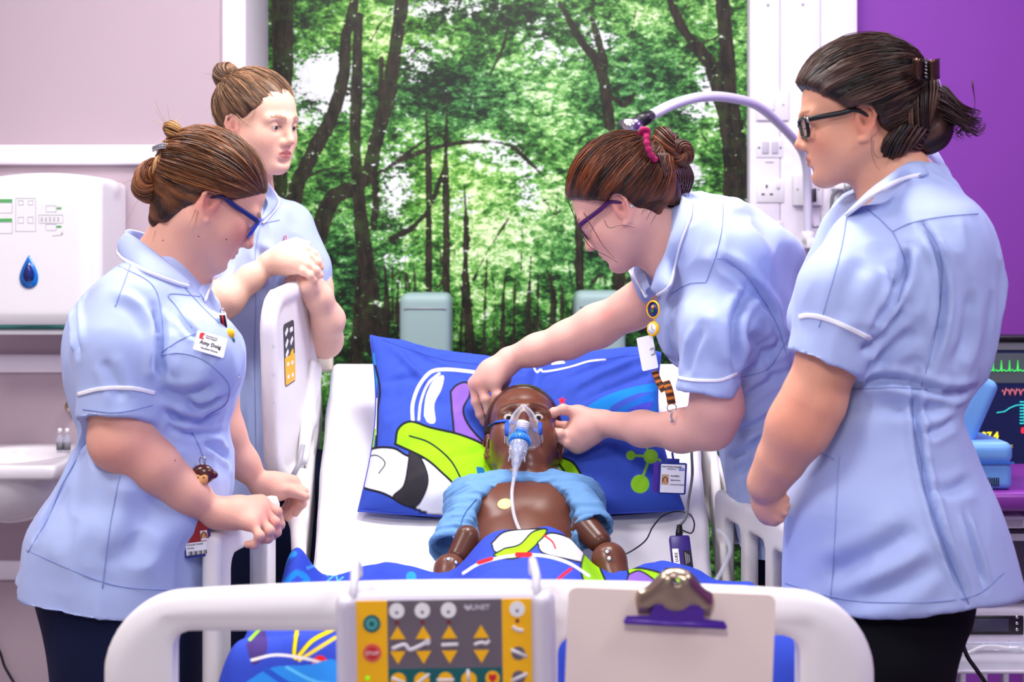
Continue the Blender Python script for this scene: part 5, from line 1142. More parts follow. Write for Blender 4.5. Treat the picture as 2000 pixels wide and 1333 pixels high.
    e2, d2, r2 = sleeve(T, [(372, 620, 2.56, 55), (410, 730, 2.6, 50)])
    T.plane(P(280, 1163, 2.42), (-.12, .0, -1))
    V, Q = T.mesh(.0042); N = vnormals(V, Q); V = drape(V, N, .98, .80, .022, seed=3)
    hit = Hit(V, Q)
    V = crease(V, N, hit, [
        ([(345, 780), (390, 792), (440, 776)], .008, .007), ([(320, 800), (370, 822), (436, 808)], .007, .006), ([(330, 835), (380, 850), (440, 845)], .006, .004),
        ([(318, 742), (312, 690), (316, 640)], .010, .012), ([(300, 600), (312, 650), (305, 720)], .008, .007),
        ([(160, 560), (150, 610), (152, 690)], .008, .012), ([(180, 545), (165, 570), (158, 600)], .006, .006),
        ([(230, 570), (275, 600), (300, 660)], .010, -.004), ([(200, 700), (220, 740), (240, 790)], .010, .004),
        ([(175, 840), (150, 900), (110, 980), (70, 1050)], .007, .010), ([(320, 900), (300, 1000), (200, 1120)], .03, .008),
        ([(395, 860), (430, 880), (448, 900)], .008, .007), ([(250, 900), (235, 1000), (225, 1100)], .02, -.005),
        ([(340, 610), (375, 650), (386, 660)], .006, .004), ([(300, 760), (360, 772), (420, 752)], .012, .006)])
    tun = obj('tunic', V, Q, 'tunic', rt)
    hit = Hit(V, Q)
    seams(hit, [[(232, 520), (300, 560), (318, 640), (318, 700)], [(315, 695), (345, 690), (380, 696), (410, 712), (446, 750), (440, 790), (400, 815)], [(358, 560), (395, 600), (428, 632)],
                [(235, 930), (228, 960), (212, 1050), (200, 1150)], [(315, 690), (345, 668), (382, 652)], [(390, 580), (330, 575), (345, 600), (375, 640)],
                [(375, 845), (392, 880), (400, 910)], [(52, 1075), (200, 1137), (300, 1152), (392, 1152)], [(162, 800), (228, 806), (298, 792)],
                [(255, 518), (240, 560), (225, 600)], [(190, 830), (160, 880), (120, 950), (95, 1010), (55, 1080)]], 'seam', tun)
    band(hit, [(153, 771), (190, 761), (228, 758), (265, 760), (302, 768)], .0065, 'piping', tun)
    grid_collar([(246, 453, 2.46), (262, 462, 2.40), (292, 483, 2.37), (326, 510, 2.36), (352, 534, 2.37), (368, 556, 2.38)],
                [(229, 494, 2.47), (244, 511, 2.38), (276, 529, 2.32), (312, 545, 2.30), (345, 556, 2.32), (366, 562, 2.37)], tun, hit)
    grid_collar([(246, 453, 2.46), (256, 450, 2.52), (285, 458, 2.56)], [(229, 494, 2.47), (232, 490, 2.56), (262, 500, 2.62)], tun, hit)
    grid_collar([(376, 525, 2.50), (384, 540, 2.47), (372, 560, 2.40)], [(404, 524, 2.52), (414, 548, 2.47), (398, 590, 2.42)], tun, hit)
    # trousers, shoes
    fe = [(-.71, 2.36), (-.67, 2.54)]
    Tr = Field(); Tr.hloft(rows([(1100, 62, 400, 2.42, .165), (1160, 74, 405, 2.42, .165), (1230, 100, 402, 2.42, .16), (1300, 125, 398, 2.42, .15), (1400, 150, 385, 2.42, .12)]), k=.04)
    for fx, fy in fe: Tr.cap([fx+.05, fy, .72], [fx, fy, .06], .090, .060, k=.05)
    Tr.plane([0, 0, .045], [0, 0, -1]); V, Q = Tr.mesh(.008); N = vnormals(V, Q); V = V+N*(noise(V*[9, 9, 3])*.010)[:, None]
    obj('trousers', V, Q, 'navy', rt); shoes(rt, fe, 5)
    # badge, pen, charm, card
    l, n = hit(409, 674, .004)
    R = np.stack([[.985, -.10, .05], n, [0, 0, 0]], 1); R[:, 2] = [0, 0, 1]
    x = P(438, 678, 1)-P(380, 670, 1); x /= np.linalg.norm(x); x = x-n*x.dot(n); x /= np.linalg.norm(x); y = np.cross(n, x); Rb = np.stack([x, y, n], 1)
    bd = thing('name_badge', 'white name badge reading Student Nurse pinned on the left nurse\'s chest', 'badge', l)
    obj('card', *slab(rrect(.050, .033, .002), 0, .0018, Rb, l), 'card_white', bd, smooth=False)
    O = lambda u, v, h=.002: l+x*u+y*v+n*h
    obj('logo', *slab([(-.004, -.005), (.004, -.005), (.001, -.001), (.004, .005), (-.001, .005), (-.004, .003)], 0, .0004, Rb, O(-.016, .009)), 'red_ink', bd, smooth=False)
    text('University of the', .0028, Rb, O(-.010, .0105), 'black_ink', bd); text('West of England', .0028, Rb, O(-.010, .007), 'black_ink', bd)
    text('Amy Doig', .0085, Rb, O(.000, -.004), 'black_ink', bd, align='CENTER', bold=.0002); text('Student Nurse', .0047, Rb, O(.000, -.0115), 'black_ink', bd, align='CENTER')
    pen = thing('ballpoint_pen', 'white multicolour ballpoint pen clipped in the placket of left nurse\'s tunic', 'pen', P(440, 650, 2.30))
    a, b = P(434, 612, 2.300), P(450, 690, 2.318)
    obj('barrel', *tube(spl([a, (a+b)/2, b], 8), .0058, 12), 'white_plastic', pen)
    for i, c in enumerate(('black_ink', 'red_ink', 'navy')): obj('button', *tube([P(430+i*4, 616, 2.293), P(434+i*4, 640, 2.297)], .0016, 6), c, pen)
    obj('ring', *tube(np.array([P(434+4*math.cos(q), 608+5*math.sin(q), 2.30) for q in np.arange(0, 6.4, .5)]), .0009, 6), 'steel', pen)
    obj('clip', *tube([P(437, 640, 2.297), P(446, 672, 2.303)], .0018, 6), 'steel', pen)
    ch = thing('pen_charm', 'small round yellow and teal charm on a bead chain beside the name badge', 'charm', P(450, 660, 2.30))
    obj('bead', *lathe(P(449, 652, 2.298), [(0.0004, -.009), (.007, -.005), (.0078, 0), (.007, .005), (.0004, .009)], 14), 'yellow', ch)
    obj('band', *lathe(P(451, 665, 2.30), [(0.0004, -.004), (.0065, -.003), (.0065, .003), (.0004, .004)], 14), 'teal', ch)
    obj('chain', *cat_([lathe(P(453+i*1.6, 676+i*7, 2.31), [(0.0002, -.002), (.002, 0), (.0002, .002)], 6) for i in range(10)]), 'steel', ch)['kind'] = 'stuff'
    l, n = hit(388, 930, .010)
    mk = thing('monkey_charm', 'brown monkey head badge reel hanging from left nurse\'s tunic pocket', 'charm', l)
    S = Field(); S.ell(l, [.0195, .012, .0165], k=.004); S.ell(l+[.019, 0, -.001], [.006, .004, .006], k=.003); S.ell(l+[-.019, 0, -.001], [.006, .004, .006], k=.003)
    V, Q = S.mesh(.0015); obj('head', V, Q, 'monkey_brown', mk)
    S = Field(); S.ell(l+[-.005, -.009, -.004], [.0062, .005, .0062], k=.003); S.ell(l+[.005, -.009, -.004], [.0062, .005, .0062], k=.003); S.ell(l+[0, -.010, -.010], [.010, .006, .007], k=.004)
    V, Q = S.mesh(.0012); obj('muzzle', V, Q, 'monkey_tan', mk)
    for sx in (-1, 1): obj('eye', *lathe(l+[sx*.0045, -.0145, -.003], [(.0002, -.0016), (.0016, 0), (.0002, .0016)], 8), 'black_ink', mk)
    obj('loop', *tube(np.array([l+[.005*math.cos(q), 0, .022+.006*math.sin(q)] for q in np.arange(0, 6.5, .4)]), .0016, 6), 'steel', mk)
    l, n = hit(380, 1048, .006); l0 = l
    cd = thing('identity_card', 'red and white identity card with barcode in blue holder at left nurse\'s hip', 'card', l)
    R = np.stack([[.97, .12, .10], [-.10, 0, .99], [0, -1, 0]], 1)
    obj('holder', *slab(rrect(.044, .062, .003), -.002, 0, R, l), 'holder_blue', cd, smooth=False)
    obj('card', *slab(rrect(.039, .054, .001), 0, .0008, R, l), 'card_red', cd, smooth=False)
    g = lambda u, v, h=.001: l+R @ np.array([u, v, h])
    obj('white_field', *slab(rrect(.038, .020, .0005), 0, .0003, R, g(0, -.0165)), 'card_white', cd, smooth=False)
    obj('portrait', *slab(rrect(.011, .016, .0005), 0, .0004, R, g(.012, .003)), 'card_white', cd, smooth=False)
    obj('portrait_face', *slab(ellp(0, 0, .0032, .0045), 0, .0006, R, g(.012, .003)), 'monkey_tan', cd, smooth=False)
    obj('portrait_hair', *strip([(-.0042, -.005), (-.0038, .003), (0, .006), (.0038, .003), (.0042, -.005)], .002, R, g(.012, .003, .0016)), 'mole_brown', cd, smooth=False)
    text('STUDENT NURSE', .0034, R, g(-.017, -.011, .0014), 'black_ink', cd); text('Nursing', .0034, R, g(-.017, -.016, .0014), 'black_ink', cd)
    for i in range(12): obj('bar', *slab([(-.0005*(1+i % 3), -.003), (.0004, -.003), (.0004, .003), (-.0005*(1+i % 3), .003)], 0, .0002, R, g(-.015+i*.0026, -.0235, .0014)), 'black_ink', cd, smooth=False)
    return rt
mat('mole_brown', (110, 60, 45), .6, 0); mat('monkey_brown', (78, 26, 20), .25, 0, coat=.4); mat('monkey_tan', (214, 150, 90), .35, 0)
mat('holder_blue', (30, 45, 130), .35, 0); mat('card_red', (150, 24, 32), .4, .1)
# ------------------------------------------------------------ B: nurse behind the head end, looking right
def nurse_b():
    fr = Frame(basis(-33, 9, 3), .86, (458, 250, 2.96), 1)
    rt = person_root('nurse with high bun standing behind the raised side rail, hands folded on top of it', (-.58, 3.08, 0))
    B = Field(); head(B, fr, lids=.42, fat=.004)
    B.cap(fr.w(0, -.02, -.03), P(475, 395, 3.08), .052, .056, k=.03)
    B.cap(P(475, 400, 3.08), P(470, 480, 3.08), .06, .09, k=.04); B.cap(P(470, 480, 3.08), P(480, 900, 3.08), .09, .10, k=.04)
    chain_px(B, [(412, 480, 2.98, 30), (392, 560, 2.93, 38), (398, 622, 2.9, 36), (445, 585, 2.9, 30), (490, 543, 2.92, 24), (524, 517, 2.93, 19)], .02)
    chain_px(B, [(580, 480, 3.1, 30), (612, 560, 3.1, 35), (634, 665, 3.06, 33), (641, 625, 3.0, 30), (622, 580, 2.96, 25), (608, 556, 2.95, 21)], .02)
    hand(B, (528, 514, 2.93, 19), [[(572, 482, 2.945, 10), (598, 486, 2.945, 8.5), (613, 496, 2.945, 7.5), (621, 506, 2.945, 7)],
                                   [(580, 493, 2.925, 10.5), (606, 502, 2.92, 8.8), (620, 512, 2.92, 8), (627, 522, 2.925, 7)],
                                   [(580, 508, 2.91, 10.5), (602, 518, 2.905, 8.8), (617, 528, 2.905, 8), (626, 538, 2.91, 7)],
                                   [(574, 522, 2.905, 10), (592, 530, 2.90, 8.5), (606, 538, 2.90, 7.5), (614, 546, 2.905, 7)]],
         thumb=[(556, 486, 2.96, 11), (578, 474, 2.96, 9), (600, 478, 2.96, 8)], palm=[(556, 504, 2.93, 19)])
    hand(B, (606, 562, 2.95, 21), [[(590, 540, 2.975, 10), (574, 540, 2.98, 9), (560, 546, 2.98, 8)], [(596, 545, 2.955, 10), (578, 549, 2.955, 9), (564, 553, 2.955, 8)],
                                   [(600, 552, 2.935, 10), (586, 556, 2.93, 8), (572, 559, 2.93, 7)], [(604, 560, 2.92, 9), (594, 564, 2.915, 8), (584, 566, 2.915, 7)]],
         thumb=[(612, 545, 2.97, 11), (604, 530, 2.98, 9), (590, 522, 2.98, 8)])
    V, Q = B.mesh(.0025); V = smooth(V, Q, 1, .3)
    C = paint_head(V, fr, lin(236, 190, 168), lin(205, 112, 104), flush=lin(226, 138, 118), brow=lin(112, 78, 52), blush=.35)
    body = obj('body', V, Q, 'skin', rt, color=C)
    for sg in (-1, 1): eye(fr, sg, (.35*0+.05, 1, -.12), lin(88, 66, 44), body)
    make_hair(fr, rt, (.03, -.085, .10), lin(58, 37, 28), lin(168, 126, 92), ns=1900, seed=5, slope=.62, off=.004, rr=(.088, .108, .096),
              bun=dict(c=fr.L(P(443, 150, 3.03)), R=.017, r=.019, axis=(.3, .8, .5), n=40, twist=1.3, turns=1.3, loose=14))
    h = [c for c in rt.children if c.name.startswith('hair')][0]
    wisps([[(455, 215, 2.95), (475, 235, 2.94), (490, 245, 2.935)], [(500, 210, 2.94), (486, 232, 2.935), (478, 245, 2.93)], [(508, 200, 2.94), (492, 225, 2.935), (470, 236, 2.93)], [(560, 315, 3.0), (558, 332, 3.0), (550, 345, 3.0)],
           [(440, 250, 2.97), (438, 262, 2.97), (440, 276, 2.97)]], h, lin(200, 160, 120), .0009)
    for sg in (-1, 1):
        lash = [tube(spl([fr.w(sg*(.031+u*.0125), .086-.2*abs(u)**2*.012, .0035-.002*u*u), fr.w(sg*(.031+u*.015), .094-.2*abs(u)**2*.012, .005-.002*u*u)], 5), .0003, 3) for u in np.linspace(-1, 1, 14)]
        obj('eyelashes', *cat_(lash), 'mole_brown', body)
    T = Field()
    T.hloft(rows([(372, 440, 530, 3.09, .065), (400, 418, 560, 3.09, .10), (430, 385, 590, 3.09, .12), (480, 368, 610, 3.09, .13), (560, 372, 600, 3.09, .135), (640, 385, 590, 3.09, .13), (720, 395, 590, 3.09, .125), (800, 390, 602, 3.09, .13), (880, 382, 612, 3.09, .14), (985, 372, 622, 3.09, .15)]), k=.03)
    T.ell(P(530, 600, 2.99), [.055, .05, .055], k=.05); T.ell(P(440, 600, 2.99), [.055, .05, .055], k=.05)
    sleeve(T, [(420, 455, 3.0, 50), (398, 560, 2.94, 48)]); sleeve(T, [(568, 440, 3.1, 46), (592, 520, 3.1, 46), (602, 580, 3.1, 45)])
    T.plane(P(490, 955, 3.09), (0, 0, -1))
    V, Q = T.mesh(.0045); N = vnormals(V, Q); V = drape(V, N, 1.1, .85, .016, seed=8); hit = Hit(V, Q)
    V = crease(V, N, hit, [([(500, 470), (530, 540), (520, 600)], .012, .006), ([(560, 500), (540, 540), (530, 600)], .008, .006), ([(445, 480), (440, 530), (415, 570)], .01, .006), ([(470, 700), (485, 800), (480, 900)], .012, .005)])
    tun = obj('tunic', V, Q, 'tunic', rt); hit = Hit(V, Q)
    seams(hit, [[(512, 420), (498, 500), (500, 600), (497, 700), (500, 900)], [(545, 430), (500, 440)], [(460, 705), (480, 690)]], 'seam', tun)
    grid_collar([(500, 360, 3.02), (520, 385, 2.99), (524, 402, 2.985), (510, 425, 2.98)], [(520, 355, 3.02), (540, 388, 2.99), (541, 404, 2.97), (512, 436, 2.96)], tun, hit)
    grid_collar([(440, 372, 3.03), (455, 400, 2.98), (500, 430, 2.97)], [(418, 392, 3.0), (436, 430, 2.95), (494, 446, 2.955)], tun, hit)
    l, n = hit(556, 470, .004)
    br = thing('lapel_pin', 'small red ribbon shaped pin on the tunic of the nurse at the back', 'pin', l if l is not None else P(556, 470, 2.99)); l = wloc(br)
    obj('ribbon', *tube(spl([l+[-.003, -.002, -.012], l+[.001, -.002, .004], l+[0, -.002, .009], l+[-.004, -.002, .004], l+[.004, -.002, -.012]], 20), .0018, 6, flat=.5), 'red_ink', br)
    l, n = hit(457, 862, .006); l = l if l is not None else P(457, 862, 2.95)
    cd = thing('badge_holder', 'clear card holder with black rim hanging at the back nurse\'s waist', 'badge', l)
    obj('card', *box(l, (.024, .002, .05), None, .001), 'card_white', cd); obj('rim', *box(l+[0, -.001, .026], (.028, .003, .004), None, .001), 'dark_plastic', cd); obj('rim', *box(l+[.013, -.001, 0], (.003, .003, .054), None, .001), 'dark_plastic', cd)
    Tr = Field(); fe = [(-.60, 3.12), (-.44, 3.10)]
    Tr.hloft(rows([(930, 385, 600, 3.1, .13), (1050, 385, 610, 3.1, .14), (1150, 405, 600, 3.1, .12)]), k=.04)
    for fx, fy in fe: Tr.cap([fx+.01, fy, .80], [fx, fy, .06], .098, .06, k=.05)
    Tr.plane([0, 0, .045], [0, 0, -1]); V, Q = Tr.mesh(.009); obj('trousers', V, Q, 'navy', rt); shoes(rt, fe, -60)
    return rt
# ------------------------------------------------------------ C: nurse leaning over the patient
def nurse_c():
    fr = Frame(basis(162, 34, 0), .87, (1211, 408, 2.56), -1)
    rt = person_root('nurse with magenta hair tie leaning over the bed to fit the mask', (.62, 2.66, 0))
    B = Field(); head(B, fr, lids=.8)
    B.cap(fr.w(0, -.02, -.03), P(1330, 500, 2.64), .052, .058, k=.03)
    B.cap(P(1330, 500, 2.64), P(1440, 620, 2.67), .06, .07, k=.04); B.cap(P(1440, 620, 2.67), P(1520, 950, 2.70), .07, .06, k=.04)
    chain_px(B, [(1400, 580, 2.56, 46), (1395, 700, 2.5, 48), (1400, 795, 2.50, 48), (1388, 832, 2.52, 43), (1330, 842, 2.56, 38), (1255, 838, 2.65, 31), (1185, 829, 2.74, 25)], .025)
    chain_px(B, [(1290, 560, 2.75, 46), (1240, 600, 2.78, 39), (1165, 638, 2.80, 39), (1110, 664, 2.82, 34), (1050, 684, 2.84, 28), (1000, 700, 2.86, 24)], .025)
    hand(B, (990, 708, 2.86, 24), [[(966, 748, 2.84, 10.5), (971, 772, 2.835, 9.5), (969, 792, 2.84, 8.5), (965, 806, 2.845, 7.5)],
                                   [(938, 750, 2.85, 11), (948, 780, 2.84, 9.5), (955, 803, 2.845, 8.5), (961, 822, 2.85, 7.5)],
                                   [(927, 750, 2.87, 11), (930, 785, 2.86, 9.5), (938, 810, 2.86, 8.5), (946, 828, 2.865, 7.5)]],
         thumb=[(985, 740, 2.89, 11), (975, 780, 2.90, 9.5), (966, 810, 2.885, 8)], palm=[(960, 728, 2.86, 24)])
    hand(B, (1178, 828, 2.75, 23), [[(1128, 806, 2.77, 11.5), (1100, 800, 2.765, 9.8), (1082, 806, 2.77, 9), (1069, 816, 2.775, 8)],
                                    [(1122, 836, 2.78, 11), (1103, 833, 2.79, 9), (1085, 830, 2.795, 8), (1073, 829, 2.80, 7.5)],
                                    [(1114, 856, 2.765, 11.5), (1094, 848, 2.755, 9.8), (1076, 842, 2.765, 8.5)],
                                    [(1128, 872, 2.765, 11), (1108, 866, 2.755, 9), (1090, 856, 2.76, 8)]],
         palm=[(1145, 838, 2.765, 26), (1130, 858, 2.765, 18)])
    V, Q = B.mesh(.0024); V = smooth(V, Q, 1, .3)
    C = paint_head(V, fr, lin(230, 176, 162), lin(200, 108, 108), flush=lin(222, 134, 124), brow=lin(80, 48, 36), blush=.4)
    for (x, y, d, r) in ((1185, 612, 2.76, 12), (938, 755, 2.85, 16), (965, 806, 2.84, 7), (961, 822, 2.85, 7), (946, 828, 2.86, 7), (1068, 816, 2.77, 7), (1076, 842, 2.76, 7), (1085, 828, 2.79, 10)):
        m = np.exp(-(np.linalg.norm(V-P(x, y, d), axis=1)/(r*d/F*1.3))**2)[:, None]*.5; C = C*(1-m)+np.array(lin(226, 128, 116))*m
    body = obj('body', V, Q, 'skin', rt, color=C)
    for sg in (-1, 1): eye(fr, sg, (0, .8, -.55), lin(70, 80, 70), body)
    make_hair(fr, rt, fr.L(P(1272, 290, 2.62)), lin(26, 11, 9), lin(134, 70, 36), ns=2400, seed=9, slope=.78, off=.010, rr=(.101, .122, .110), extra=[((0, -.09, .01), (0, -.08, -.06), .045, .028)], nape=[((-.045, -.045, -.012), (-.034, -.062, -.050), .030, .012)],
              bun=dict(c=fr.L(P(1306, 288, 2.62)), R=.019, r=.021, axis=(.15, 1, .15), n=50, twist=1.3, turns=1.25, loose=6, sy=1.1))
    h = [c for c in rt.children if c.name.startswith('hair')][0]; rs = np.random.RandomState(5)
    make_bun(fr, h, np.array(lin(40, 18, 14)), np.array(lin(120, 60, 34)), rs, c=fr.L(P(1330, 300, 2.6)), R=.014, r=.014, axis=(1, .3, .1), n=34, twist=1.2, turns=1.2)
    wisps([[(1105, 380, 2.5), (1125, 430, 2.49), (1150, 480, 2.5), (1185, 500, 2.51), (1207, 514, 2.51)], [(1140, 415, 2.5), (1160, 450, 2.49), (1178, 480, 2.49), (1200, 505, 2.5)], [(1180, 430, 2.5), (1190, 445, 2.49), (1215, 440, 2.49), (1240, 445, 2.5)],
           [(1290, 300, 2.58), (1305, 350, 2.57), (1312, 400, 2.57)], [(1297, 300, 2.57), (1300, 350, 2.565), (1290, 410, 2.57)], [(1320, 330, 2.58), (1335, 370, 2.58), (1342, 400, 2.58)], [(1325, 330, 2.6), (1342, 365, 2.6), (1345, 390, 2.6)],
           [(1300, 395, 2.56), (1275, 410, 2.55), (1262, 430, 2.55)], [(1305, 398, 2.56), (1285, 415, 2.55), (1270, 440, 2.55)], [(1292, 392, 2.56), (1262, 405, 2.55), (1252, 420, 2.55)]], h, lin(70, 34, 24), .0009)
    wisps([[(1285+i*4, 300, 2.56+i*.006), (1298+i*5, 345, 2.555+i*.006), (1296+i*4, 385, 2.57+i*.006), (1284+i*3, 405, 2.59)] for i in range(12)], h, lin(58, 28, 20), .0035)
    tie = thing('hair_tie', 'magenta twisted fabric hair tie around the bun of the leaning nurse', 'hair tie', P(1260, 285, 2.56))
    obj('band', *tube(spl([P(1254, 252, 2.57), P(1262, 262, 2.548), P(1263, 280, 2.54), P(1270, 300, 2.54), P(1281, 314, 2.55)], 24), .0052*(1+.25*np.sin(np.arange(24)*1.8)), 10), 'magenta', tie)
    obj('knot', *tube(spl([P(1250, 262, 2.56), P(1254, 254, 2.55), P(1262, 252, 2.545), P(1267, 258, 2.55), P(1262, 266, 2.545)], 18), .0045, 8), 'magenta', tie)
    er = thing('ear_stud', 'small round silver stud behind the ear of the leaning nurse', 'earring', P(1233, 402, 2.52))
    hb = Hit(V, Q); l, n = hb(1233, 402, 0.0)
    if l is None: l, n = P(1233, 402, 2.53), np.array([0, -1., 0])
    obj('ring', *lathe(l-[0, .001, 0], [(.0002, 0), (.0036, 0), (.0036, .0012), (.0018, .0016), (.0016, .0008), (.0002, .0008)], 14, (0, -1, 0)), 'steel', er); ner = ER_FIX = None
    glasses(fr, 'thin purple and black glasses on the face of the leaning nurse', 'purple', 'purple', th=.0016, hh=.0155)
    T = Field()
    T.hloft(rows([(425, 1345, 1440, 2.66, .08), (455, 1325, 1500, 2.66, .13), (500, 1306, 1528, 2.66, .16), (550, 1298, 1545, 2.66, .17), (600, 1300, 1556, 2.66, .17), (660, 1315, 1570, 2.67, .165), (720, 1335, 1585, 2.68, .16),
                  (800, 1385, 1600, 2.69, .155), (870, 1400, 1612, 2.7, .155), (930, 1412, 1620, 2.7, .16), (1000, 1428, 1625, 2.7, .17), (1120, 1440, 1630, 2.7, .17)]), k=.03)
    T.ell(P(1420, 455, 2.66), np.array([.105, .15, .062]), basis(0, 18), k=.06)
    T.ell(P(1350, 640, 2.62), [.06, .10, .07], k=.05)
    T.cap(P(1385, 470, 2.55), P(1430, 500, 2.5), .06, .055, k=.05)
    e, d, r = sleeve(T, [(1410, 560, 2.54, 66), (1400, 640, 2.5, 68), (1382, 772, 2.49, 62)])
    e2, d2, r2 = sleeve(T, [(1320, 520, 2.73, 50), (1256, 562, 2.76, 45)])
    T.plane(P(1500, 1075, 2.7), (0, 0, -1))
    V, Q = T.mesh(.0042); N = vnormals(V, Q); V = drape(V, N, 1.1, .85, .012, seed=11); hit = Hit(V, Q)
    V = crease(V, N, hit, [([(1470, 560), (1440, 620), (1440, 740)], .010, .012), ([(1400, 505), (1450, 540), (1500, 600), (1530, 680)], .010, .009), ([(1420, 560), (1480, 580), (1530, 640)], .012, .006), ([(1310, 600), (1308, 660), (1325, 740)], .008, .008),
                           ([(1370, 640), (1350, 690), (1340, 740)], .009, .005), ([(1440, 740), (1490, 700), (1540, 660)], .010, .006), ([(1430, 800), (1480, 760), (1550, 720)], .008, .006), ([(1420, 850), (1480, 830), (1545, 790)], .009, .006),
                           ([(1420, 900), (1460, 880), (1500, 850)], .008, .005), ([(1450, 640), (1500, 700), (1520, 760)], .012, .006), ([(1390, 600), (1400, 660), (1420, 720)], .014, -.004), ([(1440, 930), (1470, 890), (1490, 850)], .010, .006)])
    tun = obj('tunic', V, Q, 'tunic', rt); hit = Hit(V, Q)
    seams(hit, [[(1400, 505), (1420, 508), (1460, 540), (1500, 600)], [(1412, 400), (1410, 450), (1398, 500), (1380, 550)], [(1380, 552), (1345, 555), (1310, 575)], [(1500, 600), (1520, 640), (1535, 690)], [(1540, 660), (1500, 720), (1440, 740)], [(1300, 690), (1330, 740), (1325, 700)]], 'seam', tun)
    band(hit, [(1321, 737), (1345, 742), (1378, 744), (1410, 742), (1439, 730)], .0055, 'piping', tun)
    band(hit, [(1230, 530), (1240, 543), (1262, 556), (1280, 562)], .005, 'piping', tun)
    grid_collar([(1330, 385, 2.60), (1322, 420, 2.57), (1308, 462, 2.55), (1296, 500, 2.55), (1280, 530, 2.56), (1274, 556, 2.57)], [(1352, 398, 2.57), (1350, 430, 2.52), (1332, 478, 2.49), (1322, 520, 2.485), (1308, 560, 2.50), (1284, 577, 2.54)], tun, hit, bulge=.008)
    grid_collar([(1330, 385, 2.60), (1335, 382, 2.68), (1325, 395, 2.76)], [(1352, 398, 2.57), (1372, 400, 2.68), (1350, 410, 2.78)], tun, hit)
    grid_collar([(1270, 500, 2.64), (1256, 520, 2.66), (1268, 560, 2.6)], [(1262, 500, 2.68), (1240, 530, 2.68), (1262, 580, 2.6)], tun, hit)
    fe = [(.66, 2.58), (.70, 2.78)]; Tr = Field()
    Tr.hloft(rows([(1050, 1445, 1620, 2.7, .15), (1150, 1455, 1625, 2.7, .14)]), k=.04)
    for fx, fy in fe: Tr.cap([fx-.06, fy, .80], [fx, fy, .06], .095, .06, k=.05)
    Tr.plane([0, 0, .045], [0, 0, -1]); V, Q = Tr.mesh(.009); obj('trousers', V, Q, 'navy', rt); shoes(rt, fe, 175)
    # pinned things
    wt = thing('fob_watch', 'yellow nurse fob watch with navy badge pinned below the collar of leaning nurse', 'watch', P(1277, 620, 2.53))
    ax = (-.75, -.65, .1)
    c = P(1278, 605, 2.52); obj('badge', *lathe(c, [(.0003, 0), (.014, 0), (.014, .003), (.0003, .004)], 22, ax), 'holder_blue', wt)
    V, Q = tube(np.array([c+np.array([-.65*math.cos(q), .75*math.cos(q), math.sin(q)])*.0145+np.array(ax)*.003 for q in np.linspace(0, 6.28, 26)]), .0018, 6); obj('badge_rim', V, Q, 'yellow', wt)
    for k_, (dz, mm) in enumerate(((.004, 'monkey_tan'), (-.003, 'leaf_green'))): obj('badge_motif', *lathe(c+np.array([-.003, -.003, dz]), [(.0003, 0), (.0045, .0005), (.0003, .003)], 10, ax), mm, wt)
    c2 = P(1278, 643, 2.52); obj('strap', *tube([c, c2], .003, 8, flat=.5), 'yellow', wt)
    obj('watch_case', *lathe(c2, [(.0003, 0), (.0125, 0), (.0135, .003), (.0125, .006), (.0105, .0062), (.0003, .0058)], 24, ax), 'yellow', wt)
    obj('dial', *lathe(c2+np.array(ax)*.006, [(.0003, 0), (.0095, 0), (.0095, .0004), (.0003, .0006)], 20, ax), 'card_white', wt)
    for q in ((0, 0, .007), (.004, -.004, -.003)): obj('watch_hand', *tube([c2+np.array(ax)*.0068, c2+np.array(ax)*.0068+np.array(q)], .0005, 5), 'black_ink', wt)
    bx = thing('name_badge', 'blank white badge seen edge-on at the leaning nurse\'s chest pocket', 'badge', P(1265, 690, 2.53))
    R = basis(-115, -8, 14); obj('card', *slab(rrect(.030, .060, .003), 0, .0022, np.stack([R[:, 0], R[:, 2], R[:, 1]], 1), P(1265, 690, 2.53)), 'card_white', bx, smooth=False)
    obj('pin', *tube(spl([P(1270, 683, 2.525), P(1277, 680, 2.52), P(1279, 690, 2.52), P(1272, 694, 2.525)], 12), .0012, 6), 'steel', bx)
    lan = thing('lanyard', 'orange and brown striped lanyard hanging from the neck of the leaning nurse', 'lanyard', P(1300, 770, 2.52))
    for (pts, w_) in (([P(1278, 725, 2.54), P(1286, 745, 2.53), P(1297, 765, 2.525)], .006), ([P(1300, 745, 2.53), P(1307, 765, 2.52), P(1312, 790, 2.52)], .0075)):
        pts = spl(pts, 20); V, Q = tube(pts, w_, 8, flat=.2, nrm=(0, 1, 0)); t_ = np.repeat(np.arange(20), 8); sel = ((t_+np.tile(np.arange(8), 20) // 3) % 5 < 2)[:, None]
        obj('strap', V, Q, 'flatprint', lan, color=np.where(sel, np.array(lin(232, 130, 30)), np.array(lin(70, 34, 22))))
    obj('swivel_hook', *cat_([tube(np.array([P(1312+9*math.cos(q), 797+8*math.sin(q), 2.52) for q in np.linspace(0, 6.28, 20)]), .001, 6), tube(spl([P(1313, 805, 2.52), P(1311, 815, 2.52), P(1315, 824, 2.52), P(1308, 822, 2.52)], 10), .0018, 6)]), 'steel', lan)
    idc = thing('identity_badge', 'white hospital identity badge in blue holder hanging below the leaning nurse\'s arm', 'badge', P(1309, 930, 2.53))
    Rb = np.stack([basis(-82, 0)[:, 0]*-1, [0.05, 0, 1], [0, -1, 0]], 1); Rb = np.stack([np.array([.992, .10, -.05]), np.array([.05, 0, .998]), np.array([.1, -.99, 0])], 1)
    c = P(1312, 935, 2.53); g = lambda u, v, h=.003: c+Rb @ np.array([u, v, h])
    obj('holder', *slab(rrect(.058, .052, .004), -.003, 0.0, Rb, g(-.004, .001, -.001)), 'purple_plastic', idc, smooth=False)
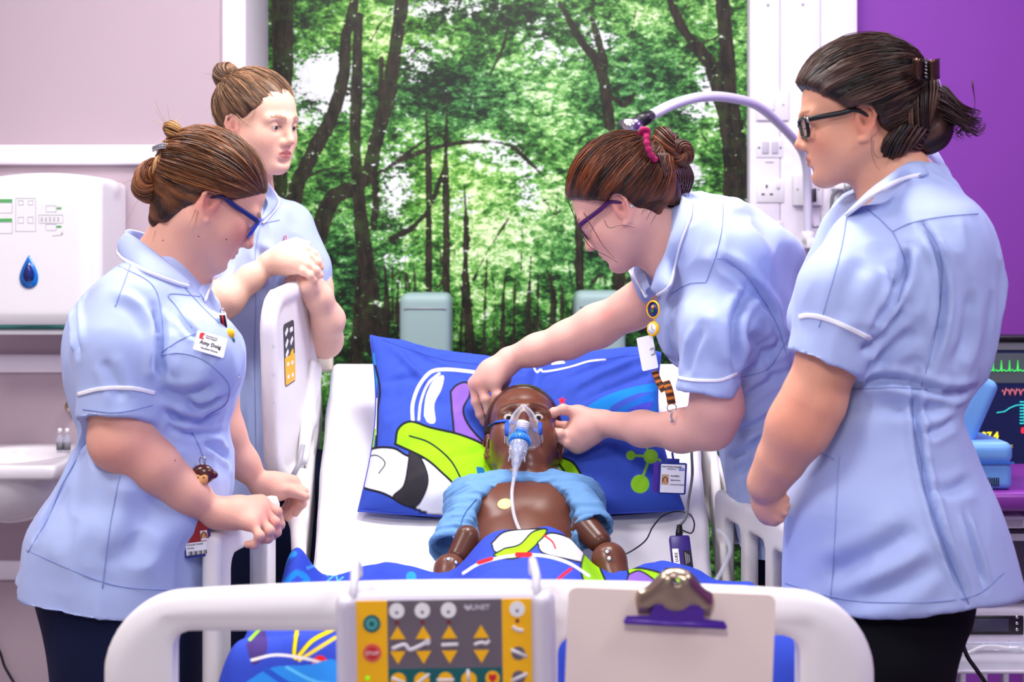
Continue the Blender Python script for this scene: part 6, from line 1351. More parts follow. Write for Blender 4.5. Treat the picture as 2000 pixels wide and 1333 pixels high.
    obj('holder_front', *slab(rrect(.050, .056, .003), 0, .0015, Rb, g(.001, 0, 0)), 'holder_blue', idc, smooth=False)
    obj('card', *slab(rrect(.043, .050, .001), .0016, .0024, Rb, g(.001, 0, 0)), 'card_white', idc, smooth=False)
    obj('strap_clip', *cat_([box(g(.001, .031, 0), (.022, .004, .008), Rb @ np.eye(3)[:, [0, 2, 1]], .001), tube([g(.001, .034, 0), P(1313, 885, 2.525)], .002, 6)]), 'holder_blue', idc)
    text('Great Western Hospitals', .0034, Rb, g(-.019, .020), 'black_ink', idc); text('NHS Foundation Trust', .0018, Rb, g(-.010, .0165), 'black_ink', idc)
    obj('logo_box', *slab(rrect(.010, .0045, .0002), 0, .0003, Rb, g(.0165, .0165, .0025)), 'nhs_blue', idc, smooth=False); text('NHS', .0042, Rb, g(.0165, .0150, .0029), 'white_ink', idc, align='CENTER')
    obj('portrait', *slab(rrect(.013, .018, .0003), 0, .0003, Rb, g(-.0125, -.002, .0025)), 'portrait_ground', idc, smooth=False)
    obj('portrait_face', *slab(ellp(0, 0, .0035, .005), 0, .0003, Rb, g(-.0125, -.003, .0028)), 'monkey_tan', idc, smooth=False)
    obj('portrait_hair', *strip([(-.004, -.003), (-.0036, .003), (0, .0058), (.0036, .003), (.004, -.003)], .002, Rb, g(-.0125, -.003, .0028)), 'mole_brown', idc, smooth=False)
    for i, s_ in enumerate(('Fran Pattison', 'Student Nurse', 'University West of England')): text(s_, .0030 if i < 2 else .0022, Rb, g(-.003, .004-i*.0075), 'black_ink', idc, bold=.00006 if i == 0 else 0)
    return rt
mat('magenta', (170, 20, 90), .8, .15, nscale=80, bump=.2, bscale=300); mat('leaf_green', (40, 120, 40), .5, 0); mat('nhs_blue', (30, 90, 190), .4, 0); mat('portrait_ground', (196, 168, 130), .5, 0)
# ------------------------------------------------------------ D: nurse at the right, back to us
def nurse_d():
    fr = Frame(basis(171, 9, 0), .865, (1686, 238, 2.22), -1)
    rt = person_root('nurse in black glasses and claw clip standing with her back to us, far right', (.60, 2.2, 0))
    B = Field(); head(B, fr, lids=.7, nose=.985)
    B.cap(fr.w(0, -.02, -.03), P(1760, 375, 2.28), .052, .060, k=.03)
    B.cap(P(1760, 380, 2.28), P(1765, 470, 2.26), .055, .07, k=.04); B.cap(P(1765, 470, 2.26), P(1745, 1000, 2.24), .07, .07, k=.04)
    chain_px(B, [(1650, 520, 2.16, 46), (1622, 690, 2.12, 56), (1588, 785, 2.12, 56), (1556, 842, 2.13, 49), (1524, 900, 2.15, 40), (1497, 946, 2.17, 29), (1499, 976, 2.19, 23)], .03)
    B.ell(P(1560, 835, 2.12), [.038, .038, .038], k=.03)
    chain_px(B, [(1650, 560, 2.38, 36), (1640, 720, 2.36, 34), (1590, 860, 2.36, 28), (1540, 930, 2.36, 26), (1532, 975, 2.34, 21)], .02)
    hand(B, (1499, 978, 2.19, 23), [[(1500, 1009, 2.19, 10), (1513, 1018, 2.175, 8.5), (1525, 1015, 2.165, 7.5)], [(1506, 1001, 2.185, 10.5), (1520, 1007, 2.17, 9), (1532, 1002, 2.16, 8)],
                                   [(1510, 991, 2.18, 10.5), (1525, 995, 2.165, 9), (1536, 989, 2.16, 8)], [(1511, 980, 2.18, 10), (1526, 982, 2.165, 8.8), (1535, 975, 2.16, 7.8)]], thumb=[(1515, 990, 2.26, 10), (1530, 992, 2.28, 9)], palm=[(1502, 992, 2.19, 17)])
    hand(B, (1532, 972, 2.34, 20), [[(1524, 985, 2.31, 9), (1519, 996, 2.29, 8), (1530, 1003, 2.285, 7)], [(1530, 985, 2.33, 9), (1521, 975, 2.30, 8), (1531, 971, 2.285, 8)], [(1535, 990, 2.35, 9), (1528, 1002, 2.33, 8), (1538, 1004, 2.31, 7)], [(1540, 990, 2.37, 8), (1537, 1000, 2.35, 7), (1543, 1004, 2.34, 6)]], thumb=[(1528, 970, 2.33, 9), (1520, 985, 2.31, 8)])
    V, Q = B.mesh(.0025); V = smooth(V, Q, 1, .3)
    C = paint_head(V, fr, lin(224, 164, 136), lin(186, 100, 86), flush=lin(212, 118, 94), brow=lin(96, 58, 40), blush=.45)
    m = np.exp(-(np.linalg.norm(V-P(1555, 810, 2.08), axis=1)/.06)**2)[:, None]*.4; C = C*(1-m)+np.array(lin(220, 130, 110))*m
    body = obj('body', V, Q, 'skin', rt, color=C)
    for sg in (-1, 1):
        eye(fr, sg, (0, .85, -.45), lin(70, 50, 40), body)
        lash = [tube([fr.w(sg*(.031+u*.0125), .087, -.001), fr.w(sg*(.031+u*.015), .096, -.004)], .0003, 3) for u in np.linspace(-1, 1, 12)]; obj('eyelashes', *cat_(lash), 'black_ink', body)
    make_hair(fr, rt, fr.L(P(1792, 150, 2.27)), lin(14, 8, 8), lin(104, 72, 60), ns=2600, seed=13, slope=.80, off=.004, rr=(.104, .129, .114), groove=.0034,
              extra=[((0, -.10, .02), (0, -.125, -.04), .06, .045), ((0, -.08, -.05), (0, -.085, -.085), .05, .03)],
              bun=dict(c=fr.L(P(1795, 225, 2.25)), R=.028, r=.027, axis=(.35, 1, .5), n=46, twist=1.0, turns=1.1, loose=20, sy=1.3))
    h = [c for c in rt.children if c.name.startswith('hair')][0]; rs = np.random.RandomState(8)
    make_bun(fr, h, np.array(lin(14, 8, 8)), np.array(lin(80, 48, 42)), rs, c=fr.L(P(1765, 270, 2.24)), R=.020, r=.022, axis=(.1, .6, 1), n=34, twist=.8, turns=1.0, loose=6, sy=1.3)
    tails = []
    for i in range(170):
        a, b = rs.rand(2); x0, y0 = 1815+a*35, 165+b*60; D0 = 2.22+rs.rand()*.06
        tails.append([(x0, y0, D0), (x0+35+20*b, y0+20+20*a, D0-.01), (x0+40+30*a, y0+50-10*b, D0), (x0+62+30*a*b-10, y0+58-34*b*a+rs.randn()*6, D0)] if i % 5 else [(1840, 200+b*30, D0), (1868, 232+a*4, D0), (1892, 232+b*8, D0), (1904, 205, D0), (1897+a*3, 155+8*b, D0)])
    wisps(tails, h, lin(48, 24, 24), .0009)
    wisps([[(1702, 268, 2.16), (1703, 300, 2.15), (1710, 322, 2.15), (1718, 333, 2.15)], [(1706, 275, 2.16), (1706, 295, 2.15), (1714, 308, 2.15), (1726, 306, 2.15)], [(1652, 178, 2.13), (1660, 184, 2.13), (1663, 195, 2.13)]], h, lin(60, 36, 30))
    cl = thing('claw_clip', 'brown metallic claw clip holding up the dark hair of the nurse at far right', 'hair clip', P(1808, 135, 2.2))
    for (x0, w_, mm) in ((1795, 24, 'clip_metal'), (1823, 26, 'clip_metal')):
        G = np.array([[P(x0+w_*(u-.5), 114+40*v+(4 if x0 > 1800 else 0)*(1-u), 2.185-.012*math.sin(math.pi*u)+(.008*v)) for u in np.linspace(0, 1, 9)] for v in np.linspace(0, 1, 7)])
        obj('jaw', *solid(G, np.broadcast_to(np.array([0, .004, 0]), G.shape)), mm, cl)
    obj('spring', *tube(np.array([P(1809+3*math.cos(q*3), 118+q*3.2, 2.182+.003*math.sin(q*3)) for q in np.linspace(0, 11, 60)]), .0009, 5), 'steel', cl)
    obj('hinge_pin', *tube([P(1809, 114, 2.18), P(1809, 156, 2.186)], .0022, 8), 'dark_plastic', cl)
    glasses(fr, 'thick black rectangular glasses on the face of the nurse at far right', 'black', 'black', th=.0026, hh=.0175, hw=.025)
    T = Field()
    T.hloft(rows([(325, 1712, 1838, 2.29, .064), (352, 1692, 1850, 2.29, .09), (385, 1686, 1872, 2.27, .125), (420, 1660, 1905, 2.25, .155), (470, 1640, 1930, 2.24, .17), (530, 1598, 1946, 2.24, .172), (600, 1566, 1950, 2.24, .17), (660, 1556, 1940, 2.24, .165), (720, 1580, 1920, 2.24, .16),
                  (780, 1592, 1882, 2.23, .15), (815, 1590, 1872, 2.22, .15), (860, 1578, 1890, 2.22, .155), (910, 1560, 1910, 2.22, .165), (980, 1540, 1938, 2.21, .18), (1060, 1532, 1962, 2.21, .19), (1130, 1528, 1980, 2.21, .195), (1230, 1524, 2000, 2.21, .20)]), k=.03)
    sleeve(T, [(1690, 480, 2.17, 74), (1650, 580, 2.12, 84), (1614, 712, 2.10, 73)], d=P(1590, 760, 2.1)-P(1617, 690, 2.1))
    T.cap(P(1680, 460, 2.35), P(1605, 620, 2.40), .07, .06, k=.04)
    T.plane(P(1700, 1196, 2.12), (.10, -.15, -1))
    V, Q = T.mesh(.0042); N = vnormals(V, Q); V = drape(V, N, .98, .78, .024, (13, 13, 2.5), seed=17); hit = Hit(V, Q)
    V = crease(V, N, hit, [([(1803, 440), (1830, 490), (1842, 540), (1840, 620), (1815, 720)], .006, .010), ([(1790, 730), (1790, 830), (1810, 950), (1850, 1080), (1890, 1180)], .006, .012),
                           ([(1806, 950), (1850, 960), (1900, 940)], .010, .005), ([(1660, 755), (1740, 742), (1850, 768), (1905, 760)], .008, .008), ([(1700, 790), (1800, 800), (1860, 790)], .012, .006),
                           ([(1680, 690), (1720, 660), (1770, 600)], .010, .007), ([(1700, 720), (1740, 680), (1790, 640)], .012, .006), ([(1770, 480), (1765, 540), (1720, 620)], .008, .010), ([(1745, 520), (1738, 580), (1690, 680)], .008, .008),
                           ([(1640, 640), (1660, 560), (1690, 500)], .016, .004), ([(1870, 820), (1830, 840), (1800, 850)], .008, .006), ([(1600, 1130), (1700, 1090), (1800, 1030)], .018, .008), ([(1640, 1180), (1760, 1140), (1830, 1090)], .016, .006), ([(1900, 560), (1890, 650), (1860, 730)], .014, .005),
                           ([(1885, 1000), (1905, 1080), (1925, 1150)], .006, .007)])
    tun = obj('tunic', V, Q, 'tunic', rt); hit = Hit(V, Q)
    seams(hit, [[(1745, 452), (1780, 436), (1840, 424), (1910, 418)], [(1695, 410), (1720, 430), (1745, 455)], [(1745, 455), (1765, 500), (1770, 540), (1755, 590)], [(1802, 433), (1835, 490), (1840, 560), (1825, 660), (1800, 755)],
                [(1660, 762), (1740, 758), (1810, 762)], [(1642, 890), (1636, 960), (1628, 1100), (1622, 1175)], [(1780, 765), (1785, 830), (1800, 900), (1806, 950), (1850, 1080), (1892, 1180)], [(1590, 880), (1610, 888), (1632, 898)], [(1535, 1140), (1620, 1165), (1720, 1178), (1890, 1168), (1960, 1120)],
                [(1655, 420), (1640, 500), (1600, 640)]], 'seam', tun)
    band(hit, [(1562, 620), (1580, 617), (1610, 622), (1655, 640), (1700, 662)], .0070, 'piping', tun)
    grid_collar([(1832, 297, 2.41), (1822, 293, 2.36), (1795, 306, 2.26), (1760, 325, 2.20), (1725, 350, 2.17), (1698, 372, 2.17), (1672, 402, 2.19)], [(1852, 350, 2.42), (1842, 346, 2.34), (1812, 345, 2.24), (1770, 351, 2.15), (1735, 364, 2.11), (1700, 384, 2.10), (1655, 424, 2.15)], tun, hit, bulge=.004)
    grid_collar([(1824, 293, 2.36), (1810, 292, 2.42), (1770, 300, 2.46)], [(1846, 346, 2.38), (1850, 340, 2.45), (1820, 345, 2.5)], tun, hit)
    fe = [(.54, 2.12), (.57, 2.30)]; Tr = Field()
    Tr.hloft(rows([(1130, 1590, 1900, 2.2, .15), (1200, 1592, 1885, 2.2, .15), (1270, 1600, 1850, 2.2, .14), (1340, 1610, 1835, 2.2, .13), (1400, 1620, 1822, 2.2, .12)]), k=.04)
    for fx, fy in fe: Tr.cap([fx+.005, fy, .72], [fx, fy, .06], .088, .06, k=.05)
    Tr.plane([0, 0, .045], [0, 0, -1]); V, Q = Tr.mesh(.008); N = vnormals(V, Q); V = V+N*(noise(V*[9, 9, 3])*.010)[:, None]; obj('trousers', V, Q, 'black_cloth', rt); shoes(rt, fe, 170)
    return rt
mat('clip_metal', (92, 66, 58), .22, .05, metal=.8)
# ============================================================ training manikin of a child
def manikin():
    fr = Frame(basis(-90, -43, 0), .92, O=P(1022, 862, 2.80)); SKB = lin(100, 56, 40)
    rt = thing('manikin', 'dark brown child training manikin lying on the bed with an oxygen mask', 'manikin', (0, 2.7, .80))
    B = Field(); head(B, fr, child=False, lids=.2, nose=.965, fat=.004)
    nb = P(1024, 935, 2.70); B.cap(fr.w(0, -.02, -.05), nb, .040, .044, k=.03)
    ax = P(1024, 1140, 2.42)-P(1024, 935, 2.70); ax /= np.linalg.norm(ax); R = np.stack([[1., 0, 0], ax, np.cross([1., 0, 0], ax)], 1); up = -R[:, 2] if R[2, 2] < 0 else R[:, 2]; R[:, 2] = up
    c = lambda u, s_, h: nb+np.array([u, 0, 0])+ax*s_+up*h
    B.ell(c(0, .10, -.03), [.112, .125, .062], R, k=.03); B.ell(c(0, .21, -.03), [.10, .12, .060], R, k=.04); B.cap(c(-.085, .05, -.025), c(.085, .05, -.025), .042, k=.04)
    for sg in (-1, 1): B.ell(c(sg*.045, .095, .012), [.042, .040, .020], R, k=.03)
    for (x, y, d) in ((938, 958, 2.6), (1108, 958, 2.6)): pass
    # jointed arms
    V, Q = B.mesh(.0024); V = smooth(V, Q, 1, .3)
    C = paint_head(V, fr, SKB, lin(104, 50, 44), flush=lin(118, 66, 50), brow=lin(30, 14, 10), blush=.2)
    body = obj('body', V, Q, 'brown_skin', rt, color=C); hb = Hit(V, Q)
    L = fr.L(V)
    for sg, pts in ((-1, [(912, 1050, 2.50, 26), (895, 1085, 2.48, 24), (878, 1114, 2.44, 29), (868, 1165, 2.40, 28)]), (1, [(1145, 1030, 2.52, 30), (1170, 1058, 2.49, 26), (1190, 1095, 2.45, 32), (1212, 1165, 2.40, 30)])):
        A = Field(); p = [P(*q[:3]) for q in pts]; r = [q[3]*q[2]/F for q in pts]; A.cap(p[0], p[1], r[0]*.92, r[1]*.9, k=.004)
        V, Q = A.mesh(.003); a1 = obj('upper_arm', V, Q, 'brown_skin', rt, color=np.tile(np.array(SKB)*.75, (len(V), 1)))
        A = Field(); A.cap(p[2], p[3], r[2], r[3], k=.01); A.ell(p[2], [r[2]*1.02]*3, k=.01); d = p[1]-p[2]; d /= np.linalg.norm(d); A.cap(p[2]+d*.018, p[2]+d*.06, .018, .022, k=.004, op='s')
        V, Q = A.mesh(.003); fa = obj('forearm', V, Q, 'brown_skin', rt, color=np.tile(np.array(SKB), (len(V), 1))); h2 = Hit(V, Q)
        for (x, y) in (((876, 1092), (892, 1100)) if sg < 0 else ((1186, 1078), (1190, 1092))):
            l, n = h2(x, y)
            if l is not None: obj('joint_screw', *lathe(l, [(.0003, .0015), (.004, .001), (.0048, 0)], 12, n), 'steel', fa)
    # moulded hair, eyes
    H = Field(); H.ell(fr.w(0, -.014, .040), np.array([.0845, .104, .094])*fr.s, fr.R, k=.01); H.plane(fr.w(0, 0, .012), fr.R @ np.array([0, .9, -1.]), k=.006)
    for sg in (-1, 1): H.ell(fr.w(sg*.08, -.008, -.012), np.array([.02, .03, .034])*fr.s, fr.R, k=.008, op='s')
    H.ell(fr.w(0, .105, .045), np.array([.052, .05, .040])*fr.s, fr.R, k=.01, op='s')
    V, Q = H.mesh(.003); obj('moulded_hair', V, Q, 'brown_skin', rt, color=np.tile(np.array(lin(58, 28, 18)), (len(V), 1)))
    for sg in (-1, 1):
        eye(fr, sg, (0, 1, -.45), lin(30, 14, 8), body, r=.0124, white=(.55, .48, .46))
        lash = [tube(spl([fr.w(sg*(.031+u*.0135), .089-.4*abs(u)**2*.012, .0050-.0022*u*u), fr.w(sg*(.031+u*.016), .094-.4*abs(u)**2*.012, .0078-.002*u*u)], 5), .0005, 3) for u in np.linspace(-1, 1, 16)]; obj('eyelashes', *cat_(lash), 'black_ink', body)
    # pale adhesive electrode patch on the chest
    l, n = hb(986, 985)
    if l is not None: obj('chest_patch', *lathe(l-n*.0005, [(.0003, .0018), (.0125, .0016), (.0145, 0)], 20, n), 'patch_cream', body)
    # t-shirt pulled up to the neck
    S = Field(); S.ell(c(0, .085, -.032), [.126, .120, .070], R, k=.03); S.cap(c(-.10, .045, -.025), c(.10, .045, -.025), .050, k=.04)
    ch = [P(912, 1085, 2.50), P(928, 1030, 2.545), P(950, 985, 2.60), P(985, 955, 2.645), P(1030, 945, 2.66), P(1080, 955, 2.645), P(1112, 985, 2.60), P(1135, 1020, 2.55), P(1142, 1050, 2.51)]
    ch = spl(ch, 16); ch = ch-np.array([0, 0, .006]); S.chain(ch, [.012]*3+[.0145]*10+[.012]*3, k=.008); ch2 = ch+np.array([0, .020, .008]); S.chain(ch2, [.013]*16, k=.008)
    S.cap(P(930, 985, 2.62), P(882, 1070, 2.52), .040, .038, k=.025); S.cap(P(1116, 975, 2.62), P(1155, 1030, 2.53), .040, .037, k=.025)
    for e, q in ((P(872, 1086, 2.50), P(930, 985, 2.62)), (P(1164, 1044, 2.51), P(1116, 975, 2.62))):
        d = e-q; d /= np.linalg.norm(d); S.plane(e, -d, k=.003) if False else None; S.cap(e-d*.018, e+d*.06, .031, .040, k=.004, op='s')
    S.ell(c(0, .165, .03), [.088, .105, .080], R, k=.008, op='s'); S.cap(fr.w(0, -.01, -.06), nb+up*.01, .044, .046, k=.006, op='s')
    V, Q = S.mesh(.003); N = vnormals(V, Q); arc = np.stack([V[:, 0], V[:, 1]*3.0+V[:, 2]*3, V[:, 2]], -1)
    V = V+N*(-np.abs(noise(arc*20+3))*.015+.004-np.abs(noise(arc*44+8))*.006+noise(V*45)*.003)[:, None]
    ts = obj('tshirt', V, Q, 'tshirt', rt); hit = Hit(V, Q)
    seams(hit, [[(850, 1075), (870, 1092), (902, 1098)], [(1150, 1045), (1172, 1040), (1194, 1030)], [(930, 975), (905, 1010), (895, 1050)]], 'tshirt_dark', ts, r=.0012)
    l, n = hit(913, 1075)
    if l is not None:
        d = P(922, 1045, l[1])-P(908, 1095, l[1]); d /= np.linalg.norm(d); n2 = np.array([-.2, -.9, .35]); n2 = n2-d*n2.dot(d); n2 /= np.linalg.norm(n2); x = d; y = np.cross(n2, x)
        text('AUTHENTIC', .0062, np.stack([x, y, n2], 1), l-d*.026+n2*.004, 'ink_navy', ts, bold=.0002)
    return rt, fr, hb
mat('patch_cream', (246, 206, 140), .5, .03); mat('tshirt_dark', (66, 110, 165), .9, 0); mat('ink_navy', (30, 60, 110), .7, 0)
def mask(fr, hb):
    t = thing('nebuliser_mask', 'clear oxygen mask with blue collar and clear chamber on the manikin\'s face', 'mask', P(1020, 850, 2.68)); w = fr.w
    # dome: grid from the rim (face) to the port
    rim = spl([w(0, .112, .012), w(-.020, .104, -.006), w(-.036, .088, -.040), w(-.036, .080, -.070), w(-.018, .084, -.092), w(0, .088, -.097), w(.018, .084, -.092), w(.036, .080, -.070), w(.036, .088, -.040), w(.020, .104, -.006), w(0, .112, .012)], 44)
    port = w(0, .142, -.052); pd = fr.R @ np.array([0, 1., -.25]); pd /= np.linalg.norm(pd); n = 12; u = np.linspace(0, 1, n)
    G = np.zeros((44, n, 3))
    for j, s in enumerate(u): G[:, j] = rim*(1-s)+(port+(rim-port)*.30-pd*(((rim-port)*.30) @ pd)[:, None])*s+pd*(math.sin(s*math.pi*.55)*.014)
    obj('dome', *gridmesh(G), 'clear', t); obj('rim', *tube(rim, .0024, 8), 'clear_bowl', t)
    a, b = port-pd*.004, P(1016, 851, 2.665); obj('port', *tube(spl([a, (a*2+b)/3, b], 6), [.0115, .0118, .0118, .0112, .0108, .0108], 18), 'port_white', t)
    for i in range(5): q = a+(b-a)*(.2+i*.15); obj('port_ring', *tube(np.array([q+(fr.R[:, 0]*math.cos(f)+np.cross((b-a)/np.linalg.norm(b-a), fr.R[:, 0])*math.sin(f))*.0120 for f in np.linspace(0, 6.283, 25)[:-1]]), .0006, 5, closed=True), 'port_white', t)
    d = P(1008, 905, 2.62)-b; d /= np.linalg.norm(d)
    obj('blue_port', *lathe(P(1019, 838, 2.672), [(.0003, 0), (.0118, 0), (.0122, .017), (.0003, .017)], 24, d), 'blue_plastic', t)
    c0 = P(1016, 853, 2.660); col = obj('collar', *lathe(c0, [(.0003, 0), (.0165, .001), (.0198, .005), (.0200, .015), (.0185, .018), (.0003, .018)], 30, d), 'blue_plastic', t)
    ux = np.cross(d, [0, 0, 1.]); ux /= np.linalg.norm(ux); uy = np.cross(d, ux)
    obj('collar_ribs', *cat_([tube([c0+(ux*math.cos(f)+uy*math.sin(f))*.0200+d*.006, c0+(ux*math.cos(f)+uy*math.sin(f))*.0202+d*.0145], .0008, 5) for f in np.arange(0, 6.28, .262)]), 'blue_light', col)['kind'] = 'stuff'
    obj('chamber', *lathe(c0+d*.018, [(.0175, 0), (.0180, .003), (.0170, .018), (.0140, .030), (.0100, .036), (.0085, .046), (.0070, .052), (.0003, .052)], 28, d), 'clear_bowl', t)
    obj('baffle', *lathe(c0+d*.020, [(.0003, 0), (.0120, 0), (.010, .014), (.0045, .026), (.004, .042), (.0003, .042)], 20, d), 'clear_bowl', t)
    rs = np.random.RandomState(1); obj('droplets', *cat_([lathe(c0+d*(.020+rs.rand()*.022)+(ux*math.cos(f)+uy*math.sin(f))*.0165*(1-.1*rs.rand()), [(.0002, -.001), (.0012, 0), (.0002, .001)], 5) for f in rs.rand(90)*6.28]), 'white_ink', t)['kind'] = 'stuff'
    e = c0+d*.068
    obj('barb', *lathe(e, [(.0003, 0), (.0072, 0), (.0050, .004), (.0062, .010), (.0045, .012), (.0052, .020), (.0038, .026), (.0003, .026)], 16, d), 'clear_bowl', t)
    for s_ in (-1, 1): obj('lug', *tube([c0+d*.050+ux*s_*.009, c0+d*.045+ux*s_*.014, c0+d*.058+ux*s_*.015], .0014, 6), 'clear_bowl', t)
    # elastic strap
    L1 = [hb(*q, .002)[0] for q in ((950, 843), (958, 832), (970, 826), (985, 824), (1000, 826))]; L1 = [q for q in L1 if q is not None]+[w(-.037, .094, -.045)]
    pl = spl(L1, 30); V, Q = tube(pl, .0042*(1+.15*np.sin(np.arange(30)*1.9)), 8, flat=.35, nrm=fr.R[:, 1]*.6+fr.R[:, 2]*.2); obj('strap', V, Q, 'blue_elastic', t)
    pr = spl([w(.037, .094, -.045), (w(.037, .094, -.045)+P(1071, 829, 2.76))/2+[0, -.004, .003], P(1072, 829, 2.765)], 14); obj('strap', *tube(pr, .0045, 8, flat=.3, nrm=fr.R[:, 1]), 'blue_elastic', t)
    obj('strap_tab', *tube([w(.034, .104, -.028), w(.034, .102, -.060)], .0045, 8, flat=.35, nrm=fr.R[:, 1]), 'blue_elastic', t); obj('strap_tab', *tube([w(-.034, .104, -.028), w(-.034, .102, -.056)], .0040, 8, flat=.35, nrm=fr.R[:, 1]), 'blue_elastic', t)
    end = e+d*.024
    tb = thing('oxygen_tubing', 'clear thin tube running from the mask chamber down over the duvet', 'tube', (0, 2.5, .85))
    pts = [end, P(1000, 960, 2.575), P(1001, 990, 2.545), P(1008, 1020, 2.50), P(1024, 1052, 2.44), P(1042, 1072, 2.39), P(1062, 1092, 2.33), P(1090, 1118, 2.28), P(1120, 1136, 2.24), P(1180, 1146, 2.2)]
    obj('tube', *tube(spl(pts, 70), .0034, 12), 'tube_clear', tb)
    st = thing('head_strap_end', 'clear side tube looping by the right edge of the mattress', 'tube', P(1415, 1080, 2.5)); st.name = 'suction_tube'
    obj('tube', *tube(spl([P(1402, 1035, 2.55), P(1418, 1050, 2.52), P(1426, 1075, 2.5), P(1415, 1105, 2.47), P(1396, 1140, 2.42)], 30), .0042, 10), 'tube_clear', st)
mat('port_white', (232, 226, 238), .3, 0, alpha=.85); mat('blue_light', (60, 150, 230), .35, 0); mat('blue_elastic', (16, 78, 190), .7, .1)
def bed_items():
    b = thing('battery_pack', 'purple battery pack with a LUKE label lying on the right of the sheet', 'battery pack', P(1330, 1115, 2.50))
    R = basis(-90, -38, 2); R = np.stack([R[:, 0]*-1, R[:, 2], R[:, 1]], 1); c = P(1330, 1082, 2.50)
    obj('case', *box(c, (.036, .064, .018), R, .004), 'pack_purple', b); g = lambda u, v, h: c+R @ np.array([u, v, h])
    obj('label_sticker', *slab(rrect(.011, .034, .001), .0092, .0096, R, g(-.0105, -.012, 0)), 'white_ink', b, smooth=False); Rt = np.stack([R[:, 1], -R[:, 0], R[:, 2]], 1); text('LUKE', .0075, Rt, g(-.0075, -.020, .0098), 'black_ink', b)
    obj('label_sticker', *slab(rrect(.013, .030, .001), .0092, .0095, R, g(.009, -.014, 0)), 'dark_plastic', b, smooth=False)
    for i in range(3): obj('printed_line', *slab(rrect(.0008, .022-.004*i, .0002), .0095, .0098, R, g(.006+.003*i, -.014, 0)), 'grey_light', b, smooth=False)
    obj('plug', *tube([g(0, .032, 0), g(.001, .040, .002), g(.002, .052, .006)], [.0065, .0060, .0040], 10), 'dark_plastic', b)
    for i in range(4): obj('strain_rib', *tube([g(.0012+.0004*i, .038+.004*i, .002+.001*i), g(.0013+.0004*i, .040+.004*i, .0025+.001*i)], .0068-.0006*i, 10), 'dark_plastic', b)
    w = thing('charger_cable', 'dark cable rising from the battery pack past the identity badge', 'cable', P(1340, 1000, 2.5)); obj('cord', *tube(spl([g(.002, .050, .006), P(1340, 1010, 2.53), P(1345, 975, 2.56), P(1352, 930, 2.62), P(1351, 890, 2.68), P(1350, 850, 2.75), P(1352, 800, 2.82)], 30), .0026, 8), 'cable_grey', w)
    w = thing('thin_cable', 'thin black cable looping over the sheet beside the pillow corner', 'cable', P(1280, 1020, 2.55)); obj('cord', *tube(spl([g(.001, .045, .006), P(1350, 1042, 2.55), P(1356, 1022, 2.58), P(1345, 1004, 2.60), P(1320, 1000, 2.61), P(1295, 1008, 2.60), P(1275, 1030, 2.57), P(1262, 1055, 2.54), P(1240, 1073, 2.51), P(1216, 1086, 2.50)], 50), .0014, 7), 'dark_plastic', w)
    s = thing('spectacle_strap', '', 'x', (0, 0, 0)); bpy.data.objects.remove(s)
mat('pack_purple', (52, 34, 120), .35, .05)
# ============================================================ equipment at the right
mat('screen_dark', (8, 10, 22), .15, .1, spec=.4); mat('case_blue', (120, 178, 240), .35, .02); mat('case_blue_deep', (60, 120, 215), .3, .03, alpha=.9); mat('shelf_purple', (128, 50, 150), .35, .03); mat('rack_white', (226, 220, 232), .35, .02); mat('bezel', (26, 24, 30), .3, .03)
for nme, c, e in (('trace_green', (60, 220, 90), .9), ('trace_cyan', (40, 190, 190), .9), ('trace_red', (230, 40, 60), .9), ('trace_pink', (190, 100, 110), .7), ('trace_yellow', (245, 225, 40), 1.0), ('screen_band', (70, 76, 82), .35), ('screen_blue', (10, 20, 60), .5)): mat(nme, c, .4, 0, emit=c, estr=e)
def monitor():
    D = 3.55; t = thing('patient_monitor', 'large patient monitor with green heart trace behind the far right nurse', 'monitor', P(2040, 940, D)); k = D/F
    obj('housing', *bx(P(1830, 945, D), P(2330, 655, D)+[0, .05, 0], .008), 'bezel', t)
    obj('bezel_lip', *bx(P(1830, 664, D)+[0, -.012, 0], P(2330, 656, D), .003), 'bezel', t); obj('bezel_strip', *bx(P(1838, 684, D)+[0, -.004, 0], P(2330, 670, D), .001), 'cable_grey', t, smooth=False)
    obj('screen', *bx(P(1840, 930, D)+[0, -.004, 0], P(2320, 686, D)), 'screen_blue', t, smooth=False); obj('screen_band', *bx(P(1840, 748, D)+[0, -.005, 0], P(2320, 690, D)), 'screen_band', t, smooth=False)
    d = -.007
    def tr(pts, m, r=.0011, nm='waveform'): obj(nm, *tube(np.array([P(x, y, D)+[0, d, 0] for x, y in pts]), r, 5), m, t)
    g = []; 
    for i in range(22): x = 1918+i*16; g += [(x, 724), (x+3, 723), (x+4, 704), (x+5, 726), (x+9, 722), (x+12, 725)]
    tr(g, 'trace_green', .0013); tr([(x, 764+9*math.sin(x*.9)*math.sin(x*.31)) for x in np.arange(1955, 2300, 1.6)], 'trace_pink', .0011); tr([(1945, 806), (1960, 804), (1970, 797), (1982, 792), (1996, 790), (2006, 800), (2030, 806), (2060, 796), (2090, 806), (2200, 804)], 'trace_cyan', .0012)
    for y in range(785, 830, 6): tr([(1990, y), (2000, y)], 'trace_cyan', .0014, 'scale_tick')
    tr([(1999, 790), (1999, 826)], 'trace_cyan', .0014, 'scale_tick')
    R = np.array([[1, 0, 0], [0, 0, -1], [0, 1, 0]], float)
    text('37.4', .024, R, P(1916, 857, D)+[0, d, 0], 'trace_yellow', t, bold=.0006); text('°C', .009, R, P(1968, 874, D)+[0, d, 0], 'trace_yellow', t); text('88', .020, R, P(1992, 846, D)+[0, d, 0], 'trace_red', t, bold=.0005)
    obj('mount', *bx(P(2080, 900, D)+[0, .05, 0], P(2160, 700, YB)), 'dark_plastic', t, smooth=False)
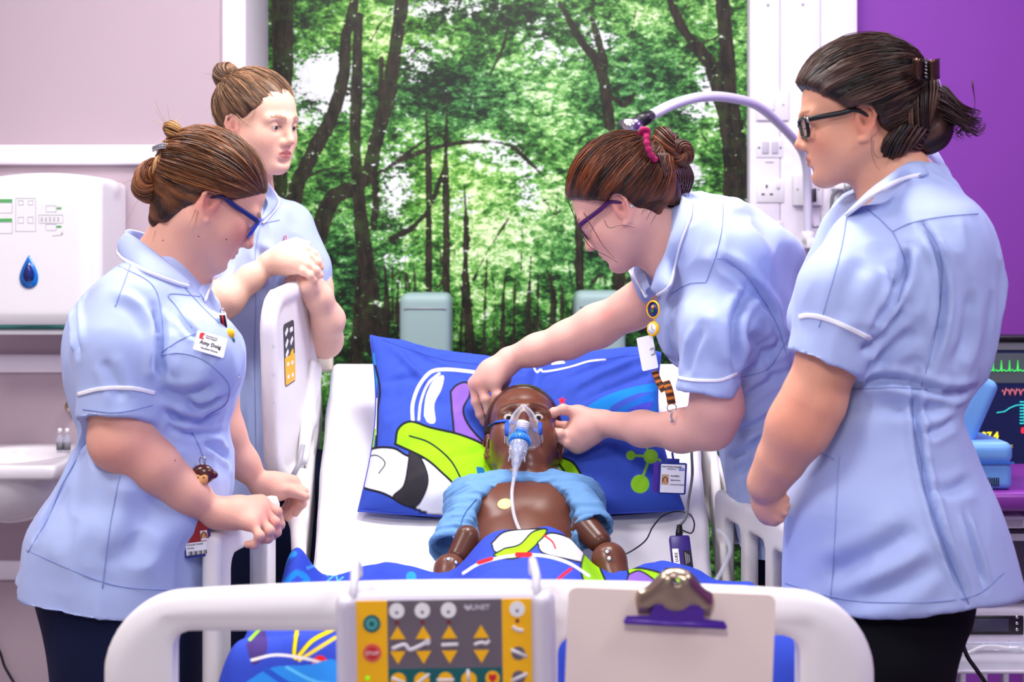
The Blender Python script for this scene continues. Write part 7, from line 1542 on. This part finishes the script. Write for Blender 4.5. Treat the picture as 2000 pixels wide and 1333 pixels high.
def devices():
    D = 2.95; k = D/F; t = thing('equipment_trolley', 'purple topped equipment trolley with white rack behind the far right nurse', 'trolley', (P(2060, 0, D)[0], D+.15, 0)); X = lambda px: (px-1000)*k; Zt = zz(963, D)
    x0, x1, y0, y1 = X(1835), X(2190), D, D+.42
    obj('shelf', *bx((x0, y0, Zt-.040), (x1, y1, Zt), .012), 'shelf_purple', t)
    obj('shelf', *bx((x0+.02, y0+.02, zz(1178, D)), (x1, y1, zz(1166, D)), .006), 'rack_white', t)
    for (x, y) in ((x0+.03, y0+.03), (x1-.03, y0+.03), (x0+.03, y1-.03), (x1-.03, y1-.03)): obj('leg', *bx((x-.014, y-.014, .06), (x+.014, y+.014, Zt-.03), .004), 'rack_white', t); obj('castor', *lathe([x-.012, y, .032], [(.0005, 0), (.028, 0), (.032, .006), (.032, .018), (.0005, .024)], 16, (1, 0, 0)), 'dark_plastic', t)
    obj('rack_rail', *bx((x0-.01, y0-.01, zz(1300, D)), (x1, y0+.02, zz(1286, D)), .005), 'rack_white', t); obj('rack_rail', *bx((x0-.01, y0-.01, .18), (x1, y0+.02, .20), .005), 'rack_white', t)
    for i in range(9): x = X(1838+i*42); obj('rack_bar', *bx((x-.006, y0-.006, .19), (x+.006, y0+.012, zz(1290, D)), .003), 'rack_white', t)
    obj('rack_shelf', *bx((x0, y0, zz(1296, D)), (x1, y1, zz(1288, D)), .003), 'rack_white', t)
    obj('storage_bay', *bx((x0+.05, y1-.03, zz(1166, D)), (x1-.05, y1-.02, Zt-.04)), 'bay_dark', t, smooth=False)
    rs = np.random.RandomState(12)
    for i, (xa, xb, ya, yb, m, nm, lb) in enumerate(((1900, 1955, 1030, 1160, 'box_pink', 'supply_box', 'dusky pink box on the middle trolley shelf'), (1962, 2050, 1050, 1162, 'box_dark', 'supply_box', 'dark box at the frame edge on the middle trolley shelf'), (1955, 2030, 1022, 1048, 'white_plastic', 'supply_packet', 'white packet lying on the dark box in the trolley'))):
        b = thing(nm, lb, 'box', (X((xa+xb)/2), y0+.14, zz(yb, D))); obj('carton', *bx((X(xa), y0+.08, zz(1166 if i < 2 else yb, D)), (X(xb), y0+.22, zz(ya, D)), .004), m, b); obj('printed_band', *bx((X(xa+6), y0+.0792, zz(ya+22, D)), (X(xb-6), y0+.081, zz(ya+8, D))), 'grey_light', b, smooth=False)
    # compressor nebuliser case
    n = thing('nebuliser_case', 'pale blue nebuliser compressor with its lid tipped open on the purple shelf', 'medical device', (X(1930), D+.1, Zt)); S = Field(); zb, zt = Zt, zz(868, D)
    S.rbox([X(1930), D+.12, (zb+zz(905, D))/2], [59*k, .09, (zz(905, D)-zb)/2], .014); S.rbox([X(1931), D+.12, (zz(912, D)+zt)/2], [60*k, .093, (zt-zz(912, D))/2], .018, k=.004); V, Q = S.mesh(.004); obj('base', V, Q, 'case_blue', n)
    obj('join_line', *bx((X(1872), D+.025, zz(910, D)), (X(1990), D+.03, zz(907, D))), 'case_blue_deep', n, smooth=False)
    for i in range(13): obj('vent_slot', *bx((X(1908+i*4.2), D+.0285, zz(955, D)), (X(1910+i*4.2), D+.032, zz(938, D))), 'dark_plastic', n, smooth=False)
    a = math.radians(24); R = np.array(Matrix.Rotation(a, 3, 'Y')); S = Field(); c = P(1884, 803, D+.12); S.rbox(c, [.032, .055, .082], .018, R); S.rbox(c-R @ np.array([.018, 0, 0]), [.020, .045, .070], .012, R, k=.004, op='s'); V, Q = S.mesh(.004); obj('lid', V, Q, 'case_blue', n)
    obj('lid_window', *box(c+R @ np.array([.006, -.050, .01]), (.03, .006, .12), R, .003), 'case_blue_deep', n); obj('hinge', *tube([P(1872, 872, D+.06), P(1872, 872, D+.18)], .008, 10), 'case_blue', n)
    # white device in a clear tray lower down
    w = thing('suction_unit', 'white portable unit with a dark display in the tray under the trolley shelf', 'medical device', (X(1930), D+.1, zz(1288, D))); S = Field()
    S.rbox([X(1945), D+.14, (zz(1192, D)+zz(1284, D))/2], [105*k, .11, (zz(1192, D)-zz(1284, D))/2], .02); V, Q = S.mesh(.005); obj('housing', V, Q, 'rack_white', w)
    obj('display', *box(P(1945, 1222, D+.027), (.115, .006, .040), None, .004), 'bezel', w); obj('display_glass', *box(P(1935, 1222, D+.0235), (.075, .002, .026), None, .001), 'screen_band_dull', w)
    obj('connector_block', *box(P(1856, 1232, D+.02), (.028, .03, .05), None, .004), 'white_plastic', w)
    for i in range(3): obj('button', *lathe(P(1986, 1206+i*12, D+.024), [(.0003, .003), (.0035, .002), (.0035, 0)], 10, (0, -1, 0)), 'steel', w)
    tr = thing('clear_tray', 'clear plastic tray holding tubing in front of the white portable unit', 'tray', (X(1930), D-.02, zz(1286, D)))
    G = np.array([[[X(1822+ (0 if j else 6)), D-.10+.01, z] , [X(2100), D-.10+.01, z]] for j, z in ((0, zz(1284, D)), (1, zz(1234, D)))]); obj('tray_front', *solid(G, np.broadcast_to([0, .003, 0], G.shape)), 'clear', tr, smooth=False)
    obj('tray_base', *bx((X(1826), D-.09, zz(1286, D)), (X(2100), D-.008, zz(1282, D))), 'clear', tr, smooth=False); obj('tray_rim', *tube([[X(1822), D-.09, zz(1234, D)], [X(2100), D-.09, zz(1234, D)]], .003, 8), 'clear_bowl', tr)
    obj('rack_lip', *bx((X(1826), D-.092, zz(1292, D)), (X(2100), D-.075, zz(1285, D)), .002), 'rack_white', tr)
    tb = thing('coiled_tubing', 'white tubing lying in the clear tray under the trolley', 'tube', P(1900, 1270, D-.05)); obj('tube', *tube(spl([P(1845, 1320, D-.11), P(1840, 1262, D-.11), P(1848, 1232, D-.11), P(1862, 1230, D-.10)], 24), .0045, 8), 'lamp_white', tb); obj('tube', *tube(spl([P(1822, 1262, D-.05), P(1850, 1284, D-.05), P(1890, 1276, D-.05), P(1930, 1262, D-.05), P(1990, 1270, D-.05), P(2040, 1262, D-.05)], 30), .0038, 8), 'white_plastic', tb)
    pk = thing('dressing_packet', 'small crinkled clear packet in the tray at the right frame edge', 'packet', P(1985, 1272, D-.05)); Gp = np.array([[P(1970+26*u_, 1256+20*v_, D-.06)+[0, .006*math.sin(u_*9+v_*7), 0] for u_ in np.linspace(0, 1, 14)] for v_ in np.linspace(0, 1, 10)]); obj('wrapper', *solid(Gp, np.broadcast_to([0, .008, 0], Gp.shape)), 'clear_bowl', pk)
    c = thing('mains_cable', 'black cable hanging from the far right nurse\'s side past the white rack', 'cable', P(1880, 1260, D-.16)); obj('cord', *tube(spl([P(1852, 1180, D-.14), P(1868, 1200, D-.14), P(1876, 1240, D-.15), P(1888, 1280, D-.16), P(1908, 1310, D-.16), P(1930, 1345, D-.16), P(1960, 1420, D-.16)], 40), .0042, 8), 'dark_plastic', c)
mat('bay_dark', (92, 70, 104), .7, .1); mat('box_pink', (190, 120, 150), .6, .03); mat('box_dark', (60, 48, 70), .6, .05); mat('screen_band_dull', (60, 58, 80), .2, 0)
import time as _t
for f in (nurse_a, nurse_b, nurse_c, nurse_d):
    t0 = _t.time(); f(); print(f.__name__, round(_t.time()-t0, 1), flush=True)
t0 = _t.time(); _rt, _fr, _hb = manikin(); mask(_fr, _hb); bed_items(); monitor(); devices(); print('rest', round(_t.time()-t0, 1), flush=True)
